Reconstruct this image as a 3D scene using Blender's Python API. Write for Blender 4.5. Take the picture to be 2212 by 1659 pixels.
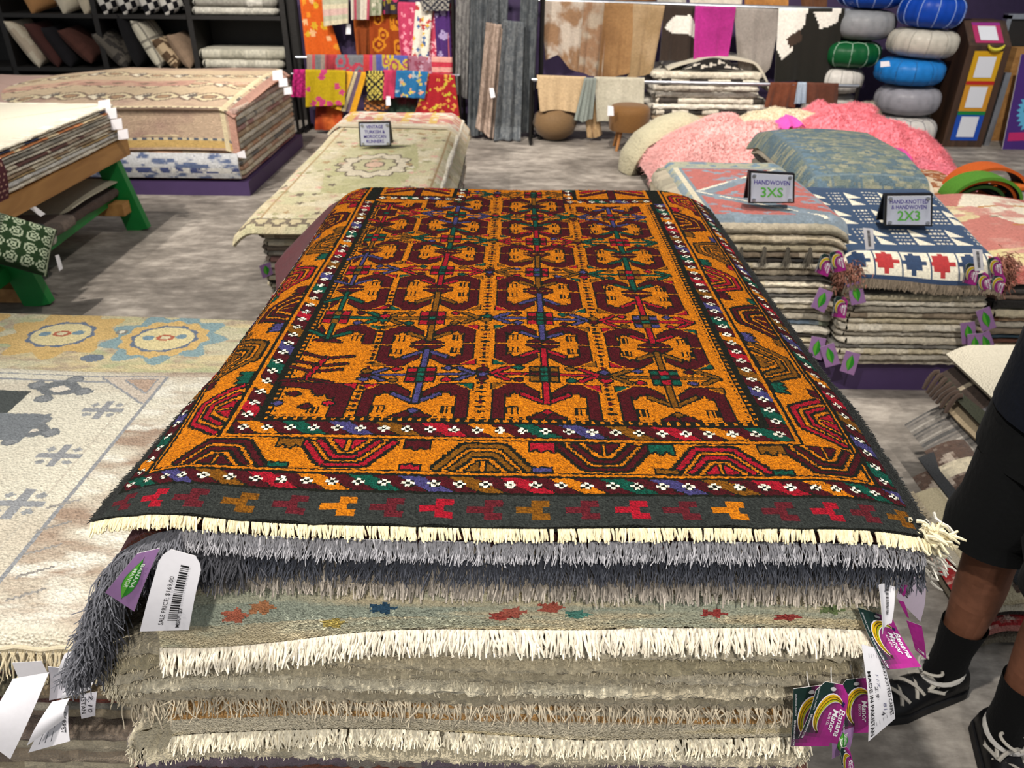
import bpy, math, random
import numpy as np
from mathutils import Matrix, Vector
random.seed(7); RNG = np.random.default_rng(11)
for o in list(bpy.data.objects): bpy.data.objects.remove(o)
scene = bpy.context.scene; COL = scene.collection
# ------------------------------------------------------------------ camera
F_PX, PITCH, ROLL, CAM_H = 1680.0, math.radians(29.5), 0.012, 1.55
IW, IH = 2212.0, 1659.0
_f = np.array([0, math.cos(PITCH), -math.sin(PITCH)]); _u = np.array([0, math.sin(PITCH), math.cos(PITCH)]); _r = np.array([1.0, 0, 0])
_R = math.cos(ROLL)*_r + math.sin(ROLL)*_u; _U = -math.sin(ROLL)*_r + math.cos(ROLL)*_u
cam_d = bpy.data.cameras.new('camera'); cam_d.sensor_width = 36; cam_d.lens = F_PX/IW*36; cam_d.clip_start = 0.02
cam = bpy.data.objects.new('camera', cam_d); COL.objects.link(cam)
cam.matrix_world = Matrix(((_R[0], _U[0], -_f[0], 0), (_R[1], _U[1], -_f[1], 0), (_R[2], _U[2], -_f[2], CAM_H), (0, 0, 0, 1)))
cam_d.dof.use_dof = True; cam_d.dof.focus_distance = 0.95; cam_d.dof.aperture_fstop = 10.5
scene.camera = cam
# ------------------------------------------------------------------ world, exposure
world = bpy.data.worlds.new('world'); scene.world = world; world.use_nodes = True
bg = world.node_tree.nodes['Background']; bg.inputs[0].default_value = (0.92, 0.96, 1.0, 1); bg.inputs[1].default_value = 0.32
vs = scene.view_settings; vs.view_transform = 'Standard'; vs.look = 'None'; vs.gamma = 1.0; vs.use_curve_mapping = False; vs.exposure = 0.35
# ------------------------------------------------------------------ track spots under the ceiling (all above the frame)
def spot(loc, target, power, size_deg, blend=0.5, rad=0.05, col=(1, 0.93, 0.84)):
    d = bpy.data.lights.new('track_spot', 'SPOT'); d.energy = power; d.spot_size = math.radians(size_deg); d.spot_blend = blend
    d.shadow_soft_size = rad; d.color = col
    o = bpy.data.objects.new('track_spot', d); COL.objects.link(o); o.location = loc
    o.rotation_euler = (Vector(target)-Vector(loc)).to_track_quat('-Z', 'Y').to_euler()
    return o
spot((-1.0, 0.05, 4.1), (-0.25, 0.95, 0.9), 390, 54, 0.6, 0.06, (1, 0.95, 0.88))
spot((0.2, -2.3, 4.1), (0.0, 0.7, 0.8), 280, 28, 0.6, 0.10, (1, 0.96, 0.90))
spot((0.9, -0.6, 4.1), (1.6, 3.0, 0.5), 330, 44, 0.7, 0.08)
spot((0.3, 1.6, 4.1), (-2.4, 4.3, 0.5), 240, 40, 0.7, 0.08)
spot((-2.9, 2.6, 4.1), (-0.6, 4.6, 0.2), 620, 62, 0.7, 0.05)
spot((-3.6, 3.4, 4.1), (-2.6, 5.8, 0.3), 420, 60, 0.7, 0.05)
spot((0.9, 2.6, 4.1), (1.7, 3.5, 0.4), 430, 50, 0.7, 0.05)
spot((0.3, 4.2, 4.1), (0.8, 7.2, 0.4), 620, 66, 0.7, 0.05)
spot((2.6, 4.0, 4.1), (2.9, 6.9, 0.4), 560, 62, 0.7, 0.05)
spot((-2.2, 4.4, 4.1), (-1.3, 7.6, 0.6), 560, 56, 0.7, 0.05)
spot((-3.6, 4.8, 4.1), (-3.3, 8.0, 0.6), 190, 56, 0.7, 0.05)
# ------------------------------------------------------------------ helpers
def ray(px, py):
    return _f + (px-IW/2)/F_PX*_R - (py-IH/2)/F_PX*_U
O3 = np.array([0, 0, CAM_H])
def atz(px, py, z): d = ray(px, py); return O3 + (z-CAM_H)/d[2]*d
def aty(px, py, y): d = ray(px, py); return O3 + y/d[1]*d
def atx(px, py, x): d = ray(px, py); return O3 + x/d[0]*d
def C(h):
    h = h.lstrip('#'); c = np.array([int(h[i:i+2], 16)/255 for i in (0, 2, 4)])
    return np.where(c <= 0.04045, c/12.92, ((c+0.055)/1.055)**2.4)
def H1(i, j, s):
    n = (np.asarray(i).astype(np.int64)*374761393 + np.asarray(j).astype(np.int64)*668265263 + int(s)*974634777) & 0xFFFFFFFF
    n = ((n ^ (n >> 13))*1274126177) & 0xFFFFFFFF
    return ((n ^ (n >> 16)) & 0xFFFF)/65535.0
def noise(x, y=0.0, s=0):
    x = np.asarray(x, float); y = np.asarray(y, float)+np.zeros_like(x); x = x+np.zeros_like(y)
    i = np.floor(x); j = np.floor(y); a = x-i; b = y-j; a = a*a*(3-2*a); b = b*b*(3-2*b)
    return (H1(i, j, s)*(1-a)+H1(i+1, j, s)*a)*(1-b)+(H1(i, j+1, s)*(1-a)+H1(i+1, j+1, s)*a)*b
def fbm(x, y=0.0, s=0, o=4):
    t = 0; w = 0.5; f = 1.0
    for k in range(o): t = t+w*noise(np.asarray(x)*f, np.asarray(y)*f, s+k*17); w *= 0.5; f *= 2.03
    return t/(1-0.5**o)
# ------------------------------------------------------------------ materials
MATS = {}
def nodes(name):
    m = bpy.data.materials.new(name); m.use_nodes = True; nt = m.node_tree; b = nt.nodes['Principled BSDF']; MATS[name] = m
    return m, nt, b, nt.nodes.new, nt.links.new
def fabric(name, scale=300, bump=0.4, dist=0.004, vary=0.25, vscale=None, rough=0.95, kind='noise', sheen=0.15):
    """colour comes from the mesh attribute Col; noise adds fibre variation and relief"""
    m, nt, b, N, L = nodes(name)
    at = N('ShaderNodeAttribute'); at.attribute_name = 'Col'; tc = N('ShaderNodeTexCoord')
    no = N('ShaderNodeTexNoise'); no.inputs['Scale'].default_value = vscale or scale; no.inputs['Detail'].default_value = 3; L(tc.outputs['Object'], no.inputs['Vector'])
    mr = N('ShaderNodeMapRange'); mr.inputs[1].default_value = 0.25; mr.inputs[2].default_value = 0.75; mr.inputs[3].default_value = 1-vary; mr.inputs[4].default_value = 1+vary; L(no.outputs['Fac'], mr.inputs[0])
    mx = N('ShaderNodeVectorMath'); mx.operation = 'SCALE'; L(at.outputs['Color'], mx.inputs[0]); L(mr.outputs[0], mx.inputs['Scale']); L(mx.outputs[0], b.inputs['Base Color'])
    if kind == 'knot':
        t = N('ShaderNodeTexVoronoi'); t.inputs['Scale'].default_value = scale; h = t.outputs['Distance']
    elif kind == 'weave':
        t = N('ShaderNodeTexWave'); t.inputs['Scale'].default_value = scale; t.inputs['Distortion'].default_value = 1.5; h = t.outputs['Fac']
    else:
        t = N('ShaderNodeTexNoise'); t.inputs['Scale'].default_value = scale; t.inputs['Detail'].default_value = 4; h = t.outputs['Fac']
    L(tc.outputs['Object'], t.inputs['Vector'])
    bp = N('ShaderNodeBump'); bp.inputs['Strength'].default_value = bump; bp.inputs['Distance'].default_value = dist; L(h, bp.inputs['Height']); L(bp.outputs[0], b.inputs['Normal'])
    b.inputs['Roughness'].default_value = rough; b.inputs['Sheen Weight'].default_value = sheen; b.inputs['Specular IOR Level'].default_value = 0.2
    return m
def plain(name, hexc, rough=0.5, metal=0.0, vary=0.12, scale=20, bump=0.0, bscale=60, spec=0.5, coat=0.0):
    m, nt, b, N, L = nodes(name)
    tc = N('ShaderNodeTexCoord'); no = N('ShaderNodeTexNoise'); no.inputs['Scale'].default_value = scale; no.inputs['Detail'].default_value = 5; L(tc.outputs['Object'], no.inputs['Vector'])
    rp = N('ShaderNodeValToRGB'); c = C(hexc); e = rp.color_ramp.elements
    e[0].position = 0.3; e[0].color = (*(c*(1-vary)), 1); e[1].position = 0.7; e[1].color = (*np.minimum(1, c*(1+vary)), 1)
    L(no.outputs['Fac'], rp.inputs[0]); L(rp.outputs[0], b.inputs['Base Color'])
    if bump:
        n2 = N('ShaderNodeTexNoise'); n2.inputs['Scale'].default_value = bscale; n2.inputs['Detail'].default_value = 4; L(tc.outputs['Object'], n2.inputs['Vector'])
        bp = N('ShaderNodeBump'); bp.inputs['Strength'].default_value = bump; bp.inputs['Distance'].default_value = 0.01; L(n2.outputs['Fac'], bp.inputs['Height']); L(bp.outputs[0], b.inputs['Normal'])
    b.inputs['Roughness'].default_value = rough; b.inputs['Metallic'].default_value = metal; b.inputs['Specular IOR Level'].default_value = spec; b.inputs['Coat Weight'].default_value = coat
    return m
fabric('knotted', 420, 0.9, 0.003, 0.28, 700, kind='knot', sheen=0.0)
fabric('coarse_knot', 190, 0.9, 0.004, 0.14, 400, kind='knot', sheen=0.03)
fabric('plush', 330, 0.9, 0.006, 0.20, 260)
fabric('yarn', 600, 0.5, 0.001, 0.15, 300)
fabric('flatweave', 150, 0.5, 0.003, 0.12, 250, kind='weave')
fabric('cloth', 70, 0.25, 0.01, 0.08, 90, sheen=0.02)
fabric('felt', 160, 0.4, 0.006, 0.22, 200, sheen=0.02)
fabric('hide', 120, 0.25, 0.004, 0.10, 60, rough=0.7)
fabric('fur', 60, 0.7, 0.02, 0.10, 40)
fabric('leather', 45, 0.2, 0.006, 0.07, 25, rough=0.38, sheen=0.0)
fabric('card', 300, 0.02, 0.001, 0.03, 120, rough=0.45, sheen=0.0)
fabric('print', 300, 0.0, 0.001, 0.03, 120, rough=0.5, sheen=0.0)
fabric('skin', 90, 0.15, 0.003, 0.14, 45, rough=0.55, sheen=0.0)
fabric('rubber', 120, 0.2, 0.003, 0.10, 80, rough=0.6, sheen=0.0)
plain('black_wood', '#1d1a18', 0.55, bump=0.2)
plain('purple_paint', '#43305a', 0.6, vary=0.06)
plain('purple_wall', '#3a2a4e', 0.7, vary=0.1)
plain('green_paint', '#0f7a34', 0.45, vary=0.08)
plain('metal_rail', '#b8bcc4', 0.3, 0.9)
plain('dark_metal', '#22201f', 0.45, 0.6)
plain('acrylic_black', '#15161a', 0.3)
def wood(name, h1, h2, rough=0.6, stretch=(1, 0.12, 1), scale=14):
    m, nt, b, N, L = nodes(name)
    tc = N('ShaderNodeTexCoord'); mp = N('ShaderNodeMapping'); mp.inputs['Scale'].default_value = stretch; L(tc.outputs['Object'], mp.inputs[0])
    no = N('ShaderNodeTexNoise'); no.inputs['Scale'].default_value = scale; no.inputs['Detail'].default_value = 8; no.inputs['Distortion'].default_value = 0.8; L(mp.outputs[0], no.inputs['Vector'])
    rp = N('ShaderNodeValToRGB'); e = rp.color_ramp.elements; e[0].position = 0.3; e[0].color = (*C(h1), 1); e[1].position = 0.7; e[1].color = (*C(h2), 1); L(no.outputs['Fac'], rp.inputs[0]); L(rp.outputs[0], b.inputs['Base Color'])
    bp = N('ShaderNodeBump'); bp.inputs['Strength'].default_value = 0.2; bp.inputs['Distance'].default_value = 0.004; L(no.outputs['Fac'], bp.inputs['Height']); L(bp.outputs[0], b.inputs['Normal'])
    b.inputs['Roughness'].default_value = rough
wood('pine', '#8c5f30', '#b98a50'); wood('dark_stand', '#2c1c12', '#4c3322', stretch=(1, 1, 0.1)); wood('leg_wood', '#8a5a2c', '#a87440', stretch=(1, 1, 0.1))
def concrete():
    m, nt, b, N, L = nodes('concrete')
    tc = N('ShaderNodeTexCoord')
    n1 = N('ShaderNodeTexNoise'); n1.inputs['Scale'].default_value = 1.6; n1.inputs['Detail'].default_value = 9; n1.inputs['Roughness'].default_value = 0.65; n1.inputs['Distortion'].default_value = 0.6; L(tc.outputs['Object'], n1.inputs['Vector'])
    mp = N('ShaderNodeMapping'); mp.inputs['Scale'].default_value = (1, 2.4, 1); L(tc.outputs['Object'], mp.inputs[0])
    n2 = N('ShaderNodeTexNoise'); n2.inputs['Scale'].default_value = 5.5; n2.inputs['Detail'].default_value = 8; n2.inputs['Roughness'].default_value = 0.7; L(mp.outputs[0], n2.inputs['Vector'])
    ad = N('ShaderNodeMath'); ad.operation = 'MULTIPLY_ADD'; ad.inputs[1].default_value = 0.55; L(n2.outputs['Fac'], ad.inputs[0]); m2 = N('ShaderNodeMath'); m2.operation = 'MULTIPLY'; m2.inputs[1].default_value = 0.5; L(n1.outputs['Fac'], m2.inputs[0]); L(m2.outputs[0], ad.inputs[2])
    rp = N('ShaderNodeValToRGB'); e = rp.color_ramp.elements; e[0].position = 0.40; e[0].color = (*C('#57514b'), 1); e[1].position = 0.64; e[1].color = (*C('#aba399'), 1)
    k = rp.color_ramp.elements.new(0.52); k.color = (*C('#7c756d'), 1)
    L(ad.outputs[0], rp.inputs[0]); L(rp.outputs[0], b.inputs['Base Color'])
    bp = N('ShaderNodeBump'); bp.inputs['Strength'].default_value = 0.15; bp.inputs['Distance'].default_value = 0.01; L(n2.outputs['Fac'], bp.inputs['Height']); L(bp.outputs[0], b.inputs['Normal'])
    b.inputs['Roughness'].default_value = 0.62
concrete()
# ------------------------------------------------------------------ mesh building
WORLD = {}
class MB:
    """collects geometry in world coordinates and links it as one mesh object"""
    def __init__(s): s.V = []; s.F = []; s.K = []; s.n = 0
    def add(s, V, F, col=(0.5, 0.5, 0.5)):
        V = np.asarray(V, float).reshape(-1, 3); s.V.append(V)
        if isinstance(F, np.ndarray): Fs = [F]
        else:
            by = {}
            for q in F: by.setdefault(len(q), []).append(q)
            Fs = [np.array(q) for q in by.values()]
        col = np.asarray(col, float)
        for A in Fs:
            s.F.append(A+s.n); s.K.append(np.broadcast_to(col, (len(A), 3)) if col.ndim == 1 else col)
        s.n += len(V); return s
    def box(s, lo, hi, col=(0.5, 0.5, 0.5), M=None):
        x0, y0, z0 = lo; x1, y1, z1 = hi
        V = np.array([(x0, y0, z0), (x1, y0, z0), (x1, y1, z0), (x0, y1, z0), (x0, y0, z1), (x1, y0, z1), (x1, y1, z1), (x0, y1, z1)], float)
        if M is not None: V = V@np.asarray(M)[:3, :3].T+np.asarray(M)[:3, 3]
        return s.add(V, np.array([(0, 3, 2, 1), (4, 5, 6, 7), (0, 1, 5, 4), (1, 2, 6, 5), (2, 3, 7, 6), (3, 0, 4, 7)]), col)
    def bar(s, p, q, w, h, col=(0.5, 0.5, 0.5), up=(0, 0, 1)):
        """rectangular bar from p to q"""
        p = np.array(p, float); q = np.array(q, float); d = q-p; Ln = np.linalg.norm(d); d /= Ln
        sd = np.cross(d, np.array(up, float)); sd /= np.linalg.norm(sd); u = np.cross(sd, d)
        V = [p+a*sd*w/2+b*u*h/2+t*d*Ln for t in (0, 1) for a, b in ((-1, -1), (1, -1), (1, 1), (-1, 1))]
        return s.add(V, np.array([(0, 1, 2, 3), (7, 6, 5, 4), (0, 4, 5, 1), (1, 5, 6, 2), (2, 6, 7, 3), (3, 7, 4, 0)]), col)
    def tube(s, pts, r, n=8, col=(0.5, 0.5, 0.5), cap=True):
        P = np.array(pts, float); m = len(P); r = np.broadcast_to(np.asarray(r, float), (m,))
        T = np.gradient(P, axis=0); T /= np.linalg.norm(T, axis=1)[:, None]+1e-12
        ref = np.array([0, 0, 1.0]) if abs(T[0, 2]) < 0.9 else np.array([1.0, 0, 0])
        A = np.cross(T, ref); A /= np.linalg.norm(A, axis=1)[:, None]+1e-12; B = np.cross(T, A)
        th = np.arange(n)*2*math.pi/n
        V = (P[:, None]+r[:, None, None]*(np.cos(th)[None, :, None]*A[:, None]+np.sin(th)[None, :, None]*B[:, None])).reshape(-1, 3)
        i = np.arange(m-1)[:, None]*n; j = np.arange(n)[None]; k = (j+1) % n
        Fq = np.stack([i+j, i+n+j, i+n+k, i+k], -1).reshape(-1, 4)
        s.add(V, Fq, col)
        if cap: s.add(np.zeros((0, 3)), [list(range(-m*n, -m*n+n)), list(range(-1, -n-1, -1))], col)
        return s
    def grid(s, X, Y, Z, col=(0.5, 0.5, 0.5), flip=False):
        nv, nu = X.shape; V = np.stack([X, Y, Z], -1).reshape(-1, 3)
        i = np.arange(nv-1)[:, None]*nu; j = np.arange(nu-1)[None]
        Q = np.stack([i+j, i+j+1, i+nu+j+1, i+nu+j], -1).reshape(-1, 4)
        if flip: Q = Q[:, ::-1]
        col = np.asarray(col, float)
        return s.add(V, Q, col.reshape(-1, 3) if col.ndim == 3 else col)
    def lathe(s, prof, c=(0, 0, 0), n=32, col=(0.5, 0.5, 0.5), sx=1, sy=1):
        P = np.array(prof, float); th = np.linspace(0, 2*math.pi, n+1)
        X = c[0]+P[:, :1]*np.cos(th)[None]*sx; Y = c[1]+P[:, :1]*np.sin(th)[None]*sy; Z = c[2]+P[:, 1:2]+0*th[None]
        return s.grid(X, Y, Z, col)
    def prism(s, poly, y0, y1, col=(0.5, 0.5, 0.5), axis='y'):
        n = len(poly); P = np.array(poly, float)
        def lift(t): return np.stack([P[:, 0], np.full(n, t), P[:, 1]], 1) if axis == 'y' else (np.stack([np.full(n, t), P[:, 0], P[:, 1]], 1) if axis == 'x' else np.stack([P[:, 0], P[:, 1], np.full(n, t)], 1))
        V = np.concatenate([lift(y0), lift(y1)])
        return s.add(V, [list(range(n)), list(range(2*n-1, n-1, -1))]+[[i, i+n, (i+1) % n+n, (i+1) % n] for i in range(n)], col)
    def obj(s, name, mat, parent=None, label=None, cat=None, group=None, kind=None, smooth=True, angle=45, base=None):
        V = np.concatenate(s.V); lo = V.min(0); hi = V.max(0)
        if base is None: base = np.array([(lo[0]+hi[0])/2, (lo[1]+hi[1])/2, lo[2]])
        me = bpy.data.meshes.new(name); V = V-base
        me.vertices.add(len(V)); me.vertices.foreach_set('co', V.astype(np.float32).ravel())
        tot = np.concatenate([np.full(len(A), A.shape[1]) for A in s.F]); lp = np.concatenate([A.ravel() for A in s.F])
        me.loops.add(len(lp)); me.loops.foreach_set('vertex_index', lp.astype(np.int32))
        me.polygons.add(len(tot)); me.polygons.foreach_set('loop_start', np.concatenate([[0], np.cumsum(tot)[:-1]]).astype(np.int32)); me.polygons.foreach_set('loop_total', tot.astype(np.int32))
        me.polygons.foreach_set('use_smooth', np.full(len(tot), smooth))
        me.update(calc_edges=True)
        K = np.concatenate(s.K); ca = me.color_attributes.new('Col', 'FLOAT_COLOR', 'CORNER')
        KK = np.ones((len(lp), 4), np.float32); KK[:, :3] = np.repeat(K, tot, axis=0); ca.data.foreach_set('color', KK.ravel())
        if smooth and len(tot) < 60000: me.set_sharp_from_angle(angle=math.radians(angle))
        me.validate()
        me.materials.append(MATS[mat] if isinstance(mat, str) else mat)
        o = bpy.data.objects.new(name, me); COL.objects.link(o); WORLD[o] = np.array(base, float)
        place(o, parent, label, cat, group, kind); return o
def place(o, parent, label, cat, group, kind):
    if parent is not None: o.parent = parent; o.location = WORLD[o]-WORLD[parent]
    else: o.location = WORLD[o]
    if label: o['label'] = label
    if cat and parent is None: o['category'] = cat
    if group: o['group'] = group
    if kind: o['kind'] = kind
def thing(name, label, cat, loc, group=None):
    o = bpy.data.objects.new(name, None); COL.objects.link(o); o.empty_display_size = 0.1; WORLD[o] = np.array(loc, float)
    place(o, None, label, cat, group, None); return o
def arr(n, a=0, b=1): return np.linspace(a, b, n+1)
def cloth(X, Y, Z, col, thick=0.006, edge=None, under=None, k=None):
    """upper face at full resolution, coarse underside, closed rim; returns MB"""
    nv, nu = X.shape; m = MB(); m.grid(X, Y, Z, col)
    P = np.stack([X, Y, Z], -1); du = np.gradient(P, axis=1); dv = np.gradient(P, axis=0); Nn = np.cross(du, dv); Nn /= np.linalg.norm(Nn, axis=2)[..., None]+1e-12
    Q = P-thick*Nn
    cm = np.asarray(col, float).reshape(-1, 3).mean(0) if np.asarray(col).ndim > 1 else np.asarray(col)
    under = cm*0.8 if under is None else under; edge = cm if edge is None else edge
    k = k or max(1, min(nu, nv)//24)
    iu = np.unique(np.r_[np.arange(0, nu, k), nu-1]); iv = np.unique(np.r_[np.arange(0, nv, k), nv-1])
    B = Q[np.ix_(iv, iu)]; m.grid(B[..., 0], B[..., 1], B[..., 2], under, flip=True)
    for A, Bq in ((P[0], Q[0]), (P[-1][::-1], Q[-1][::-1]), (P[:, -1], Q[:, -1]), (P[::-1, 0], Q[::-1, 0])):
        G = np.stack([Bq, A]); m.grid(G[..., 0], G[..., 1], G[..., 2], edge)
    return m
def strands(R, D, length, rad, segs=3, sides=3, cols=None, droop=0.0, curl=0.3, seed=0, taper=0.6):
    """R roots (n,3), D directions (n,3): n thin curved tubes"""
    g = np.random.default_rng(seed); n = len(R); D = D/np.linalg.norm(D, axis=1)[:, None]
    Ln = np.broadcast_to(np.asarray(length, float), (n,))*(1+0.12*g.standard_normal(n)); rad = np.broadcast_to(np.asarray(rad, float), (n,))
    A = np.cross(D, [0.3, 0.5, 0.81]); A /= np.linalg.norm(A, axis=1)[:, None]+1e-9; B = np.cross(D, A)
    ph = g.uniform(0, 6.28, n); am = Ln*curl*0.25
    rings = []; th = np.arange(sides)*2*math.pi/sides
    for q in range(segs+1):
        t = q/segs; c = R+D*(Ln*t)[:, None]; c[:, 2] -= droop*Ln*t*t
        c = c+A*(am*np.sin(ph+t*4)*t)[:, None]+B*(am*np.cos(ph*1.7+t*3.5)*t)[:, None]
        rr = rad*(1-(1-taper)*t**2)
        rings.append(c[:, None]+rr[:, None, None]*(np.cos(th)[None, :, None]*A[:, None]+np.sin(th)[None, :, None]*B[:, None]))
    V = np.stack(rings, 1)  # n, segs+1, sides, 3
    base = np.arange(n)[:, None, None]*(segs+1)*sides; i = np.arange(segs)[None, :, None]*sides; j = np.arange(sides)[None, None]; k = (j+1) % sides
    Fq = np.stack([base+i+j, base+i+k, base+i+sides+k, base+i+sides+j], -1).reshape(-1, 4)
    cols = np.broadcast_to(np.asarray(cols, float), (n, 3)) if cols is not None else np.full((n, 3), 0.5)
    kc = np.repeat(cols, segs*sides, axis=0)
    m = MB(); m.add(V.reshape(-1, 3), Fq, kc)
    e = base[:, 0, 0][:, None]+segs*sides+np.arange(sides)[None]; m.add(np.zeros((0, 3)), e-m.n, cols)
    return m
def jit(col, n, a=0.12, seed=1):
    g = np.random.default_rng(seed); return np.clip(np.asarray(col)[None]*(1+a*g.standard_normal((n, 1))), 0, 1)
ORD = ['top', 'second', 'third', 'fourth', 'fifth', 'sixth', 'seventh', 'eighth', 'ninth', 'tenth', 'eleventh', 'twelfth', 'thirteenth', 'fourteenth', 'fifteenth', 'sixteenth', 'seventeenth', 'eighteenth', 'nineteenth', 'twentieth', 'twenty-first', 'twenty-second', 'twenty-third', 'twenty-fourth']
def ordn(k): return 'topmost' if k == 0 else ORD[k]+' from the top'
class Pat:
    """a woven pattern painted knot by knot in rug coordinates (metres)"""
    def __init__(s, W, L, k, bg):
        s.W, s.L = W, L; s.nu = max(2, int(round(W/k))); s.nv = max(2, int(round(L/k))); s.x = (np.arange(s.nu)+.5)*W/s.nu; s.y = (np.arange(s.nv)+.5)*L/s.nv
        s.a = np.zeros((s.nv, s.nu, 3)); s.a[:] = C(bg) if isinstance(bg, str) else bg; s.k = k
    def win(s, x0, x1, y0, y1):
        i0 = max(0, int(x0/s.W*s.nu)-2); i1 = min(s.nu, int(x1/s.W*s.nu)+3); j0 = max(0, int(y0/s.L*s.nv)-2); j1 = min(s.nv, int(y1/s.L*s.nv)+3)
        return i0, max(i0, i1), j0, max(j0, j1)
    def put(s, i0, i1, j0, j1, M, col, out):
        if M.size == 0: return
        if out is not None:
            D = M.copy(); D[1:] |= M[:-1]; D[:-1] |= M[1:]; D[:, 1:] |= M[:, :-1]; D[:, :-1] |= M[:, 1:]; D[1:, 1:] |= M[:-1, :-1]; D[:-1, :-1] |= M[1:, 1:]; D[1:, :-1] |= M[:-1, 1:]; D[:-1, 1:] |= M[1:, :-1]; s.a[j0:j1, i0:i1][D] = out
        s.a[j0:j1, i0:i1][M] = col
    def poly(s, pts, col, out=None):
        P = np.array(pts, float); i0, i1, j0, j1 = s.win(P[:, 0].min(), P[:, 0].max(), P[:, 1].min(), P[:, 1].max())
        X, Y = np.meshgrid(s.x[i0:i1], s.y[j0:j1]); M = np.zeros(X.shape, bool); n = len(P)
        for a in range(n):
            (xa, ya), (xb, yb) = P[a], P[(a+1) % n]
            if ya != yb: M ^= ((ya > Y) != (yb > Y)) & (X < (xb-xa)*(Y-ya)/(yb-ya)+xa)
        s.put(i0, i1, j0, j1, M, col, out)
    def rect(s, x0, x1, y0, y1, col, out=None): s.poly([(x0, y0), (x1, y0), (x1, y1), (x0, y1)], col, out)
    def ell(s, cx, cy, rx, ry, col, out=None, wob=0, n=9):
        r = max(rx, ry)*1.4; i0, i1, j0, j1 = s.win(cx-r, cx+r, cy-r, cy+r); X, Y = np.meshgrid(s.x[i0:i1], s.y[j0:j1])
        th = np.arctan2((Y-cy)/ry, (X-cx)/rx); M = np.hypot((X-cx)/rx, (Y-cy)/ry) < 1+wob*np.cos(n*th); s.put(i0, i1, j0, j1, M, col, out)
    def line(s, p, q, w, col, out=None):
        p = np.array(p, float); q = np.array(q, float); d = q-p; L = np.hypot(*d); n = np.array([-d[1], d[0]])/(L+1e-12)*w/2
        s.poly([p-n, q-n, q+n, p+n], col, out)
    def dia(s, cx, cy, rx, ry, col, out=None): s.poly([(cx-rx, cy), (cx, cy-ry), (cx+rx, cy), (cx, cy+ry)], col, out)
    def mottle(s, cols, sx, sy, lo, hi, seed=0, x0=0, x1=1e9, y0=0, y1=1e9, o=4):
        X, Y = np.meshgrid(s.x, s.y); f = fbm(X/sx, Y/sy, seed, o); t = np.clip((f-lo)/(hi-lo), 0, 1)[..., None]
        m = ((X >= x0) & (X < x1) & (Y >= y0) & (Y < y1))[..., None]; s.a = np.where(m, s.a*(1-t)+np.asarray(cols)*t, s.a)
    def fade(s, j=0.08, seed=3):
        g = np.random.default_rng(seed); s.a = np.clip(s.a*(1+j*g.standard_normal(s.a.shape[:2]+(1,))), 0, 1); return s
# ------------------------------------------------------------------ floor and walls
def structure(mb, name, mat): return mb.obj(name, mat, kind='structure', smooth=False)
structure(MB().box((-14, -6, -0.1), (14, 9.2, 0)), 'floor', 'concrete')
structure(MB().box((-14, 8.5, 0), (14, 8.7, 4.4)), 'wall_back', 'purple_wall')
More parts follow.
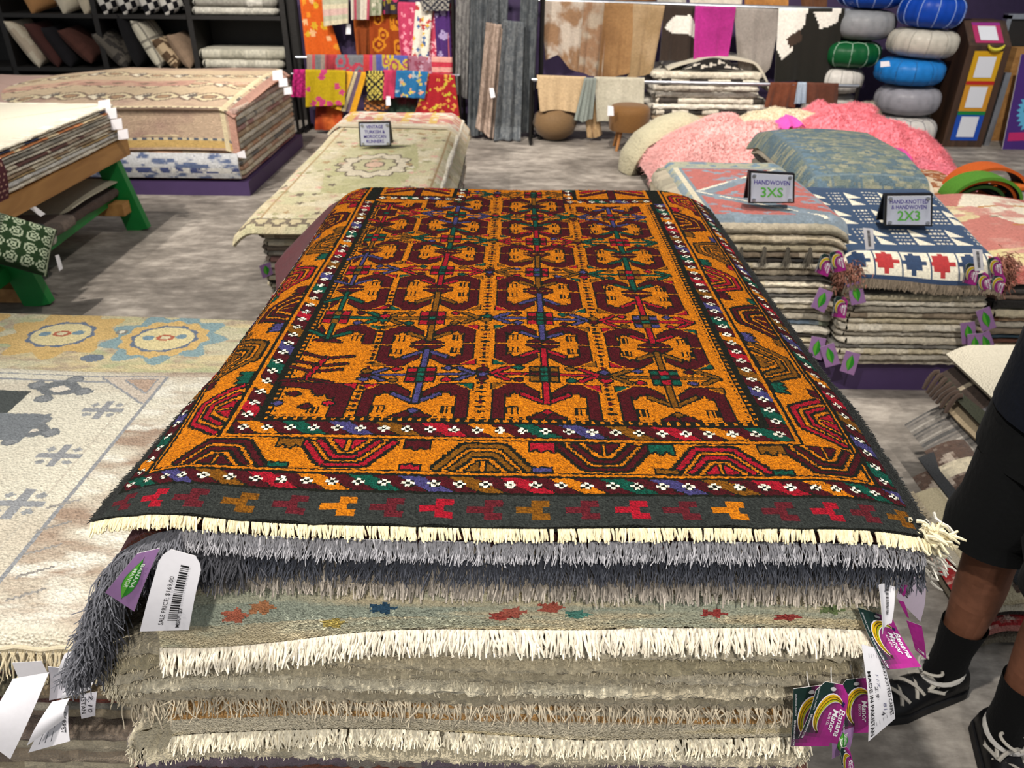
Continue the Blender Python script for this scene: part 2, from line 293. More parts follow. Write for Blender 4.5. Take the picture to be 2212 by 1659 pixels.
# ------------------------------------------------------------------ the orange prayer rug: pattern
def prayer_rug_pattern():
    W, L = 0.95, 1.40
    OR, MA, RE, GR, NA, BR, BK, WH = [C(h) for h in ('#c26f08', '#450b13', '#9c1023', '#084a3a', '#413c6c', '#77490a', '#15170f', '#efe9d2')]
    KG = C('#2e312e')
    p = Pat(W, L, 0.00236, BK); cx0 = W/2
    def X(s): return cx0+s
    seq = [RE, OR, GR, NA, BR]
    # kilim end
    p.rect(0, W, 0, 0.056, KG); cols = [BR, MA, RE, MA, OR, MA, RE, MA, BR, MA, RE, MA, OR, MA, BR, MA, RE, MA, OR, MA]
    for k in range(18):
        c = cols[k] if cols[k] is not MA else C('#5a1820'); x = 0.91-k*0.0512; y = 0.012
        p.rect(x-0.002, x+0.017, y+0.024, y+0.036, c); p.rect(x-0.019, x+0.008, y+0.012, y+0.024, c); p.rect(x-0.002, x+0.017, y, y+0.012, c)
    def flower(x, y, e=0.0024):
        d = 0.0046
        p.rect(x-0.0055, x+0.0055, y-0.0055, y+0.0055, BK)
        for a, b in ((-d, 0), (d, 0), (0, d), (0, -d)): p.rect(x+a-e, x+a+e, y+b-e, y+b+e, WH)
    def band_h(x0, x1, y0, y1, n, start=0):       # slanted stripes with flowers, running across
        st = (x1-x0)/n; sl = 0.75*(y1-y0)
        for k in range(n+1):
            c = MA if k % 2 == 0 else seq[((k+start)//2) % 5]; a = x0+k*st; ym = (y0+y1)/2
            pts = [(a-st*0.46+sl, y0), (a+st*0.40+sl, y0), (a+st*0.40+sl*0.1, ym+0.004), (a+st*0.40-sl*.6, y1), (a-st*0.5-sl*.6, y1), (a-st*0.4-sl*0.1, ym+0.002)]
            p.poly([(min(max(q, x0), x1), r) for q, r in pts], c)
        for k in range(n): flower(x0+(k+0.5)*st, (y0+y1)/2)
    def band_v(x0, x1, y0, y1, n, start=0):
        st = (y1-y0)/n; sl = 0.35*(x1-x0)
        for k in range(n+1):
            c = MA if k % 2 == 0 else seq[((k+start)//2) % 5]; a = y0+k*st
            pts = [(x0, a-st*0.36+sl), (x0, a+st*0.46+sl), (x1, a+st*0.36-sl), (x1, a-st*0.46-sl)]
            p.poly([(q, min(max(r, y0), y1)) for q, r in pts], c)
        for k in range(n): flower((x0+x1)/2, y0+(k+0.5)*st)
    so, si = 0.424, 0.346                      # outer and inner guard lines, distance from the middle
    band_h(X(-0.458), X(0.458), 0.062, 0.093, 33, 3)
    band_v(X(-0.455), X(-0.430), 0.098, 1.40, 42, 1); band_v(X(0.430), X(0.455), 0.098, 1.40, 42, 4)
    # main border ground
    p.rect(X(-so), X(so), 0.0965, 1.40, OR); p.rect(X(-so)+.004, X(so)-.004, 0.101, 1.40, BK)
    p.rect(X(-so)+.0075, X(so)-.0075, 0.1045, 1.40, OR)
    p.rect(X(-si)-.0035, X(si)+.0035, 0.167, 1.40, BK); p.rect(X(-si), X(si), 0.1705, 1.40, OR); p.rect(X(-si)+.0045, X(si)-.0045, 0.175, 1.40, BK)
    # fans
    def fan(T, c):
        def S(pts, w, col, out): [p.line(T(*a), T(*b), w, col, out) for a, b in zip(pts, pts[1:])]
        A = [(-0.054, 0.002), (-0.022, 0.052), (0.022, 0.052), (0.054, 0.002)]; B = [(-0.036, 0.002), (-0.013, 0.035), (0.013, 0.035), (0.036, 0.002)]
        S(A, 0.0105, BK, BK); S(A, 0.0066, c, None); S(B, 0.0095, BK, BK); S(B, 0.0056, c, None)
        p.poly([T(-0.020, 0), T(-0.004, 0.021), T(0.004, 0.021), T(0.020, 0)], c, BK); p.line(T(-0.043, 0.004), T(-0.018, 0.043), 0.0034, OR); p.line(T(0.043, 0.004), T(0.018, 0.043), 0.0034, OR); p.line(T(-0.016, 0.0435), T(0.016, 0.0435), 0.0030, OR)
        p.line(T(0, 0.001), T(0, 0.023), 0.0035, OR, BK)
        p.line(T(-0.022, 0.004), T(-0.008, 0.026), 0.0036, OR); p.line(T(0.022, 0.004), T(0.008, 0.026), 0.0036, OR)
    def banner(T, c, w=0.0145, h=0.019): p.poly([T(-w, 0), T(w, 0), T(w, h), T(w*.45, h*.6), T(0, h*1.05), T(-w*.45, h*.6), T(-w, h)], c, BK)
    yb, yt = 0.1055, 0.1655
    for k, (x, c) in enumerate([(-0.332, MA), (-0.190, RE), (-0.032, BR), (0.108, MA), (0.238, RE), (0.372, MA)]):
        if k % 2 == 0: fan(lambda a, b, x=x: (X(x)+a, yb+b), c)
        else: fan(lambda a, b, x=x: (X(x)+a, yt-b), c)
    for x, c in [(-0.258, BR), (-0.110, MA), (0.036, RE), (0.175, GR), (0.305, BR)]: banner(lambda a, b, x=x: (X(x)+a, yt-b), c)
    for x, c in [(-0.262, GR), (-0.113, RE), (0.036, NA), (0.176, BR), (0.306, GR)]: banner(lambda a, b, x=x: (X(x)+a, yb+b), c, 0.011, 0.011)
    for sgn in (-1, 1):
        xi, xo = sgn*(si+.006), sgn*(so-.009)
        for k, (y, c) in enumerate(zip(np.arange(0.235, 1.40, 0.158), [RE, BR, MA, RE, BR, MA, RE, BR])):
            if (k % 2 == 0) == (sgn > 0): fan(lambda a, b, y=y: (X(xo-sgn*b), y+a*1.1), c)
            else: fan(lambda a, b, y=y: (X(xi+sgn*b), y+a*1.1), c)
            c2 = [GR, NA, MA, GR, BR, RE, GR, NA][k]
            banner(lambda a, b, y=y: (X(xi+sgn*b), y+0.08+a), c2); banner(lambda a, b, y=y: (X(xo-sgn*b), y+0.08+a), [MA, BR, GR, RE, NA, MA, BR, GR][k], 0.011, 0.011)
    # inner flower guard
    band_h(X(-0.338), X(0.338), 0.178, 0.2045, 24, 1); band_v(X(-0.340), X(-0.318), 0.208, 1.14, 33, 0); band_v(X(0.318), X(0.340), 0.208, 1.14, 33, 3)
    # field
    fx, f0, f1 = 0.314, 0.2105, 1.40
    p.rect(X(-fx), X(fx), f0, f1, OR)
    for k in range(int(2*fx/0.0118)):
        x = X(-fx)+0.006+k*0.0118; p.rect(x-.0035, x+.0035, f0, f0+.0075, BK); p.rect(x-.0055, x+.0055, f0+.0045, f0+.0068, BK); p.rect(x-.0013, x+.0013, f0+.0085, f0+.0125, BK); p.rect(x-.0032, x+.0032, f0+.009, f0+.0115, BK)
    for sgn in (-1, 1):
        for k in range(int(0.93/0.0118)):
            y = f0+0.010+k*0.0118; e = X(sgn*.308)
            p.rect(min(e, e-sgn*.0075), max(e, e-sgn*.0075), y-.0035, y+.0035, BK); a, b = sorted((e-sgn*.0045, e-sgn*.0068)); p.rect(a, b, y-.0055, y+.0055, BK); a, b = sorted((e-sgn*.009, e-sgn*.0125)); p.rect(a, b, y-.0025, y+.0025, BK)
        a, b = sorted((X(sgn*.308), X(sgn*.318))); p.rect(a, b, f0, 1.14, BK)
    cols_x = [-0.277, -0.126, 0.044, 0.210]; rows = [0.336, 0.516, 0.713, 0.890, 1.050, 1.220]; mids = [0.228, 0.428, 0.627, 0.816, 0.973, 1.128]
    TH = [[(RE, RE, GR), (NA, RE, GR), (RE, BR, GR), (BR, GR, RE)], [(GR, RE, BR), (BR, RE, MA), (NA, RE, GR), (RE, NA, BR)], [(NA, RE, BR), (RE, RE, GR), (BR, RE, NA), (GR, BR, RE)],
          [(BR, GR, RE), (GR, RE, BR), (RE, RE, GR), (GR, RE, RE)], [(RE, MA, MA), (NA, GR, MA), (GR, RE, MA), (NA, BR, RE)], [(RE, MA, GR), (GR, RE, RE), (BR, RE, GR), (NA, RE, RE)]]
    tri = [GR, RE, BR, GR, RE, BR]; lim = X(-fx)+.016
    def clipx(pts): return [(min(max(a, lim), X(fx)-.016), b) for a, b in pts]
    def ch(cx, yq): p.rect(cx-.008, cx-.0052, yq-.009, yq+.009, BK); p.rect(cx-.0014, cx+.0014, yq-.009, yq+.009, BK); p.rect(cx+.0052, cx+.008, yq-.009, yq+.009, BK)
    def half(cx, ya, ym, c, k):   # octagon half between the arrow row at ya and the middle line at ym
        sg = 1 if ym > ya else -1; h = abs(ym-ya)
        for sd in (-1, 1):
            T = lambda a, b: (cx+sd*a, ya+sg*b)
            out = [(0.069, 0.030), (0.030, 0.030), (0.010, 0.052), (0.010, 0.064), (0.033, 0.046), (0.037, 0.055), (0.043, 0.047), (0.049, 0.062), (0.055, 0.054), (0.054, h-.0035), (0.069, h-.0035)]
            sc = min(1.0, h/0.098); Q = [T(a, b if b >= h-.004 else b*sc) for a, b in out]
            p.poly(clipx(Q), MA, BK)
            p.poly(clipx([T(0.072, 0.030*sc), T(0.054, 0.030*sc), T(0.072, 0.045*sc)]), tri[(k+(sd > 0)*2) % 6], BK); p.line(*clipx([T(0.052, 0.030*sc), T(0.073, 0.047*sc)]), 0.0026, OR)
            p.line(T(0.002, 0.078*sc), T(0.032, 0.055*sc), 0.0062, c, BK)
            p.poly(clipx([T(0, h-.003), T(0.026, h-.003), T(0.004, h-.020*sc)]), MA, BK)
            q = T(0.044, h-.0185*sc-.003); 
            if q[0] > lim+.012 and q[0] < X(fx)-.024:
                ch(*q); p.rect(q[0]-.008, q[0]+.008, q[1]+.0075 if sg < 0 else q[1]-.0085, q[1]+.0100 if sg < 0 else q[1]-.006, BK)
        p.dia(cx, ya+sg*(h-.019*sc), 0.006, 0.006, c, BK)
    for r, ya in enumerate(rows):
        for ci, cx in enumerate(cols_x):
            cc, ca, cb = TH[r][ci]; x = X(cx)
            if r == 5 and ci in (0, 3): continue
            if not (r == 0 and ci == 0):
                if mids[r] is not None: half(x, ya, mids[r] if r else mids[0]-.012, cc, r+ci)
                if r < 5: half(x, ya, mids[r+1], cc, r+ci+1)
            else:
                T = lambda a, b: (x+a, ya-b)
                p.poly([T(-.03, .030), T(.050, .030), T(.066, .048), T(.066, .118), T(.048, .118), T(.048, .066), T(.040, .072), T(.034, .058), T(.022, .064), T(.012, .046), T(-.03, .040)], MA, BK); p.poly([T(.052, .030), T(.068, .030), T(.068, .044)], RE, BK); ch(*T(.026, .102))
            if r == 0 and ci == 0:      # comb figure in the near left corner
                p.line((x-.004, ya-.022), (x+.012, ya+.052), 0.006, RE, BK)
                for t in (-.018, .004, .022, .046):
                    a = x+.003+t*.21; p.line((a-.036, ya+t+.010*(1 if t > 0 else -1)), (a-.004, ya+t), 0.0045, MA, BK); p.line((a+.036, ya+t+.010*(1 if t > 0 else -1)), (a+.004, ya+t), 0.0045, MA, BK)
                continue
            up = (mids[r+1]-ya-.014) if r < 5 else .03; dn = ya-mids[r]-.014
            p.line((x, ya-dn+(.012 if r == 0 else 0)), (x, ya+up), 0.0070, cc, BK)
            for sd in (-1, 1):
                tip = x+sd*.074; 
                if tip < lim-.006: tip = lim+.004
                p.line((x, ya), (tip-sd*.004, ya), 0.0055, cc, BK)
                for t in (-1, 1): p.line((tip, ya), (tip-sd*.026, ya+t*.019), 0.0058, cc, BK)
                for t in (-1, 1):
                    if x+sd*.036 > lim: p.dia(x+sd*.036, ya+t*.017, .0068, .0062, [MA, RE, GR, NA, BR][(r*3+ci+t+sd) % 5], BK)
            w, hh = .0205, .0235
            p.rect(x-w, x+w, ya-hh, ya+hh, BK)
            for a in (-1, 0, 1):
                for b in (-1, 0, 1):
                    col = cb if (a == 0) != (b == 0) and a == 0 else (ca if a and b else (MA if a else C('#0b5443')))
                    e = .0052 if b else .0028
                    p.rect(x+a*.0133-.0054, x+a*.0133+.0054, ya+b*.0135-e*1.1, ya+b*.0135+e*1.1, col)
    for si_, sx in enumerate((-0.202, -0.041, 0.127)):
        y = f0+.024; k = 0
        while y < 1.40:
            if si_ == 0 and (y < .32 and y > .5 or y > .62): y += .0125; k += 1; continue
            near = min(abs(y-r) for r in rows); big = near < .018
            c = [MA, RE, GR, BR, MA, NA][(k*5+si_) % 6] if big else [BK, BK, MA, BK][k % 4]
            if big: p.dia(X(sx), y, .0082, .0068, c, BK)
            else: p.rect(X(sx)-.0064, X(sx)+.0064, y-.0015, y+.0015, BK); p.rect(X(sx)-.0022, X(sx)+.0022, y-.0042, y+.0042, c if c is not BK else BK)
            y += .0125; k += 1
    for s_, q in ((-.30, .25), (-.285, .275), (-.262, .243), (-.235, .252)): p.dia(X(s_), q, .008, .0065, [RE, GR, NA, MA][int(q*1000) % 4], BK)
    # niche spandrels with their own flower guards at the far end
    for sg in (-1, 1):
        a, b = sorted((X(sg*.112), X(sg*.318))); p.rect(a, b, 1.150, 1.40, BK); band_h(a+.003, b-.003, 1.153, 1.176, 8, 2); a2, b2 = sorted((X(sg*.112), X(sg*.138)))
        band_v(a2+.002, b2-.002, 1.178, 1.40, 8, 1); c0, c1 = sorted((X(sg*.144), X(sg*.312))); p.rect(c0, c1, 1.184, 1.40, OR); m = (c0+c1)/2
        p.rect(m-.007, m+.007, 1.186, 1.40, MA, BK)
        for t in (-1, 1):
            for q in range(4):
                p.poly([(m+t*.012, 1.235+q*.026), (m+t*.074, 1.200+q*.026), (m+t*.074, 1.212+q*.026), (m+t*.012, 1.248+q*.026)], [MA, RE, MA, RE][q], BK)
    p.rect(0, 0.016, 0, L, C('#2b2c2a')); p.rect(W-0.018, W, 0, L, C('#2b2c2a'))
    return p.fade(0.20, 5)
# ------------------------------------------------------------------ the orange prayer rug: shape
PR = prayer_rug_pattern()
def bend(s, s0, L, amax):     # arc that starts to turn down at s0 and reaches amax after length L
    t = np.maximum(0, s-s0); a = amax*np.minimum(1, t/L)
    k = np.linspace(0, 1, 40); xs = np.zeros_like(s); zs = np.zeros_like(s)
    for q in k[1:]:
        aa = amax*np.minimum(1, (t*(q-.0125))/L); xs = xs+np.cos(aa)*t/39; zs = zs+np.sin(aa)*t/39
    return np.minimum(s, s0)+xs, zs
def pile_top(u, v, lift=0.0, ang_l=1.15, ang_r=0.62, far=1.250, near=0.03, vlen=0.10, u_l=0.345, u_r=0.33, top=False):
    kv = 0.35+0.65*np.clip(v/.40, 0, 1); xr, zr = bend(np.maximum(u, 0), u_r, 0.16, ang_r*kv); xl, zl = bend(np.maximum(-u, 0), u_l, 0.13, ang_l*((0.08+0.92*np.clip(v/.40, 0, 1)) if top else 1.0))
    if top: cv = np.clip(v/.32, 0, 1); xl = u_l+(xl-u_l)*np.where(xl > u_l, .62+.38*cv, 1); xr = u_r+(xr-u_r)*np.where(xr > u_r, .74+.26*cv, 1)
    x = np.where(u >= 0, xr, -xl); zz = np.where(u >= 0, zr, zl)
    yf, zf = bend(np.maximum(v, 0), far, 0.06, 1.35)
    yn, zn = bend(np.maximum(0.12-v, 0), 0.0, 0.16, near)
    y = np.where(v < 0.12, 0.720-yn*0.84, 0.600+yf)
    z = 1.036+lift-zz-zf-np.where(v < 0.12, zn, 0)+0.010*(noise(x*5+3, y*4, 4)-.5)+0.012*np.exp(-((x+.36)/.09)**2-((y-.63)/.12)**2)
    return x+0.004*(noise(y*7, 1.0, 9)-.5), y, z
uu = np.linspace(-PR.W/2, PR.W/2, PR.nu+1); vv = np.linspace(0, PR.L, PR.nv+1); U, Vv = np.meshgrid(uu, vv)
X, Y, Z = pile_top(U, Vv, 0.0, top=True)
X = X+0.00035*RNG.standard_normal(X.shape); Y = Y+0.0006*(noise(U*40, 0, 2)-.5)*8*np.exp(-Vv/.03); Z = Z+0.0005*RNG.standard_normal(Z.shape)*(Vv > .056)
t_orange = thing('prayer_rug', 'orange and maroon knotted prayer rug with cream fringe lying on top of the centre pile', 'rug', (0, 1.2, 1.0))
cloth(X, Y, Z, PR.a, 0.007, C('#22231f'), C('#6b3b16'), k=12).obj('pile', 'knotted', t_orange)
def fringe_edge(parent, fn, u0, u1, n, length, rad, col, out=(0, -0.55, -0.8), droop=0.25, curl=0.3, v=0.0, seed=1, segs=3, name='fringe', clump=0, jitter=0.12, spread=0.18):
    """a row of yarn ends knotted along the near edge v of the surface fn"""
    g = np.random.default_rng(seed); u = np.sort(g.uniform(u0, u1, n)) if clump == 0 else np.linspace(u0, u1, n)
    x, y, z = fn(u, np.full(n, v)); R = np.stack([x, y, z], 1); D = np.tile(np.array(out, float), (n, 1)); D[:, 0] += g.normal(0, spread, n)+0.25*(noise(u*18, 0, seed)-.5); D[:, 1] += g.normal(0, .06, n)
    if clump: D[:, 0] += 0.35*(((np.arange(n) % clump)/(clump-1))-.5)*-1
    return strands(R, D, length, rad, segs, 4, jit(col, n, jitter, seed), droop, curl, seed).obj(name, 'yarn', parent, kind='stuff')
fr = lambda u, v: (lambda q: (q[0], q[1]-.001, q[2]-.003))(pile_top(u, v, 0.0, top=True))
fringe_edge(t_orange, fr, -0.478, 0.462, 1000, 0.011, 0.0014, C('#e2d4ae'), (0.05, -0.75, -0.5), 0.2, 0.35, seed=3)
def selvedge(parent, fn, u, v0, v1, n, length, rad, col, side, seed=1):
    g = np.random.default_rng(seed); v = g.uniform(v0, v1, n); x, y, z = fn(np.full(n, u), v); D = np.stack([side+0*v, g.normal(0, .4, n), g.normal(-.2, .4, n)], 1)
    return strands(np.stack([x, y, z-.002], 1), D, length, rad, 2, 3, jit(col, n, .3, seed), .3, .5, seed).obj('selvedge', 'yarn', parent, kind='stuff')
ptop = lambda u, v: pile_top(u, v, top=True)
selvedge(t_orange, ptop, 0.474, 0, 1.25, 2600, 0.006, 0.0008, C('#30302d'), 1, 4); selvedge(t_orange, ptop, -0.474, 0, 1.25, 1500, 0.006, 0.0008, C('#30302d'), -1, 5)
# corner knot of the fringe
g = RNG; nn = 90; cpt = np.array(ptop(np.array([.468]), np.array([.006]))).ravel()
strands(np.tile(cpt, (nn, 1))+g.normal(0, .006, (nn, 3)), np.stack([np.abs(g.normal(.8, .4, nn)), g.normal(-.4, .4, nn), g.normal(0, .4, nn)], 1), .016, .002, 3, 4, jit(C('#e8dcb8'), nn), .2, .6, 8).obj('fringe_corner', 'yarn', t_orange, kind='stuff')
# ------------------------------------------------------------------ second rug: dark red, droops over the left side of the pile
def plan2(u, v):
    x, y, z = pile_top(u, v, -0.015, 1.08, 0.5, 1.245, 0.20, 0.12, 0.325, 0.33); k = np.clip((v-.80)/.35, 0, 1)**1.5*np.clip((-u-.34)/.26, 0, 1)
    return x-.07*k, y, z+.05*k
def flat_rug(fn, u0, u1, v0, v1, nu, nv, colf, thick, edge, under=None):
    U, V = np.meshgrid(np.linspace(u0, u1, nu+1), np.linspace(v0, v1, nv+1)); X, Y, Z = fn(U, V)
    uc, vc = np.meshgrid((np.arange(nu)+.5)/nu*(u1-u0)+u0, (np.arange(nv)+.5)/nv*(v1-v0)+v0)
    return cloth(X, Y, Z, colf(uc, vc), thick, edge, under)
def red_col(u, v):
    a = np.zeros(u.shape+(3,)); a[:] = C('#5a0c18'); f = fbm(u*30, v*30, 5); a = a*(0.7+0.6*f)[..., None]
    return a
t2 = thing('dark_red_rug', 'dark red rug with pale grey fringe drooping off the left side of the centre pile', 'rug', (-0.1, 1.2, 0.98))
flat_rug(plan2, -0.60, 0.44, 0.012, 1.40, 130, 150, red_col, 0.009, C('#5a2412'), C('#3c1410')).obj('pile', 'plush', t2)
f2 = lambda u, v: (lambda q: (q[0], q[1]-.004, q[2]-.004))(plan2(u, v))
fringe_edge(t2, f2, -0.36, 0.43, 1500, 0.016, 0.0008, C('#a9a7ab'), (0, -0.75, -0.5), 0.45, 0.8, v=0.010, seed=11, segs=4, spread=.2)
fringe_edge(t2, f2, -0.60, -0.34, 1100, 0.030, 0.0010, C('#6a6a70'), (0, -0.8, -0.3), 0.45, 0.9, v=0.010, seed=12, segs=4, spread=.35)
# ------------------------------------------------------------------ third rug: charcoal fringe
def plan3(u, v): return pile_top(u, v, -0.033, 1.15, 0.5, 1.235, 0.30, 0.12, 0.335, 0.33)
t3 = thing('maroon_rug', 'maroon rug with charcoal fringe, third from the top of the centre pile', 'rug', (-0.1, 1.2, 0.95))
flat_rug(plan3, -0.56, 0.45, 0.020, 1.38, 120, 120, lambda u, v: red_col(u, v)*0.9, 0.010, C('#4a0f18'), C('#3c1410')).obj('pile', 'plush', t3)
f3 = lambda u, v: (lambda q: (q[0], q[1]-.006, q[2]-.006))(plan3(u, v))
fringe_edge(t3, f3, -0.30, 0.44, 1600, 0.022, 0.0008, C('#40424a'), (0, -0.75, -0.5), 0.5, 0.8, v=0.018, seed=13, segs=4, spread=.3)
fringe_edge(t3, f3, -0.56, -0.28, 1100, 0.032, 0.0011, C('#424247'), (0, -0.8, -0.3), 0.5, 0.9, v=0.018, seed=14, segs=4, spread=.4)
nn = 120; cpt = np.array(plan3(np.array([.445]), np.array([.03]))).ravel()
strands(np.tile(cpt, (nn, 1))+g.normal(0, 1, (nn, 3))*np.array([.006, .012, .014]), np.stack([np.abs(g.normal(.8, .3, nn)), g.normal(-.5, .4, nn), g.normal(-.3, .5, nn)], 1), .016, .0015, 3, 4, jit(C('#ddd6c8'), nn), .2, .6, 9).obj('white_tuft', 'yarn', t3, kind='stuff', label='white yarn tuft at the rug corner')
# ------------------------------------------------------------------ beige rugs of the centre pile
def edge_slab(x0, x1, y0, y1, z0, z1, cols, wob=0.004, seed=0, bulge=0.006, nx=150, ny=70, rough=0.0012, zfun=None, knob=0.003):
    """one folded-flat rug: rounded edges, wavy outline, fuzzy surface"""
    g = np.random.default_rng(seed); per = []; r = 0.02
    def seg(p, q, n): return [np.array(p)+(np.array(q)-np.array(p))*t for t in np.arange(n)/n]
    per = seg((x0+r, y0), (x1-r, y0), nx)+seg((x1-r, y0), (x1, y0+r), 4)+seg((x1, y0+r), (x1, y1-r), ny)+seg((x1, y1-r), (x1-r, y1), 4)+seg((x1-r, y1), (x0+r, y1), 20)+seg((x0+r, y1), (x0, y1-r), 4)+seg((x0, y1-r), (x0, y0+r), ny)+seg((x0, y0+r), (x0+r, y0), 4)
    P = np.array(per+[per[0]]); n = len(P); c = np.array([(x0+x1)/2, (y0+y1)/2])
    d = np.gradient(P, axis=0); nr = np.stack([d[:, 1], -d[:, 0]], 1); nr /= np.linalg.norm(nr, axis=1)[:, None]
    s = np.r_[0, np.cumsum(np.linalg.norm(np.diff(P, axis=0), axis=1))]; s = s*(1-1e-9)
    ww = wob*2*(fbm(P[:, 0]*6+seed, P[:, 1]*6, seed)-.5)
    t = (z1-z0); prof = [(-0.05, 1.0), (-0.006, 1.0), (0.35*bulge, .9), (bulge, .66), (bulge*1.1, .42), (bulge*.6, .16), (-.006, 0.02), (-0.05, 0.0)]
    rows = []
    for a, b in prof:
        off = a+ww+(knob*(noise(s*170, b*5+seed, seed)-.5)*2 if a > -.02 else 0)
        q = P+nr*off[:, None]; zz = z0+t*b+rough*g.standard_normal(n)+(0.25*t*(fbm(s*14, b*3, seed+5)-.5) if 0.05 < b < .95 else 0)
        if zfun: zz = zz+zfun(q[:, 0], q[:, 1])
        rows.append(np.stack([q[:, 0], q[:, 1], zz], 1))
    G = np.stack(rows)[::-1]; m = MB()
    cs = np.array([C(h) for h in cols]); nr_, nc = G.shape[0]-1, G.shape[1]-1
    sc = (s[:-1]+s[1:])/2; pick = noise(sc*9, 0, seed+3)[None]*len(cs)*.999+0*np.arange(nr_)[:, None]; ci = np.clip(pick.astype(int), 0, len(cs)-1); K = cs[ci]*(0.82+0.36*g.random((nr_, nc, 1)))
    m.grid(G[..., 0], G[..., 1], G[..., 2], K)
    tp = G[-1, :-1]; bt = G[0, :-1]; m.add(np.vstack([tp, tp.mean(0)]), np.array([(i, (i+1) % len(tp), len(tp)) for i in range(len(tp))]), cs[0]); m.add(np.vstack([bt, bt.mean(0)]), np.array([((i+1) % len(bt), i, len(bt)) for i in range(len(bt))]), cs[0]*.8)
    return m
def zsag(x, y): return 0.010*(noise(x*4+1, 0, 21)-.5)+0.012*np.clip(-x, 0, .5)-0.012*np.exp(-((x+.47)/.05)**2)
def fuzz(parent, x0, x1, y, z0, z1, n, length, rad, col, seed, out=(0, -1, -.2), curl=.6, droop=.4, left=None):
    g = np.random.default_rng(seed); x = g.uniform(x0, x1, n); z = g.uniform(z0, z1, n)+zsag(x, 0); R = np.stack([x, np.full(n, y)+g.normal(0, .002, n), z], 1)
    D = np.tile(np.array(out, float), (n, 1))+g.normal(0, .3, (n, 3)); 
    if left is not None:
        k = n//3; R2 = np.stack([np.full(k, left)+g.normal(0, .002, k), g.uniform(y, y+.3, k), g.uniform(z0, z1, k)], 1); R2[:, 2] += zsag(R2[:, 0], 0); D2 = np.tile((-1.0, 0, -.2), (k, 1))+g.normal(0, .3, (k, 3)); R = np.vstack([R, R2]); D = np.vstack([D, D2])
    return strands(R, D, length, rad, 3, 3, jit(col, len(R), .15, seed), droop, curl, seed).obj('pile_tufts', 'yarn', parent, kind='stuff')
GC = 'rugs in the centre pile'
lay = [  # z1, z0, x0, x1, y0, colours, style, name, label
 (0.990, 0.966, -0.345, 0.415, .640, ['#b9ab98', '#a89a88', '#c4b8a6'], 'fr', 'taupe_fringed_rug', 'taupe rug with long straight fringe just below the charcoal fringe of the centre pile'),
 (0.966, 0.935, -0.365, 0.405, .632, ['#b4a793', '#a59885'], 'fr2', 'greige_rug', 'greige rug with a short fringe, squeezed above the flowered cream rug'),
 (0.935, 0.912, -0.40, 0.415, .640, ['#b5a890', '#a89c86'], '', 'flowered_rug', ''),
 (0.852, 0.832, -0.47, 0.415, .632, ['#c9bda2', '#b5a98f'], 'fz', 'thick_beige_rug', 'thick beige rug edge right under the white fringe of the flowered rug'),
 (0.832, 0.812, -0.475, 0.41, .628, ['#c2b598', '#aea284'], 'fz', 'sand_rug', 'sand coloured rug edge, second below the white fringe in the centre pile'),
 (0.812, 0.793, -0.48, 0.412, .630, ['#bfb49c', '#b3a78c'], 'fz', 'oat_rug', 'oat coloured rug edge, third below the white fringe in the centre pile'),
 (0.793, 0.774, -0.48, 0.40, .626, ['#cdc3aa', '#bcb096'], 'fz', 'pale_thick_rug', 'pale thick rug edge lying on the looped fringe of the centre pile'),
 (0.774, 0.748, -0.48, 0.37, .632, ['#b0a48c', '#a39880'], 'loop', 'looped_fringe_rug', 'grey beige rug with looped fringe behind the purple tags'),
 (0.748, 0.715, -0.47, 0.375, .640, ['#c9bea6', '#b8ad96'], '', 'orange_banded_rug', ''),
 (0.672, 0.642, -0.48, 0.38, .628, ['#d3c8ae', '#c4b89c'], 'fz', 'shaggy_cream_rug', 'shaggy cream rug at the bottom edge of the photo in the centre pile'),
 (0.642, 0.600, -0.50, 0.39, .640, ['#8b7f74', '#6a5a66'], '', 'mauve_grey_rug', 'mauve grey rug under the shaggy cream one in the centre pile')]
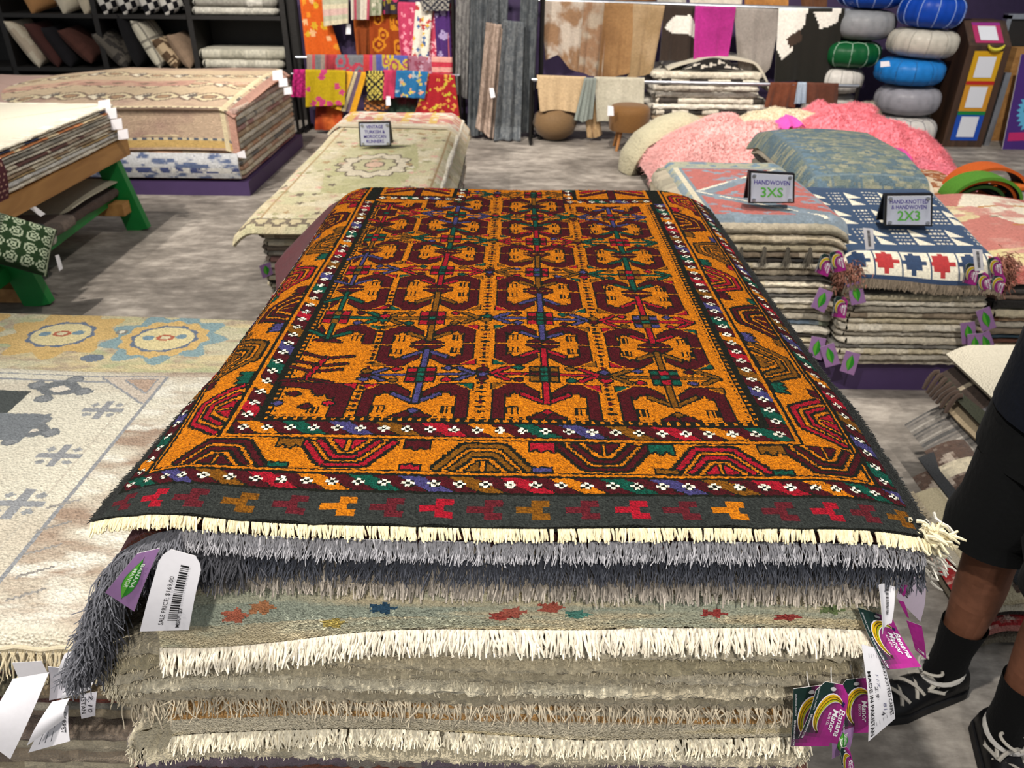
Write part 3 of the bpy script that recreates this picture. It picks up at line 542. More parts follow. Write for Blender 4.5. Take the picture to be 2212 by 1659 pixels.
for k, (z1, z0, x0, x1, y0, cs, st, nm, lab) in enumerate(lay):
    if not lab:   # rugs whose face hangs down in front
        big = nm == 'flowered_rug'
        t = thing(nm, 'cream knotted rug with salmon flowers and white fringe hanging down the centre pile front' if big else 'cream rug with an orange band hanging low on the centre pile front', 'rug', (0, 1.2, z0), GC)
        edge_slab(x0, x1, y0+.012, 1.84, z0, z1, cs, seed=40+k, zfun=zsag).obj('folded_body', 'plush', t)
        def hang(u, v, big=big, z1=z1, y0=y0):
            drop = (.050 if big else .055); sag = (0.026*np.clip((.15-u)/.5, 0, 1)-.018*np.exp(-((u-.1)/.14)**2)+.010*np.sin(u*14) if big else .006*np.sin(u*11)); L = drop+sag
            yy = y0+.010-.030*np.sin(np.minimum(1, v*1.25)*1.5)*(1 if big else .7); zz = z1-.004-L*v**1.3
            return u, yy+.004*(noise(u*12, v*2, 7)-.5), zz+zsag(u, 0)
        u0, u1 = (-0.395, 0.412) if big else (-0.42, 0.372)
        ph = Pat(u1-u0, 0.11, 0.0028, '#dccca8' if big else '#e0d4ba')
        ph.mottle(C('#c4c4aa') if big else C('#d2c6ac'), .12, .03, .40, .62, 3); ph.mottle(C('#e8d6ac'), .2, .03, .55, .7, 8)
        if big:
            ph.mottle(C('#b2b8a4'), .25, .02, .35, .6, 31, y0=0.045, y1=.075)
            for q, cc in ((.09, '#c9745a'), (.12, '#c98a60'), (.255, '#3a5a72'), (.385, '#b8564a'), (.40, '#c06a58'), (.44, '#b8604e'), (.47, '#5a8f80'), (.62, '#b04a44'), (.70, '#b04a44'), (.75, '#7a8a5a'), (.20, '#c8b060')):
                ph.ell(q, .070+.016*math.sin(q*40), .013, .009, C(cc), None, .25, 5)
        else:
            ph.mottle(C('#d0a066'), .3, .012, .40, .58, 12, y0=.03, y1=.07)
        ph.fade(.09, k)
        U, V = np.meshgrid(np.linspace(u0, u1, ph.nu+1), np.linspace(1, 0, ph.nv+1)); X, Y, Z = hang(U, V)
        if True: Y = Y+.0006*RNG.standard_normal(Y.shape); Z = Z+.0004*RNG.standard_normal(Z.shape)
        cloth(X, Y, Z, ph.a[::-1], .007, C('#d8ccb0')).obj('hanging_face', 'knotted', t)
        ff = lambda u, v, hang=hang: (lambda q: (q[0], q[1]-.001, q[2]))(hang(u, v))
        if big: fringe_edge(t, ff, u0, u1, 700, .022, .0017, C('#e6dcc8'), (.05, -.7, -.6), .3, .6, v=1.0, seed=21, clump=4, spread=.1, segs=4)
        else: fringe_edge(t, ff, u0, u1, 900, .016, .0016, C('#e6dcc4'), (.0, -.8, -.5), .4, .9, v=1.0, seed=22, spread=.4)
        continue
    if st == '' and nm == 'mauve_grey_rug': 
        edge_slab(x0, x1, y0, 1.84, z0, z1, cs, seed=40+k, zfun=zsag).obj(nm, 'plush', label=lab, cat='rug', group=GC); continue
    t = thing(nm, lab, 'rug', (0, 1.2, z0), GC)
    edge_slab(x0, x1, y0, 1.84, z0, z1, cs, seed=40+k, zfun=zsag, bulge=.011).obj('body', 'plush', t)
    fe = lambda u, v, y0=y0, z1=z1, z0=z0: (u, np.full_like(u, y0-.006), z1-.012+zsag(u, 0))
    cc = C(cs[0])
    if st == 'fr': fringe_edge(t, fe, x0+.02, x1-.01, 700, .034, .0013, C('#a0968a'), (0, -.55, -.75), .25, .35, seed=30, segs=4, spread=.09)
    elif st == 'fr2': fringe_edge(t, fe, x0+.01, x1-.01, 520, .018, .0014, C('#a89e92'), (0, -.7, -.6), .3, .4, seed=31, spread=.15)
    elif st == 'loop': fringe_edge(t, fe, x0+.02, x1-.01, 560, .022, .0012, C('#b0a48e'), (.3, -.75, -.4), .5, 1.2, seed=32, segs=5, spread=.5)
    if st in ('fz', 'fr', 'fr2', 'loop'): fuzz(t, x0, x1, y0-.003, z0+.003, z1-.002, 2600, .0045, .0009, cc*1.1, 60+k, left=x0)
# lower part of the pile down to its plinth
z = 0.600
lowc = [['#7a4a3a', '#5c3a3a'], ['#c7bca4', '#b5a98f'], ['#8f8a80', '#a59d8c'], ['#b4a48a', '#c9bda2'], ['#9c8d78', '#7c7064'], ['#cbbfa6', '#b8ab90'], ['#a3968a', '#8c7f74'], ['#c2b598', '#b0a284'], ['#8a7a6c', '#a2917c'], ['#c9bda2', '#b5a98f'], ['#76665a', '#8c7a6c'], ['#bfb49c', '#aa9e86']]
for k, cs in enumerate(lowc):
    h = .038; edge_slab(-.50, .40, .64+.006*math.sin(k*2.1), 1.84, z-h, z, cs, seed=80+k, nx=60, ny=30).obj('folded_rug', 'plush', label='%s folded rug low in the centre pile, %s of the dozen' % (['brown', 'cream', 'grey', 'beige', 'taupe', 'ivory', 'mauve', 'sand', 'umber', 'pale', 'dark brown', 'oatmeal'][k], ordn(k)), cat='rug', group='lower rugs of the centre pile'); z -= h
MB().box((-.49, .66, 0), (.39, 1.83, z)).obj('display_plinth', 'purple_paint', label='purple plinth under the centre pile with the orange rug', cat='plinth', smooth=False)
# ------------------------------------------------------------------ text and hang tags
_TX = {}
def text2d(txt, bold=0.0, shear=0.0, space=1.0):
    key = (txt, bold, shear, space)
    if key not in _TX:
        cu = bpy.data.curves.new('t', 'FONT'); cu.body = txt; cu.offset = bold; cu.shear = shear; cu.space_character = space; cu.resolution_u = 2
        ob = bpy.data.objects.new('t', cu); COL.objects.link(ob); dg = bpy.context.evaluated_depsgraph_get(); me = bpy.data.meshes.new_from_object(ob.evaluated_get(dg))
        V = np.array([v.co[:2] for v in me.vertices]); Fc = [list(p.vertices) for p in me.polygons]
        bpy.data.objects.remove(ob); bpy.data.curves.remove(cu); bpy.data.meshes.remove(me)
        lo = V.min(0); V = V-lo; _TX[key] = (V, Fc, V.max(0))
    return _TX[key]
class Card:
    """a bent rectangular card; s runs across, t runs up; corners bl, br, tr, tl in world space"""
    def __init__(s, bl, br, tr, tl, bend=0.0, bend2=0.0):
        s.c = [np.array(q, float) for q in (bl, br, tr, tl)]; n = np.cross(s.c[1]-s.c[0], s.c[3]-s.c[0]); s.n = n/np.linalg.norm(n); s.b = bend; s.b2 = bend2
    def P(s, st, off=0.0):
        st = np.asarray(st, float).reshape(-1, 2); a = st[:, :1]; b = st[:, 1:]
        Q = s.c[0]*(1-a)*(1-b)+s.c[1]*a*(1-b)+s.c[2]*a*b+s.c[3]*(1-a)*b
        return Q+s.n*(off+s.b*np.sin(math.pi*b)+s.b2*np.sin(math.pi*a))
    def body(s, colf, cut=0.14, clip=0.2, ns=10, nt=14, thick=0.0006, back=None):
        S, T = np.meshgrid(np.linspace(0, 1, ns+1), np.linspace(0, 1, nt+1)); w = np.where(T > 1-cut, 1-2*clip*(T-(1-cut))/cut, 1.0)
        Q = s.P(np.stack([.5+(S-.5)*w, T], -1).reshape(-1, 2)).reshape(nt+1, ns+1, 3); sc, tc = np.meshgrid((np.arange(ns)+.5)/ns, (np.arange(nt)+.5)/nt)
        return cloth(Q[..., 0], Q[..., 1], Q[..., 2], colf(sc, tc), thick, C('#e8e4e4'), back if back is not None else C('#d9d4dc'), k=1)
    def poly(s, m, pts, col, off=0.0008):
        V = s.P(pts, off); m.add(V, [list(range(len(V)))], C(col) if isinstance(col, str) else col)
    def strip(s, m, A, B, col, off=0.0008):
        A = s.P(A, off); B = s.P(B, off); V = np.stack([A, B]); m.grid(V[..., 0], V[..., 1], V[..., 2], C(col) if isinstance(col, str) else col)
    def text(s, m, txt, org, size, col, asp, rot=-90, width=None, bold=0.0, shear=0.0, off=0.0012, space=1.0):
        """size = letter height as a share of the card width; asp = height/width of the card"""
        V, Fc, mx = text2d(txt, bold, shear, space); k = size/0.72; V = V*k
        if width: V = V*np.array([width/(mx[0]*k), 1])
        a, b = V[:, 0], V[:, 1]
        if rot == -90: st = np.stack([org[0]+b, org[1]-a/asp], 1)
        elif rot == 90: st = np.stack([org[0]-b, org[1]+a/asp], 1)
        else: st = np.stack([org[0]+a, org[1]+b/asp], 1)
        m.add(s.P(st, off), Fc, C(col) if isinstance(col, str) else col)
def banana_art(cd, asp, parent, full=True):
    th = np.linspace(math.radians(50), math.radians(232), 16); c = np.array([.60, .47])
    def arc(r, sq=1.0): return np.stack([c[0]+r*np.cos(th)*sq, c[1]+r*np.sin(th)/asp*1.15], 1)
    w = np.sin(np.linspace(0.10, math.pi-.10, 16))
    mid = 0.40; m = MB()
    def ring(r0, r1): return np.stack([c[0]+r0*np.cos(th), c[1]+r0*np.sin(th)/asp*1.2], 1), np.stack([c[0]+r1*np.cos(th), c[1]+r1*np.sin(th)/asp*1.2], 1)
    A, B = ring(mid-.105*w-.012, mid+.085*w+.012); cd.strip(m, A, B, '#e9e4ee', .0008)
    A, B = ring(mid-.090*w-.004, mid+.070*w+.004); cd.strip(m, A, B, '#e6b81c', .0011)
    A, B = ring(mid-.088*w, mid-.030*w); cd.strip(m, A, B, '#b9bb1e', .0013)
    for q in (-.030, .028): A, B = ring(mid+q*w-.006, mid+q*w+.006); cd.strip(m, A, B, '#2c2118', .0015)
    e = ring(mid, mid)[0]; cd.poly(m, [e[0]+d for d in ((-.045, -.01), (.02, -.045), (.06, .02), (-.02, .05))], '#2a1a5c', .0014); cd.poly(m, [e[-1]+d for d in ((-.03, .02), (.03, .02), (.025, -.03), (-.025, -.03))], '#3a2a20', .0014)
    m.obj('banana_logo', 'print', parent, label='printed yellow banana', smooth=False)
    m = MB()
    cd.text(m, 'Banana', (.79, .66), .17, '#ffffff', asp, -90, .70, .014, .25); cd.text(m, 'Manor', (.61, .64), .16, '#ffffff', asp, -90, .58, .014, .25); cd.text(m, 'RUG CO.', (.51, .58), .07, '#ffffff', asp, -90, .32, .008)
    cd.text(m, 'BANANAMANOR.COM', (.035, .50), .052, '#f4f0f4', asp, -90, .66, .004); cd.text(m, '@BANANA_MANOR', (.035, .93), .045, '#d8d8dc', asp, -90, .50, .0)
    m.obj('lettering', 'print', parent, smooth=False)
def mag_col(s, t):
    f = fbm(s*5+t*2, t*6, 12); g = np.clip((s*1.1+(1-t)*.55-.42)*1.5+(f-.5)*.8, 0, 1)[..., None]
    return (C('#1c3430')*(1-g)+C('#a92b86')*g)*(0.8+.4*fbm(s*14, t*18, 5))[..., None]
def px_card(c, y, bend=0, bend2=0):
    y = y if isinstance(y, (list, tuple)) else [y]*4; tl, tr, br, bl = [aty(p[0], p[1], d) for p, d in zip(c, y)]
    return Card(bl, br, tr, tl, bend, bend2)
def cord(parent, p, q, col='#d8d4cc', r=.0006):
    p = np.array(p); q = np.array(q); MB().tube([p+(q-p)*t+np.array([0, 0, -.004*math.sin(t*3.14)]) for t in np.linspace(0, 1, 6)], r, 5, C(col)).obj('cord', 'print', parent)
def banana_tag(c, y, label, bend=.003, group=None, bend2=0, asp=1.42, clip=True):
    cd = px_card(c, y, bend, bend2); t = thing('hang_tag', label, 'tag', cd.P([(.5, 0)])[0], group); cd.body(mag_col, .14 if clip else .02, .22 if clip else 0.0).obj('card', 'card', t); banana_art(cd, asp, t)
    m = MB(); cd.poly(m, [(.5+.09*math.cos(a)*k, .925+.03*math.sin(a)*k) for a in np.linspace(0, 6.28, 9)[:-1] for k in (1,)], '#c8c8c8'); m.obj('fastener', 'print', t, smooth=False)
    cord(t, cd.P([(.5, .93)])[0], cd.P([(.45, 1.12)], -.01)[0]); return cd, t
def white_tag(c, y, label, bend=.002, group=None, bend2=0, lines=None, art=None, clip=True, tint='#e9e6ea'):
    cd = px_card(c, y, bend, bend2); t = thing('paper_tag', label, 'tag', cd.P([(.5, 0)])[0], group); cd.body(lambda s, tt: np.broadcast_to(C(tint), s.shape+(3,)).copy(), .10 if clip else .02, .2 if clip else 0.0, back=C('#dcd8de')).obj('card', 'card', t)
    if art: art(cd, t)
    return cd, t
GT = 'tags at the front right of the centre pile'
banana_tag([(1714, 1488), (1792, 1478), (1792, 1612), (1708, 1612)], .598, 'purple banana tag mostly hidden behind the front banana tag', .002, GT, clip=False)
banana_tag([(1768, 1470), (1836, 1482), (1809, 1607), (1725, 1594)], .580, 'front purple banana tag, leftmost with its whole logo in view', .004, GT)
banana_tag([(1812, 1470), (1886, 1462), (1890, 1582), (1818, 1584)], .612, 'purple banana tag right of the front one, partly under the white tag', .002, GT)
banana_tag([(1853, 1312), (1928, 1336), (1990, 1440), (1916, 1447)], [.612, .62, .590, .585], 'bright purple banana tag curling out below the folded white tag', -.006, GT, clip=False)
def knot_art(cd, t):
    m = MB(); cd.text(m, 'MADE IN PAKISTAN', (.06, .76), .15, '#1c1c1c', 2.4, -90, 1.72, .010); cd.text(m, 'HAND-KNOTTED CARPET', (.82, .985), .13, '#1c1c1c', 2.4, -90, 2.1, .008)
    for q in (.30, .42, .56, .70): cd.strip(m, [(q, .93), (q, .12)], [(q+.012, .93), (q+.012, .12)], '#6a6a70')
    cd.text(m, '2.9', (.32, .60), .14, '#23232e', 2.4, -90, .34, .0, .2); cd.text(m, '4', (.50, .26), .15, '#23232e', 2.4, -90, .14, .0, .2); cd.text(m, '117', (.44, .72), .12, '#7a7a92', 2.4, -90, .36, .0, .2); cd.text(m, '81', (.60, .36), .12, '#7a7a92', 2.4, -90, .26, .0, .2)
    m.obj('lettering', 'print', t, smooth=False)
white_tag([(1861, 1392), (1900, 1402), (1934, 1552), (1876, 1602)], [.60, .60, .585, .575], 'long white hand-knotted carpet tag reading MADE IN PAKISTAN', .006, GT, art=knot_art, clip=False)
def bar_art(cd, t, x0=.30, rot=-90, txt=None, seed=3, y0=.12, y1=.92, w=.2):
    g = np.random.default_rng(seed); m = MB(); y = y0
    while y < y1:
        h = g.choice([.008, .014, .02]); cd.strip(m, [(x0, y), (x0, y+h)], [(x0+w, y), (x0+w, y+h)], '#1a1a1c'); y += h+g.choice([.008, .014])
    m.obj('barcode', 'print', t, smooth=False)
    if txt:
        m = MB()
        for s_, org, size, width, asp in txt: cd.text(m, s_, org, size, '#26262a', asp, rot, width, .004)
        m.obj('lettering', 'print', t, smooth=False)
white_tag([(1948, 1196), (1999, 1245), (1988, 1343), (1936, 1290)], [.66, .70, .70, .66], 'pinkish barcode tag sticking out past the white corner tuft', .003, GT, art=lambda cd, t: bar_art(cd, t, .12, -90, None, 5, .2, .92, .22), tint='#d9c6d6')
white_tag([(1899, 1264), (1933, 1268), (1926, 1346), (1907, 1370)], [.606, .61, .60, .597], 'narrow folded white barcode tag under the charcoal fringe corner', .002, GT, bend2=-.004, art=lambda cd, t: bar_art(cd, t, .48, -90, None, 6, .3, .95, .18), clip=False)
cd = px_card([(1958, 1340), (1991, 1352), (2001, 1424), (1977, 1404)], .66, .002); t = thing('hang_tag', 'small magenta tag hanging free above the far sneaker', 'tag', cd.P([(.5, 0)])[0], GT); cd.body(lambda s, q: mag_col(s*.3+.75, q), .02, 0).obj('card', 'card', t); m = MB(); cd.text(m, '.COM', (.2, .10), .2, '#ffffff', 2, 0, .6, .004); m.obj('lettering', 'print', t, smooth=False)
cd = px_card([(1944, 1262), (1960, 1264), (1953, 1290), (1940, 1276)], .63, .001); t = cd.body(lambda s, q: mag_col(s*.3+.75, q), .02, 0).obj('hang_tag', 'card', label='tiny magenta tag corner peeking out under the white tuft', cat='tag', group=GT)
cd = px_card([(1940, 1296), (1953, 1300), (1964, 1336), (1958, 1332)], .65, .001); cd.body(lambda s, q: mag_col(s*.3+.75, q), .02, 0).obj('hang_tag', 'card', label='thin magenta tag sliver left of the pinkish barcode tag', cat='tag', group=GT)
def leaf_art(cd, t, asp=1.5, txt=True):
    m = MB(); th = np.linspace(0, math.pi, 12); A = np.stack([.5-.26*np.sin(th), .12+.76*th/math.pi], 1); B = np.stack([.5+.26*np.sin(th), .12+.76*th/math.pi], 1); cd.strip(m, A, B, '#2f8a2a'); A2 = A.copy(); B2 = A.copy(); B2[:, 0] = .5; A2[:, 0] = .5-.22*np.sin(th); cd.strip(m, A2, B2, '#5fae3a', .0011); cd.strip(m, [(.49, .1), (.49, .92)], [(.51, .1), (.51, .92)], '#1e5c22', .0013)
    m.obj('leaf_logo', 'print', t, label='printed green leaf', smooth=False)
    if txt: m = MB(); cd.text(m, 'BANANA', (.56, .80), .15, '#e8f2e0', asp, -90, .62, .004); cd.text(m, 'MANOR', (.36, .72), .15, '#e8f2e0', asp, -90, .55, .004); m.obj('lettering', 'print', t, smooth=False)
def leaf_tag(c, y, label, group=None, bend=.002, txt=True, col='#9d76a6'):
    cd = px_card(c, y, bend); t = thing('leaf_tag', label, 'tag', cd.P([(.5, 0)])[0], group); cd.body(lambda s, q: np.broadcast_to(C(col), s.shape+(3,))*(.85+.3*fbm(s*4, q*4, 3))[..., None], .03, 0, ns=5, nt=7).obj('card', 'card', t); leaf_art(cd, t, 1.5, txt); return cd, t
leaf_tag([(1796, 1588), (1845, 1560), (1836, 1618), (1797, 1640)], .612, 'green leaf tag half hidden below the front purple tags', GT)
banana_tag([(1812, 1618), (1834, 1612), (1850, 1680), (1822, 1678)], .600, 'little purple tag at the bottom edge under the leaf tag', .002, GT)
GL = 'tags at the front left of the centre pile'
leaf_tag([(296, 1196), (345, 1184), (290, 1321), (227, 1280)], [.575, .575, .582, .585], 'purple tag with green leaf lettered BANANA MANOR left of the sale price tag', GL, .004)
def sale_art(cd, t): bar_art(cd, t, .52, 90, [('SALE PRICE: $169.00', (.46, .10), .10, .92, 1.45), ('MSRP: $7', (.80, .06), .08, .42, 1.45)], 9, .16, .86, .20)
white_tag([(352, 1182), (440, 1206), (408, 1361), (302, 1364)], [.572, .574, .566, .564], 'large white sale price tag with barcode hanging at the left front', .004, GL, art=sale_art)
def carpet_art(txt, org=(.86, .9), rot=-90, w=1.0):
    def f(cd, t):
        m = MB(); cd.text(m, txt, org, .14, '#26262a', 1.6, rot, w, .008)
        for q in (.2, .36, .52): cd.strip(m, [(q, .15), (q, .75)], [(q+.02, .15), (q+.02, .75)], '#6a6a70')
        m.obj('lettering', 'print', t, smooth=False)
    return f
white_tag([(26, 1432), (90, 1428), (104, 1456), (46, 1480)], .80, 'small white tag tucked right under the looped fringe', 0, GL, clip=False)
white_tag([(28, 1466), (106, 1452), (22, 1640), (-48, 1588)], [.70, .69, .66, .66], 'biggest blank white tag at the bottom left corner', .008, GL, clip=False)
white_tag([(112, 1530), (148, 1524), (151, 1601), (61, 1626)], [.70, .70, .68, .68], 'white tag with the word CARPET under the curled blank one', .002, GL, art=carpet_art('CARPET', (.80, .86), -90, .9), clip=False)
white_tag([(112, 1516), (150, 1508), (140, 1553), (58, 1611)], [.67, .67, .66, .65], 'curled blank white tag lying over the CARPET tag', .006, GL, clip=False)
white_tag([(103, 1440), (172, 1448), (141, 1506), (106, 1513)], .69, 'greyish white tag folded below the grey fringe tip', -.004, GL, clip=False, tint='#cfccd4')
white_tag([(140, 1412), (206, 1386), (210, 1455), (125, 1454)], [.66, .65, .65, .66], 'bright blank white tag wedged beside the pile corner', .002, GL, clip=False)
white_tag([(172, 1500), (210, 1494), (206, 1546), (176, 1553)], .70, 'white tag with handwritten 2.10 beside the beige rug ends', .002, GL, art=lambda cd, t: (lambda m: (cd.text(m, 'ISTAN', (.12, .9), .26, '#26262a', 1.4, -90, .9, .008), cd.text(m, '2.10', (.55, .95), .28, '#22222c', 1.4, -90, 1.0, .0, .2), m.obj('lettering', 'print', t, smooth=False)))(MB()), clip=False, tint='#d4d1d8')
white_tag([(146, 1480), (214, 1456), (196, 1490), (133, 1510)], [.66, .655, .65, .655], 'narrow ruled white tag bending across the others', .003, GL, art=carpet_art('PET', (.12, .9), -90, .35), clip=False)
# ------------------------------------------------------------------ low pile left of the centre
ZL = 0.62
AX0, AX1, AY0, AY1 = -2.1, -0.53, 0.835, 1.705
pa = Pat(AX1-AX0, AY1-AY0, 0.0042, '#ddd6c2')
def la(px, py): q = atz(px, py, ZL); return q[0]-AX0, q[1]-AY0
pa.mottle(C('#cfc4b0'), .3, .12, .45, .7, 2); pa.mottle(C('#a68f7c'), .16, .05, .44, .72, 5, x0=1.255); pa.mottle(C('#e6e0d0'), .08, .03, .5, .7, 9, x0=1.255)
pa.mottle(C('#bda996'), .2, .05, .5, .74, 7, y1=.11); pa.mottle(C('#b8a490'), .2, .05, .5, .74, 8, y0=.83)
GY = C('#97989a'); GD = C('#777a7c')
pa.rect(1.25, 1.259, .10, .83, GY); pa.rect(0, 1.259, .826, .834, GY); pa.rect(0, 1.25, .800, .806, GY); pa.rect(0, 1.259, .104, .112, GY); pa.rect(1.21, 1.214, .10, .80, C('#c9c0ae'))
pa.poly([(1.25, .826), (1.10, .826), (1.25, .70)], C('#cdbfae'), GY); pa.poly([(1.235, .815), (1.16, .815), (1.235, .75)], C('#b9a08c'), GY)
def motif(c, r, big=False):
    x, y = la(*c)
    if big: pa.poly([(x-r, y), (x-r*.4, y-r*.5), (x+r*.5, y-r*.5), (x+r, y), (x+r*.4, y+r*.6), (x-r*.5, y+r*.6)], GD); pa.dia(x, y, r*.45, r*.3, C('#e2d8c8')); [pa.dia(x+a*r, y+b*r*.8, r*.32, r*.28, C('#8b8d8e'), GD) for a, b in ((-1, .3), (1, -.2), (.2, 1), (-.2, -1))]
    else: pa.rect(x-r, x+r, y-r*.18, y+r*.18, GY); pa.rect(x-r*.2, x+r*.2, y-r*.9, y+r*.9, GY); [pa.dia(x+a*r*.6, y+b*r*.5, r*.25, r*.22, C('#9b9c9c')) for a in (-1, 1) for b in (-1, 1)]
motif((128, 838), .06, True); motif((222, 884), .045); motif((128, 985), .045); motif((40, 1090), .05); motif((60, 930), .055, True)
x, y = la(20, 925); pa.poly([(x-.07, y-.05), (x+.05, y-.05), (x+.06, y+.06), (x-.06, y+.06)], C('#7c8083')); x, y = la(5, 868); pa.rect(x-.06, x+.04, y-.05, y+.05, C('#4e5250'))
for k in range(5): a = la(10+k*22, 1300-k*50); pa.line(a, (a[0]+.05, a[1]+.03), .006, C('#9b9690'))
for k in range(9): motif((-60-k*40, 860+(k % 3)*90), .045, k % 2 == 0)
pa.fade(.07, 4)
def lt(u, v, z=ZL): return u, v, z+0.012*(noise(u*3, v*3, 6)-.5)-0.10*np.clip((-(v-AY0-.03))/.05, 0, 1)**2+0.010*np.exp(-((v-AY1)/.05)**2)*0
U, V = np.meshgrid(np.linspace(AX0, AX1, pa.nu+1), np.linspace(AY0, AY1, pa.nv+1)); X, Y, Z = lt(U, V); Z = Z-.012*np.clip((V-AY1+.03)/.03, 0, 1)**2-.014*np.clip((AY0+.02-V)/.02, 0, 1)**2; Z = Z+.0006*RNG.standard_normal(Z.shape)
tA = thing('cream_carpet', 'cream carpet with grey line border and small grey motifs on the low left pile', 'rug', (-1.3, 1.27, ZL))
cloth(X, Y, Z, pa.a, .012, C('#d8d0bc')).obj('pile', 'coarse_knot', tA)
g = np.random.default_rng(5); n = 300; xs = np.linspace(-1.25, -.56, n); R = np.stack([xs, np.full(n, AY0-.002), np.full(n, ZL-.018)], 1); D = np.tile((0.0, -.55, -.8), (n, 1)); D[:, 0] = .55*np.where((np.arange(n)//3) % 2, -1, 1)*.5+g.normal(0, .08, n)
fo = strands(R, D, .042, .0017, 5, 4, jit(C('#d6c8a8'), n, .1), .3, .5, 6).obj('fringe', 'yarn', tA, kind='stuff'); MB().tube([(x, AY0-.004, ZL-.014+.003*math.sin(x*90)) for x in np.linspace(-1.3, -.55, 60)], .0035, 6, C('#d9ccae')).obj('fringe_cord', 'yarn', tA)
BX0, BX1, BY0, BY1 = -2.2, -0.52, 1.60, 2.05
pb = Pat(BX1-BX0, BY1-BY0, 0.0045, '#cfc6a6'); pb.mottle(C('#b4b78e'), .12, .05, .42, .62, 3); pb.mottle(C('#d9c69a'), .16, .05, .5, .68, 5); pb.mottle(C('#b9a68c'), .05, .02, .52, .72, 6)
def lb(px, py): q = atz(px, py, ZL-.012); return q[0]-BX0, q[1]-BY0
for c, oc in (((132, 722), '#d6b374'), ((358, 728), '#8ea6a8'), ((-130, 715), '#d6b374'), ((-360, 715), '#8ea6a8')):
    x, y = lb(*c); pb.ell(x, y+.004, .15, .135, C(oc), None, .14, 9); pb.ell(x, y, .115, .105, C('#dcb878'), None, .06, 12); pb.ell(x, y, .088, .078, C('#6f7a8c'), None, .05, 10); pb.ell(x, y, .078, .068, C('#e4d3a0')); pb.ell(x, y+.004, .024, .018, C('#b8684e')); pb.ell(x, y+.004, .014, .010, C('#e0d2ac')); pb.ell(x-.045, y, .016, .014, C('#7f98a4')); pb.ell(x+.042, y+.012, .016, .014, C('#7f98a4'))
x, y = lb(265, 716); pb.ell(x, y, .016, .014, C('#8d8a80')); pb.ell(x, y, .009, .008, C('#e8dfc8')); x, y = lb(200, 770); pb.ell(x, y, .03, .02, C('#76808c')); pb.fade(.08, 2)
U, V = np.meshgrid(np.linspace(BX0, BX1, pb.nu+1), np.linspace(BY0, BY1, pb.nv+1)); X, Y, Z = lt(U, V, ZL-.014); Y = Y+.045*(-(U+1.2))*((V-BY0)/(BY1-BY0)); Z = Z-.01*np.clip((V-BY1+.02)/.02, 0, 1)**2
cloth(X, Y, Z, pb.a, .014, C('#d5c9aa')).obj('rosette_carpet', 'coarse_knot', label='sage and tan carpet with yellow rosettes at the back of the low left pile', cat='rug')
z = ZL-.030; GLP = 'carpets in the low left pile'
for k, (h, cs, nm) in enumerate([(.022, ['#8a7a66', '#6e6254'], 'umber'), (.024, ['#c9b590', '#a8b0a0', '#c99a62'], 'tan and teal'), (.022, ['#c77f4c', '#d0b083', '#8a9a98'], 'rust speckled'), (.024, ['#5a3a30', '#7a4a38'], 'chestnut'), (.022, ['#8b7a60', '#6a6450'], 'olive brown'), (.024, ['#7a3420', '#4a2018'], 'brick red'), (.03, ['#8e8a7e', '#b5ab98'], 'grey'), (.03, ['#b5a488', '#7c6a5a'], 'straw'), (.03, ['#6a5a50', '#8a7a6a'], 'cocoa'), (.04, ['#b8ac94', '#9a8e78'], 'beige'), (.04, ['#7a6a5c', '#9c8c78'], 'mocha'), (.04, ['#c0b49a', '#a89a80'], 'ivory'), (.04, ['#6c5c54', '#8a786a'], 'dark taupe'), (.04, ['#b0a48c', '#968a74'], 'dust')]):
    edge_slab(-2.15, -.55-.006*(k % 3), AY0+.012+.008*(k % 4), 1.98, z-h, z, cs, seed=130+k, nx=90, ny=30, wob=.006).obj('carpet', 'plush', label='%s carpet edge, %s below the cream carpet' % (nm, ordn(k)), cat='rug', group=GLP); z -= h
MB().box((-2.12, .87, 0), (-.58, 1.96, z)).obj('display_plinth', 'purple_paint', label='purple plinth under the low left pile', cat='plinth', smooth=False)
# ------------------------------------------------------------------ stacks of small rugs on the right
def stack(x0, x1, y0, y1, ztop, zbot, pal, group, lab, seed, nx=44, ny=26, name='stacked_rug', hs=None, sag=None, tuft=()):
    """thin rugs lying on one another; pal = list of (colour word, [hex...], relative thickness)"""
    tot = sum(q[2] for q in pal); z = ztop; g = np.random.default_rng(seed); out = []
    for k, (w, cs, h) in enumerate(pal):
        th = (ztop-zbot)*h/tot; dx = g.uniform(-.012, .012); dy = g.uniform(-.008, .014)
        o = edge_slab(x0+dx, x1+dx*.7, y0+dy, y1, z-th, z-.002, cs, wob=.005, seed=seed+k, bulge=.009, nx=nx, ny=ny, knob=.0025, zfun=(lambda x, y, f=(z-zbot)/(ztop-zbot): sag(x, y)*f) if sag else None).obj(name, 'plush', label=lab % (w, ordn(k)), cat='rug', group=group)
        out.append((o, z, th)); z -= th
    return out
CR = ['#ddd2ba', '#cfc2a4']; CG = ['#b8b0a0', '#a39a8a']; DK = ['#26221f', '#38312b']; SH = ['#a3927c', '#8a7a66', '#c0b29a']; WT = ['#e8dfcc', '#d9ceb8']
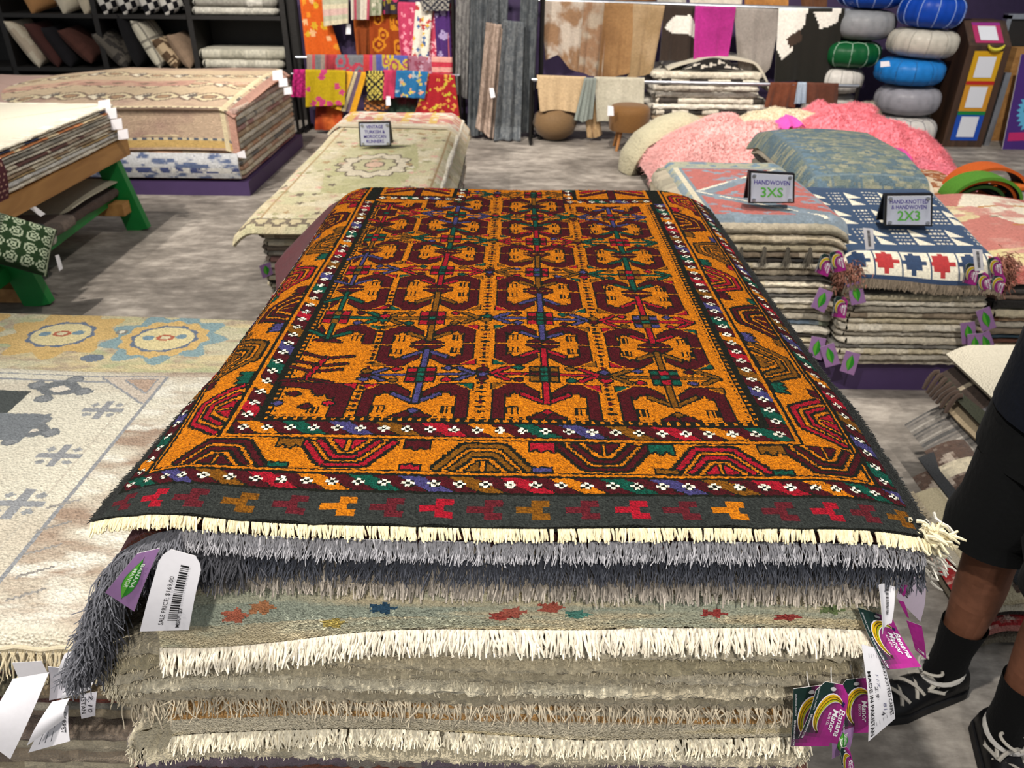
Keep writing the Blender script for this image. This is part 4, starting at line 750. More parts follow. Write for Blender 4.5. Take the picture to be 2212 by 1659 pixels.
pal35 = [('grey beige', ['#a89d88', '#98907c'], 1.25), ('oatmeal', ['#b5a890', '#a89a80'], 1.1), ('ivory edged', CR, 1.3), ('taupe', SH, .8), ('charcoal', DK, .45), ('cream', CR, 1.0), ('shaggy brown', SH, 1.0), ('dark grey', ['#55504a', '#6a635a'], .6), ('cream banded', CR, .9), ('pale', WT, .9), ('slate', ['#6d6a66', '#8a857c'], .6), ('white edged', WT, .8), ('sand', CR, .8), ('grey', CG, .7), ('thick cream', WT, 1.1), ('blue grey', ['#6f8090', '#8a949a', '#9aa08a'], .7), ('shaggy ivory', WT, 1.1), ('black', DK, .5), ('ecru', CR, .9), ('stone', CG, 1.0), ('linen', CR, .9), ('tan', SH, .9)]
def sag35(x, y): return -.05*np.clip((x-1.14)/.10, 0, 1)**2-.04*np.clip((.70-x)/.08, 0, 1)**2
stack(.635, 1.225, 2.74, 3.60, .672, .125, pal35, 'rugs in the three by five stack', '%s rug, %s in the stack under the HANDWOVEN 3XS sign', 300, sag=sag35)
pal23 = [('brown grey', ['#6f6558', '#857a6a'], 1.0), ('shaggy taupe', SH, 1.5), ('rust', ['#9a5a34', '#7a4526'], .4), ('black', DK, 1.1), ('shaggy cream', CR, 1.2), ('white', WT, .9), ('pale grey', CG, .9), ('grey shag', SH, 1.0), ('cream', CR, 1.0), ('ivory', WT, 1.1), ('greige', CG, .9), ('thick ivory', WT, 1.3), ('slate edged', ['#8a867c', '#6a655e'], .5), ('sand', CR, 1.0), ('stone grey', CG, .9), ('ecru', WT, 1.1)]
stack(1.255, 1.775, 2.70, 3.28, .535, .125, pal23, 'rugs in the two by three stack', '%s rug, %s in the stack under the 2X3 sign', 340)
pl = MB(); pl.box((.66, 2.73, 0), (1.76, 3.56, .122)); pl.obj('display_plinth', 'purple_paint', label='purple plinth under the two stacks with easel signs on the right', cat='plinth', smooth=False)
# top rug of the three by five stack: salmon and blue kilim
def top35(u, v):   # u across 0..0.72 from the left hanging side, v from the front 0..0.95
    x = .615+u*.93; xl = np.clip((.10-u)/.10, 0, 1); z = .690-.20*xl**1.6-.03*np.clip((v-.6)/.4, 0, 1)*0-.035*np.clip((.06-v)/.06, 0, 1)**2-.05*np.clip((x-1.16)/.10, 0, 1)**2
    return x-.0*xl, 2.76+v, z+.006*(noise(u*8, v*6, 2)-.5)
p5 = Pat(.66, .84, .008, '#6f7c86'); SA = C('#a85a52'); BL = C('#6f8596')
p5.rect(.0, .10, 0, .84, C('#9a9a84')); p5.mottle(C('#7a8a92'), .05, .03, .45, .55, 4, x1=.10); p5.rect(.10, .12, 0, .84, C('#c4bba2')); p5.rect(0, .66, .74, .84, C('#9a9a84')); p5.mottle(C('#5f788a'), .05, .03, .48, .56, 5, y0=.76)
p5.poly([(.14, .72), (.56, .72), (.14, .38)], SA); p5.poly([(.20, .34), (.60, .68), (.64, .30), (.64, .06)], SA); p5.poly([(.30, .40), (.62, .66), (.62, .14)], SA); p5.poly([(.14, .30), (.14, .06), (.46, .06)], SA); p5.line((.13, .36), (.58, .73), .014, C('#d8d0bc')); p5.line((.13, .36), (.60, .02), .014, C('#d8d0bc'))
p5.mottle(C('#7a8894'), .05, .03, .60, .66, 8, x0=.14, y1=.72); p5.fade(.08, 2)
U, V = np.meshgrid(np.linspace(0, .66, p5.nu+1), np.linspace(0, .84, p5.nv+1)); X, Y, Z = top35(U, V)
cloth(X, Y, Z, p5.a, .014, C('#b9ae98')).obj('salmon_kilim', 'flatweave', label='salmon and grey blue kilim under the HANDWOVEN 3XS sign', cat='rug')
for k, (cc, nm) in enumerate([('#8c968e', 'sage grey'), ('#a3a79a', 'pale sage'), ('#79857f', 'dull green')]):
    U, V = np.meshgrid(np.linspace(0, .16, 12), np.linspace(0, .80, 40)); x = .60-.012*k+U*.8; z = .655-.018*k-.25*(1-U/.16)**1.7+.004*noise(V*9, k, 5)
    cloth(x, 2.78+V+.0*U, z, C(cc), .01).obj('draped_rug', 'plush', label='%s rug end drooping on the left side below the salmon kilim' % nm, cat='rug', group='drooping ends left of the three by five stack')
# tassels on the third rug
for k, x in enumerate((.74, .83, .915, 1.0, 1.08)):
    t = MB(); g = np.random.default_rng(k); n = 40; strands(np.tile((x, 2.715, .597), (n, 1))+g.normal(0, .002, (n, 3)), np.stack([g.normal(0, .16, n), np.full(n, -.15), np.full(n, -1.0)], 1), .055, .0016, 3, 3, jit(C('#5c564c'), n, .25), .2, .3, k).obj('tassel', 'yarn', label='dark knotted tassel hanging on the 3XS stack front, %s from the left' % ['first', 'second', 'third', 'fourth', 'fifth'][k], cat='tassel', group='tassels on the three by five stack', kind=None)
# blue kilim over the two by three stack
def top23(u, v):
    x = 1.215+u; s = np.clip(v, 0, .75); y = np.where(v < .16, 2.665+.05*(v/.16)+.06*(v/.16)**2, 2.775+(v-.16)); z = np.where(v < .16, .49+.085*np.sin(v/.16*1.57), .575+.085*np.clip((v-.16)/.5, 0, 1))
    e = .03*np.clip((.05-u)/.05, 0, 1)**2+.03*np.clip((u-.53)/.05, 0, 1)**2
    return x, y, z-e+.012*np.sin(u*9+1)*np.clip(1-v/.2, 0, 1)+.006*(noise(u*8, v*8, 3)-.5)
p6 = Pat(.58, .70, .006, '#27405f'); WH = C('#ddd6c2'); R6 = C('#a92a2c'); NV = C('#22395a')
def tri6(x, y, w, h): p6.poly([(x, y), (x+w, y), (x, y+h)], WH)
for r, y in enumerate((.20, .36, .52)):
    for k in range(4):
        x = .02+k*.145+(r % 2)*.06; tri6(x, y, .06, .06); tri6(x, y+.062, .06, .06)
        for a in range(4):
            for b in range(5): p6.rect(x+.075+a*.016, x+.084+a*.016, y+.005+b*.026, y+.013+b*.026, WH)
p6.rect(0, .58, .0, .02, NV)
for k in range(6):
    x = k*.105; c = [WH, R6][k % 2]; p6.rect(x, x+.10, .02, .135, WH); p6.rect(x+.01, x+.07, .05, .12, R6 if k % 2 else NV); p6.rect(x, x+.09, .072, .088, R6 if k % 2 else NV); p6.rect(x+.03, x+.05, .025, .13, R6 if k % 2 else NV)
p6.fade(.08, 3)
U, V = np.meshgrid(np.linspace(0, .58, p6.nu+1), np.linspace(0, .70, p6.nv+1)); X, Y, Z = top23(U, V)
t = thing('blue_kilim', 'navy and white kilim with red crosses draped over the stack under the 2X3 sign', 'rug', (1.5, 3.0, .5))
cloth(X, Y, Z, p6.a, .012, C('#8b7d6a')).obj('weave', 'flatweave', t)
g = np.random.default_rng(2); n = 900; u = g.uniform(0.0, .58, n); x, y, z = top23(u, np.zeros(n)); strands(np.stack([x, y, z], 1), np.stack([g.normal(0, .2, n), np.full(n, -.3), np.full(n, -1.0)], 1), .030, .0016, 3, 3, jit(C('#7d7060'), n, .25), .1, .4, 4).obj('wool_hem', 'yarn', t, kind='stuff')
# salmon fur end peeking between the stacks
n = 1500; R = np.array([1.24, 2.70, .50])+g.normal(0, 1, (n, 3))*np.array([.022, .015, .022]); strands(R, np.stack([g.normal(-.2, .5, n), g.normal(-.6, .3, n), g.normal(-.2, .5, n)], 1), .022, .0018, 2, 3, jit(C('#8a5c4c'), n, .2), .3, .6, 3).obj('sheepskin_end', 'yarn', label='salmon brown fur end poking out left of the navy kilim', cat='sheepskin')
R = np.array([1.80, 2.72, .51])+g.normal(0, 1, (n, 3))*np.array([.02, .02, .03]); strands(R, np.stack([g.normal(.3, .5, n), g.normal(-.6, .3, n), g.normal(-.2, .5, n)], 1), .022, .0018, 2, 3, jit(C('#9a6654'), n, .2), .3, .6, 5).obj('sheepskin_end', 'yarn', label='salmon brown fur end poking out right of the navy kilim', cat='sheepskin')
# teal rug pile behind
palt = [('cream edged', WT, .7), ('dark', DK, .7), ('grey', CG, .7), ('black', DK, .5), ('mixed pink and teal', ['#c88a8a', '#7a9aa0', '#3a3a40'], .9), ('brown', SH, 1.0), ('cream', CR, 1.2), ('taupe', SH, 1.2), ('grey', CG, 1.2), ('ivory', WT, 1.2), ('sand', CR, 1.2), ('dust', SH, 1.2)]
stack(1.27, 1.76, 3.40, 4.22, .655, .0, palt, 'rugs under the folded teal rug', '%s rug, %s below the folded teal rug', 380, nx=30, ny=16)
def teal(u, v):
    x = 1.235+u; y = 3.30+v; z = .690+.05*np.clip((v-.05)/.25, 0, 1)*np.clip((.95-v)/.2, 0, 1)-.08*np.clip((.06-u)/.06, 0, 1)**1.6-.05*np.clip((.07-v)/.07, 0, 1)**2-.10*np.clip((u-.34)/.2, 0, 1)**1.5*0
    return x, y, z+.03*np.sin(np.clip(u/.54, 0, 1)*3.14)*.6
p7 = Pat(.54, .95, .010, '#6c756c'); p7.mottle(C('#54666f'), .045, .02, .46, .54, 4); p7.mottle(C('#8a8a76'), .04, .02, .56, .64, 9); p7.rect(.05, .06, 0, .95, C('#5f6e74')); p7.rect(.12, .13, 0, .95, C('#5f6e74')); p7.rect(0, .54, .05, .06, C('#6a7a80'))
for k in range(16): p7.poly([(.065, k*.06), (.115, k*.06), (.065, k*.06+.045)], C('#5d7280'))
p7.fade(.07, 5)
U, V = np.meshgrid(np.linspace(0, .54, p7.nu+1), np.linspace(0, .95, p7.nv+1)); X, Y, Z = teal(U, V); cloth(X, Y, Z, p7.a, .012, C('#a8a490')).obj('teal_rug', 'coarse_knot', label='faded teal and sage rug folded behind the navy kilim', cat='rug')
X, Y, Z = teal(U[:, ::3], V[:, ::3]); cloth(X[::3]+.02, Y[::3]-.012, Z[::3]-.022, C('#c9bfaa'), .02, C('#d5ccb8')).obj('fringed_rug', 'plush', label='off-white fringed rug edge directly under the teal rug', cat='rug')
# third stack, cut by the frame on the right
pal3 = [('dark patterned', ['#55504c', '#3a3634'], 1.2), ('charcoal braided', ['#3c3836', '#5a5450'], 1.2), ('brown speckled', ['#6a4a3c', '#8a7464'], .9), ('black', DK, 1.2), ('cream', CR, 1.0), ('orange brown', ['#8a5a3a', '#c0a080'], .7), ('grey', CG, .9), ('tan', SH, .8), ('navy', ['#2c4250', '#3a5866'], .6), ('chestnut', ['#6a4030', '#8a5a44'], .8), ('linen', CR, 1.0), ('dark', DK, .8)]
stack(1.86, 2.55, 2.80, 3.60, .465, .12, pal3, 'rugs in the stack under the striped kilim', '%s rug, %s in the stack under the striped pink kilim', 420, nx=36, ny=20)
MB().box((1.88, 2.83, 0), (2.52, 3.58, .118)).obj('display_plinth', 'purple_paint', label='purple plinth under the striped pink kilim stack', cat='plinth', smooth=False)
def kil3(u, v): return 1.80+u, 2.76+v, .500-.05*np.clip((.06-v)/.06, 0, 1)**2-.05*np.clip((.06-u)/.06, 0, 1)**2+.035*np.sin(u*5)*np.clip(v/.4, 0, 1)+.02*np.clip((v-.5)/.3, 0, 1)
p8 = Pat(.80, .86, .008, '#b8746a'); p8.poly([(.30, .86), (.80, .80), (.80, .10), (.55, .20), (.20, .70)], C('#d9d0bc'))
for k, cc in enumerate(('#b07a3c', '#8d8c7a', '#b07a3c', '#6a706a', '#b89a50')): p8.line((.22+k*.05, .66-k*.10), (.80, .80-k*.13), .014, C(cc))
p8.ell(.14, .62, .11, .09, C('#c9b78e'), None, .06, 8); p8.ell(.14, .62, .05, .04, C('#d9cba8')); p8.poly([(.05, .20), (.40, .25), (.45, .08), (.08, .05)], C('#d0c08e')); p8.poly([(.5, .86), (.8, .86), (.8, .70), (.62, .76)], C('#a85c54')); p8.rect(0, .8, 0, .03, C('#a4564e')); p8.mottle(C('#c08a7e'), .1, .06, .5, .62, 3); p8.fade(.07, 1)
U, V = np.meshgrid(np.linspace(0, .80, p8.nu+1), np.linspace(0, .86, p8.nv+1)); X, Y, Z = kil3(U, V); cloth(X, Y, Z, p8.a, .014, C('#b88a7a')).obj('striped_kilim', 'coarse_knot', label='pink kilim with cream panel and ochre stripes at the right edge', cat='rug')
stack(1.86, 2.34, 3.68, 4.35, .45, .0, [('brown', SH, 1), ('tan', CR, 1), ('dark', DK, 1), ('grey', CG, 1), ('sand', CR, 1), ('umber', SH, 1), ('ivory', WT, 1), ('taupe', SH, 1)], 'rugs under the orange brown rug', '%s rug, %s under the orange brown rug by the floor', 460, nx=20, ny=14)
p9 = Pat(.52, .72, .010, '#a86a40'); p9.mottle(C('#8a4a2c'), .06, .05, .45, .6, 2); p9.ell(.26, .40, .14, .17, C('#d6bfa0'), None, .12, 8); p9.ell(.26, .40, .09, .11, C('#9a5a34'), None, .1, 8); p9.ell(.26, .4, .04, .05, C('#d6bfa0')); p9.mottle(C('#d8c6ac'), .03, .03, .6, .66, 9); p9.fade(.1, 2)
U, V = np.meshgrid(np.linspace(0, .52, p9.nu+1), np.linspace(0, .72, p9.nv+1)); cloth(1.84+U, 3.64+V, .475+.02*np.sin(U*6)-.03*np.clip((.05-V)/.05, 0, 1)**2, p9.a, .014, C('#8f6a4c')).obj('orange_brown_rug', 'coarse_knot', label='orange brown tribal rug beyond the 2X3 sign', cat='rug')
# rolled felt mats
for k, (r, cc, nm, cx, cz) in enumerate([(.185, '#b8551e', 'outer orange', 2.34, .50), (.175, '#4c7f28', 'outer green', 2.245, .495), (.158, '#b8551e', 'inner orange', 2.245, .49), (.115, '#35592a', 'inner dark green', 2.245, .49), (.095, '#1c1c22', 'innermost black', 2.245, .49), (.15, '#c0601f', 'low orange', 2.46, .48), (.125, '#7a2f6a', 'low magenta', 2.46, .48)]):
    th = np.linspace(0.15, math.pi-.15, 28); T, V = np.meshgrid(th, np.linspace(0, .13, 4)); X = cx-r*np.cos(T); Z = cz+r*np.sin(T)*(.72 if k < 5 else .5); Y = 3.64+V+.16*(k == 0)+.02*k
    cloth(X, Y, Z, C(cc), .014, C(cc), C('#1c1c20')).obj('felt_mat', 'felt', label='%s curved felt mat of the bent mats behind the striped kilim' % nm, cat='mat', group='bent felt mats')
# ------------------------------------------------------------------ easel signs
def sign(px, y, lines, label, group='acrylic easel signs'):
    """px = tl, tr, br, bl of the plate"""
    cd = px_card(px, y); t = thing('easel_sign', label, 'sign', cd.P([(.5, 0)])[0], group); w = np.linalg.norm(cd.c[1]-cd.c[0]); h = np.linalg.norm(cd.c[3]-cd.c[0])
    Vq = cd.P([(-.05, -.06), (1.05, -.06), (1.05, 1.06), (-.05, 1.06)], -.003); B = Vq-cd.n*.010; m = MB(); m.add(np.vstack([Vq, B]), np.array([(0, 1, 2, 3), (7, 6, 5, 4), (0, 4, 5, 1), (1, 5, 6, 2), (2, 6, 7, 3), (3, 7, 4, 0)])); m.obj('backing', 'acrylic_black', t, smooth=False)
    m = MB(); top = cd.P([(-.05, 1.06), (1.05, 1.06)], -.014); ft = cd.P([(-.05, -.06), (1.05, -.06)], -.014)+np.array([0, .55*h, 0]); m.add(np.vstack([top, ft, top+np.array([0, .008, 0]), ft+np.array([0, .008, 0])]), np.array([(0, 1, 3, 2), (4, 6, 7, 5), (0, 2, 6, 4), (1, 5, 7, 3), (2, 3, 7, 6), (0, 4, 5, 1)])); m.obj('easel_leg', 'acrylic_black', t, smooth=False)
    cd.body(lambda s, q: np.broadcast_to(C('#c6cad8'), s.shape+(3,)).copy(), .02, 0, 4, 4, .002).obj('plate', 'card', t)
    m = MB(); asp = h/w
    for txt, cy, size, width, col, bold in lines: cd.text(m, txt, (.5-width/2, cy), size, col, asp, 0, width, bold)
    m.obj('lettering', 'print', t, smooth=False)
    for q in ((.07, .08), (.93, .08), (.93, .92), (.07, .92)):
        m = MB(); c = cd.P([q])[0]; e1 = (cd.c[1]-cd.c[0])/w; e2 = (cd.c[3]-cd.c[0])/h; r = .045*w
        ring = [c+r*math.cos(a)*e1+r*math.sin(a)*e2 for a in np.linspace(0, 6.283, 11)[:-1]]; m.add(np.vstack([ring, np.array(ring)+cd.n*.005, [c+cd.n*.007]]), [[i, (i+1) % 10, 10+(i+1) % 10, 10+i] for i in range(10)]+[[10+i, 10+(i+1) % 10, 20] for i in range(10)]); m.obj('standoff', 'metal_rail', t)
PU, GN = '#4b3a9a', '#5fae4a'
sign([(1623, 374), (1713, 379), (1712, 436), (1622, 436)], 2.86, [('HANDWOVEN', .62, .115, .86, PU, .012), ('3XS', .17, .24, .54, GN, .02)], 'black framed easel sign reading HANDWOVEN 3XS')
sign([(1917, 424), (2011, 423), (2010, 486), (1915, 485)], 2.90, [('HAND-KNOTTED', .74, .095, .88, PU, .010), ('& HANDWOVEN', .55, .095, .80, PU, .010), ('2X3', .14, .23, .52, GN, .02)], 'black framed easel sign reading HAND-KNOTTED & HANDWOVEN 2X3')
# ------------------------------------------------------------------ small tags on the right stacks
GS = 'small tags on the right hand stacks'
def small_tag(c, y, kind, label):
    ra = math.radians(-24+48*H1(c[0], c[1], 5)); rt = lambda q: [(c[0]+(a-c[0])*math.cos(ra)-(b-c[1])*math.sin(ra), c[1]+(a-c[0])*math.sin(ra)+(b-c[1])*math.cos(ra)) for a, b in q]
    if kind == 'b':
        q = [(c[0]-14, c[1]-24), (c[0]+16, c[1]-22), (c[0]+12, c[1]+24), (c[0]-18, c[1]+20)]; cd = px_card(rt(q), y, .002); t = thing('hang_tag', label, 'tag', cd.P([(.5, 0)])[0], GS); cd.body(mag_col, .14, .2, 5, 6).obj('card', 'card', t); banana_art(cd, 1.4, t)
    elif kind == 'l': leaf_tag(rt([(c[0]-15, c[1]-24), (c[0]+17, c[1]-24), (c[0]+15, c[1]+24), (c[0]-17, c[1]+22)]), y, label, GS, .001, False)
    else: white_tag([(c[0]-13, c[1]-24), (c[0]+9, c[1]-22), (c[0]+12, c[1]+22), (c[0]-7, c[1]+24)], y, label, .001, GS, art=lambda cd, t: bar_art(cd, t, .35, -90, None, 4, .15, .9, .3), clip=False)
for c, y, kd, lb in [((1782, 572), 2.66, 'b', 'left one of two small banana tags side by side on the 3XS stack'), ((1809, 565), 2.655, 'b', 'right one of two small banana tags side by side on the 3XS stack'), ((1775, 648), 2.67, 'l', 'leaf tag in the middle of the 3XS stack front'), ((1815, 664), 2.665, 'b', 'small banana tag beside the middle leaf tag of the 3XS stack'), ((1764, 752), 2.67, 'l', 'tilted leaf tag low on the 3XS stack'), ((1793, 768), 2.66, 'l', 'upright leaf tag lowest on the 3XS stack'),
    ((1836, 784), 2.66, 'l', 'leaf tag lying over the purple plinth edge'), ((1850, 634), 2.66, 'l', 'small leaf tag under the rust rug of the 2X3 stack'), ((1877, 516), 2.64, 'w', 'white barcode tag at the left corner of the navy kilim'), ((2113, 562), 2.63, 'w', 'white barcode tag at the right corner of the navy kilim'), ((2098, 592), 2.635, 'b', 'banana tag below the right white barcode tag of the navy kilim'), ((2150, 578), 2.66, 'b', 'banana tag hanging right of the navy kilim corner'), ((2155, 615), 2.66, 'b', 'banana tag hanging lowest right of the navy kilim'), ((2126, 612), 2.66, 'b', 'banana tag in shadow between two others right of the navy kilim'),
    ((2130, 690), 2.67, 'l', 'leaf tag upper one at the right side of the 2X3 stack'), ((2092, 720), 2.66, 'l', 'leaf tag left one of the low cluster on the 2X3 stack'), ((2106, 745), 2.65, 'l', 'leaf tag lowest of the low cluster on the 2X3 stack'), ((2130, 742), 2.66, 'l', 'leaf tag right one of the low cluster on the 2X3 stack')]: small_tag(c, y, kd, lb)
# ------------------------------------------------------------------ big carpet pile at the back left
GD_ = 'carpets in the big back left pile'
pald = [('pink beige', ['#b8978a', '#c9b09c'], 1.0), ('cream', WT, 1.0), ('grey striped', ['#8f8a82', '#d0c6b4'], 1.0), ('rose', ['#b88a82', '#d8c4b0'], .9), ('tan', ['#b89a78', '#cdb896'], 1.0), ('ivory', WT, 1.0), ('dusty grey', CG, 1.0), ('apricot', ['#c79a78', '#d8bfa0'], .9), ('white', WT, 1.0), ('slate', ['#7c7a78', '#b0a898'], .8), ('peach', ['#c8a084', '#ddc8ac'], .9), ('cream banded', CR, 1.0), ('washed red', ['#8a4a48', '#b08a80'], .5)]
stack(-4.7, -1.88, 5.40, 6.85, .565, .105, pald, GD_, '%s carpet edge, %s in the big pile before the black shelves', 500, nx=60, ny=44)
MB().box((-4.7, 5.36, 0), (-1.84, 6.9, .10)).obj('display_plinth', 'purple_paint', label='purple plinth under the big back left carpet pile', cat='plinth', smooth=False)
pd = Pat(2.85, 1.78, .016, '#c2a990'); BRN = C('#7e6a5c'); CRM = C('#d8c8a4'); PK = C('#bd9180')
pd.mottle(C('#ad9080'), .3, .15, .42, .66, 3); pd.rect(.0, 2.85, .28, .30, BRN); pd.rect(.0, 2.85, .30, .33, CRM)
for k in range(60): pd.dia(.02+k*.05, .315, .014, .012, BRN)
pd.rect(.0, 2.85, .60, 1.60, C('#c6b092'))
for r, y in enumerate((.56, .92, 1.28)):
    for k in range(9):
        x = 2.60-k*.32+(r % 2)*.12; pd.dia(x, y, .13, .10, CRM, BRN); pd.dia(x, y, .05, .04, C('#a98a6c'), BRN); pd.poly([(x+.12, y), (x+.20, y-.09), (x+.20, y+.09)], C('#e2d6bc'), BRN); pd.ell(x+.2, y+.02, .03, .04, C('#6f665e'))
pd.rect(.5, 2.35, .86, 1.04, PK); pd.mottle(C('#c9a68e'), .1, .05, .5, .66, 8, y0=.86, y1=1.04)
for k in range(9): pd.dia(.6+k*.2, .95, .05, .035, C('#8c7462'))
pd.rect(.0, 2.85, .02, .06, C('#c9a86a')); pd.rect(0, 2.85, .062, .085, C('#5f6470'))
for k in range(50): pd.rect(k*.06, k*.06+.03, .066, .08, CRM)
pd.rect(2.80, 2.85, 0, 1.78, PK); pd.rect(2.75, 2.78, 0, 1.78, CRM); pd.rect(0, 2.85, 1.66, 1.70, BRN); pd.fade(.06, 3)
def bigtop(u, v):
    z = np.where(v < .27, .30+v, .57+0*v); x = -4.72+u; y = np.where(v < .27, 5.36-.0*v, 5.36+(v-.27)); q = np.clip((v-.27)/.08, 0, 1)
    z = np.where(v < .27, z, .57+.075*np.sin(np.clip((v-.27)/1.5, 0, 1)*2.2)); z = z-.18*np.clip((-3.2-x)/1.5, 0, 1)*(v > .27); z = z+.02*(noise(x*2.2, y*2, 3)-.5)-.05*np.clip((x+1.98)/.1, 0, 1)**2
    return x, y+.03*np.sin(x*2.0)*(v < .27), z
U, V = np.meshgrid(np.linspace(0, 2.85, pd.nu+1), np.linspace(0, 1.78, pd.nv+1)); X, Y, Z = bigtop(U, V); cloth(X, Y, Z, pd.a, .015, C('#a8745c')).obj('tribal_carpet', 'coarse_knot', label='pink beige tribal carpet draped over the big back left pile', cat='rug')
pw = Pat(1.2, .17, .012, '#c3c4c6'); pw.mottle(C('#5d6a8a'), .08, .03, .5, .6, 3); pw.rect(0, 1.2, .04, .075, C('#46507a')); pw.mottle(C('#d0cec8'), .04, .03, .45, .55, 7, y0=.04, y1=.075); pw.fade(.06, 1)
U, V = np.meshgrid(np.linspace(0, 1.2, pw.nu+1), np.linspace(0, .17, pw.nv+1)); cloth(-3.08+U, 5.345-.02*np.sin(V/.17*3.1), .125+V, pw.a, .02, C('#c9c4bc')).obj('washed_blue_carpet', 'coarse_knot', label='washed blue and white carpet hanging below the tribal carpet front', cat='rug')
def tag_cluster(pts, y, lab, group):
    for k, (c, s) in enumerate(pts): white_tag([(c[0]-s, c[1]-s*.7), (c[0]+s*.8, c[1]-s), (c[0]+s, c[1]+s*.8), (c[0]-s*.9, c[1]+s)], y-.01*k, lab % ['uppermost', 'second', 'third', 'fourth', 'fifth', 'lowest'][k], .0, group, clip=False)
tag_cluster([((600, 162), 12), ((612, 178), 10), ((622, 196), 9)], 6.4, '%s white tag at the back corner of the big carpet pile', 'white tags on the big pile'); white_tag([(512, 330), (528, 324), (532, 342), (514, 340)], 5.33, 'lone white tag on the right front corner of the big pile', 0, 'white tags on the big pile', clip=False)
# ------------------------------------------------------------------ green sawhorse table with rugs
t = thing('sawhorse_table', 'green painted sawhorse table with a pine rail at the left edge', 'table', (-2.9, 4.05, 0))
MB().box((-2.36, 3.10, .425), (-2.31, 4.74, .515)).obj('pine_rail', 'pine', t, smooth=False, label='bare pine rail'); MB().box((-3.6, 3.10, .425), (-3.55, 4.74, .515)).obj('pine_rail', 'pine', t, smooth=False); MB().box((-3.56, 3.12, .46), (-2.35, 4.72, .50)).obj('table_top', 'pine', t, smooth=False)
for yy, dy in ((3.46, .06), (4.60, .08)):
    for xx, s in ((-2.40, 1), (-3.5, -1)): MB().bar((xx+s*.10, yy+dy*.2, 0), (xx-s*.0, yy, .46), .05, .13, up=(1, 0, 0)).obj('leg', 'green_paint', t, smooth=False)
MB().bar((-2.30, 3.52, .04), (-3.6, 3.52, .04), .09, .07).obj('foot_block', 'pine', t, smooth=False); MB().bar((-2.30, 4.52, .16), (-3.6, 4.52, .16), .09, .07).obj('foot_block', 'pine', t, smooth=False)
MB().box((-3.5, 3.3, .185), (-2.43, 4.64, .215)).obj('lower_shelf', 'green_paint', t, smooth=False); MB().bar((-2.40, 3.3, .16), (-2.40, 4.64, .22), .03, .07).obj('shelf_rail', 'green_paint', t, smooth=False)
palt2 = [('ivory', ['#d8d0bc', '#e2dac6'], 1.0), ('navy edged', ['#2a3a5c', '#d8d0bc'], .55), ('rust', ['#a8642c', '#c9b590'], .5), ('white', WT, .8), ('grey cream', ['#b0a898', '#8a8478'], .7), ('cream', WT, .9), ('maroon edged', ['#b09a84', '#6a4038', '#d8ccb4'], .8), ('pale', WT, 1.0), ('brown striped', ['#9c8468', '#d0c4ac'], .7), ('tan', ['#b89a68', '#d8cfba'], .6), ('silver white', ['#c8c6c0', '#dad6cc'], 1.1), ('thick white', WT, 1.2)]
def sagt(x, y): return .05*np.sin((y-3.1)*2.2)
stack(-3.5, -2.33, 3.16, 4.70, .725, .52, palt2, 'rugs on the green table', '%s rug, %s on the green sawhorse table', 540, nx=26, ny=60, sag=None)
tag_cluster([((226, 228), 14), ((240, 245), 13), ((252, 268), 13), ((266, 290), 12)], 4.60, '%s white tag at the far corner of the green table rugs', 'white tags on the green table')
pm = Pat(.30, .30, .012, '#5a2c34'); [pm.dia(.02+a*.035+(b % 2)*.017, .02+b*.035, .008, .008, C('#c9a08c')) for a in range(9) for b in range(9)]
U, V = np.meshgrid(np.linspace(0, .30, pm.nu+1), np.linspace(0, .26, pm.nv+1)); cloth(-2.315+.0*U+.03*np.sin(V*8), 3.20+U, .50+V*.75, pm.a, .012, C('#d9b8a8')).obj('maroon_rug_end', 'coarse_knot', label='maroon lattice rug end folded over the side of the green table rugs', cat='rug')
# things on the table's lower shelf
def patch(px, y, pat, thick, mat, name, label, cat, bulge=0.0, wav=0.0, group=None, edge=None, seed=0, nu=None, nv=None):
    """a sheet spanned between four picture points at real depths"""
    ys = y if isinstance(y, (list, tuple)) else [y]*4; tl, tr, br, bl = [aty(p[0], p[1], d) for p, d in zip(px, ys)]
    if isinstance(pat, Pat): A = pat.a; nv, nu = A.shape[:2]
    else: nu = nu or 14; nv = nv or 14; A = C(pat) if isinstance(pat, str) else pat
    S, T = np.meshgrid(np.linspace(0, 1, nu+1), np.linspace(0, 1, nv+1)); Q = (bl*((1-S)*(1-T))[..., None]+br*(S*(1-T))[..., None]+tr*(S*T)[..., None]+tl*((1-S)*T)[..., None])
    n = np.cross(br-bl, tl-bl); n /= np.linalg.norm(n); Q = Q+n*(bulge*np.sin(math.pi*S)*np.sin(math.pi*T)+wav*(np.sin(S*17+seed)+.6*np.sin(S*31+seed*2))*(.4+.6*(1-T)))[..., None]
    return cloth(Q[..., 0], Q[..., 1], Q[..., 2], A, thick, edge).obj(name, mat, label=label, cat=cat, group=group)
GSH = 'goods on the lower shelf of the green table'
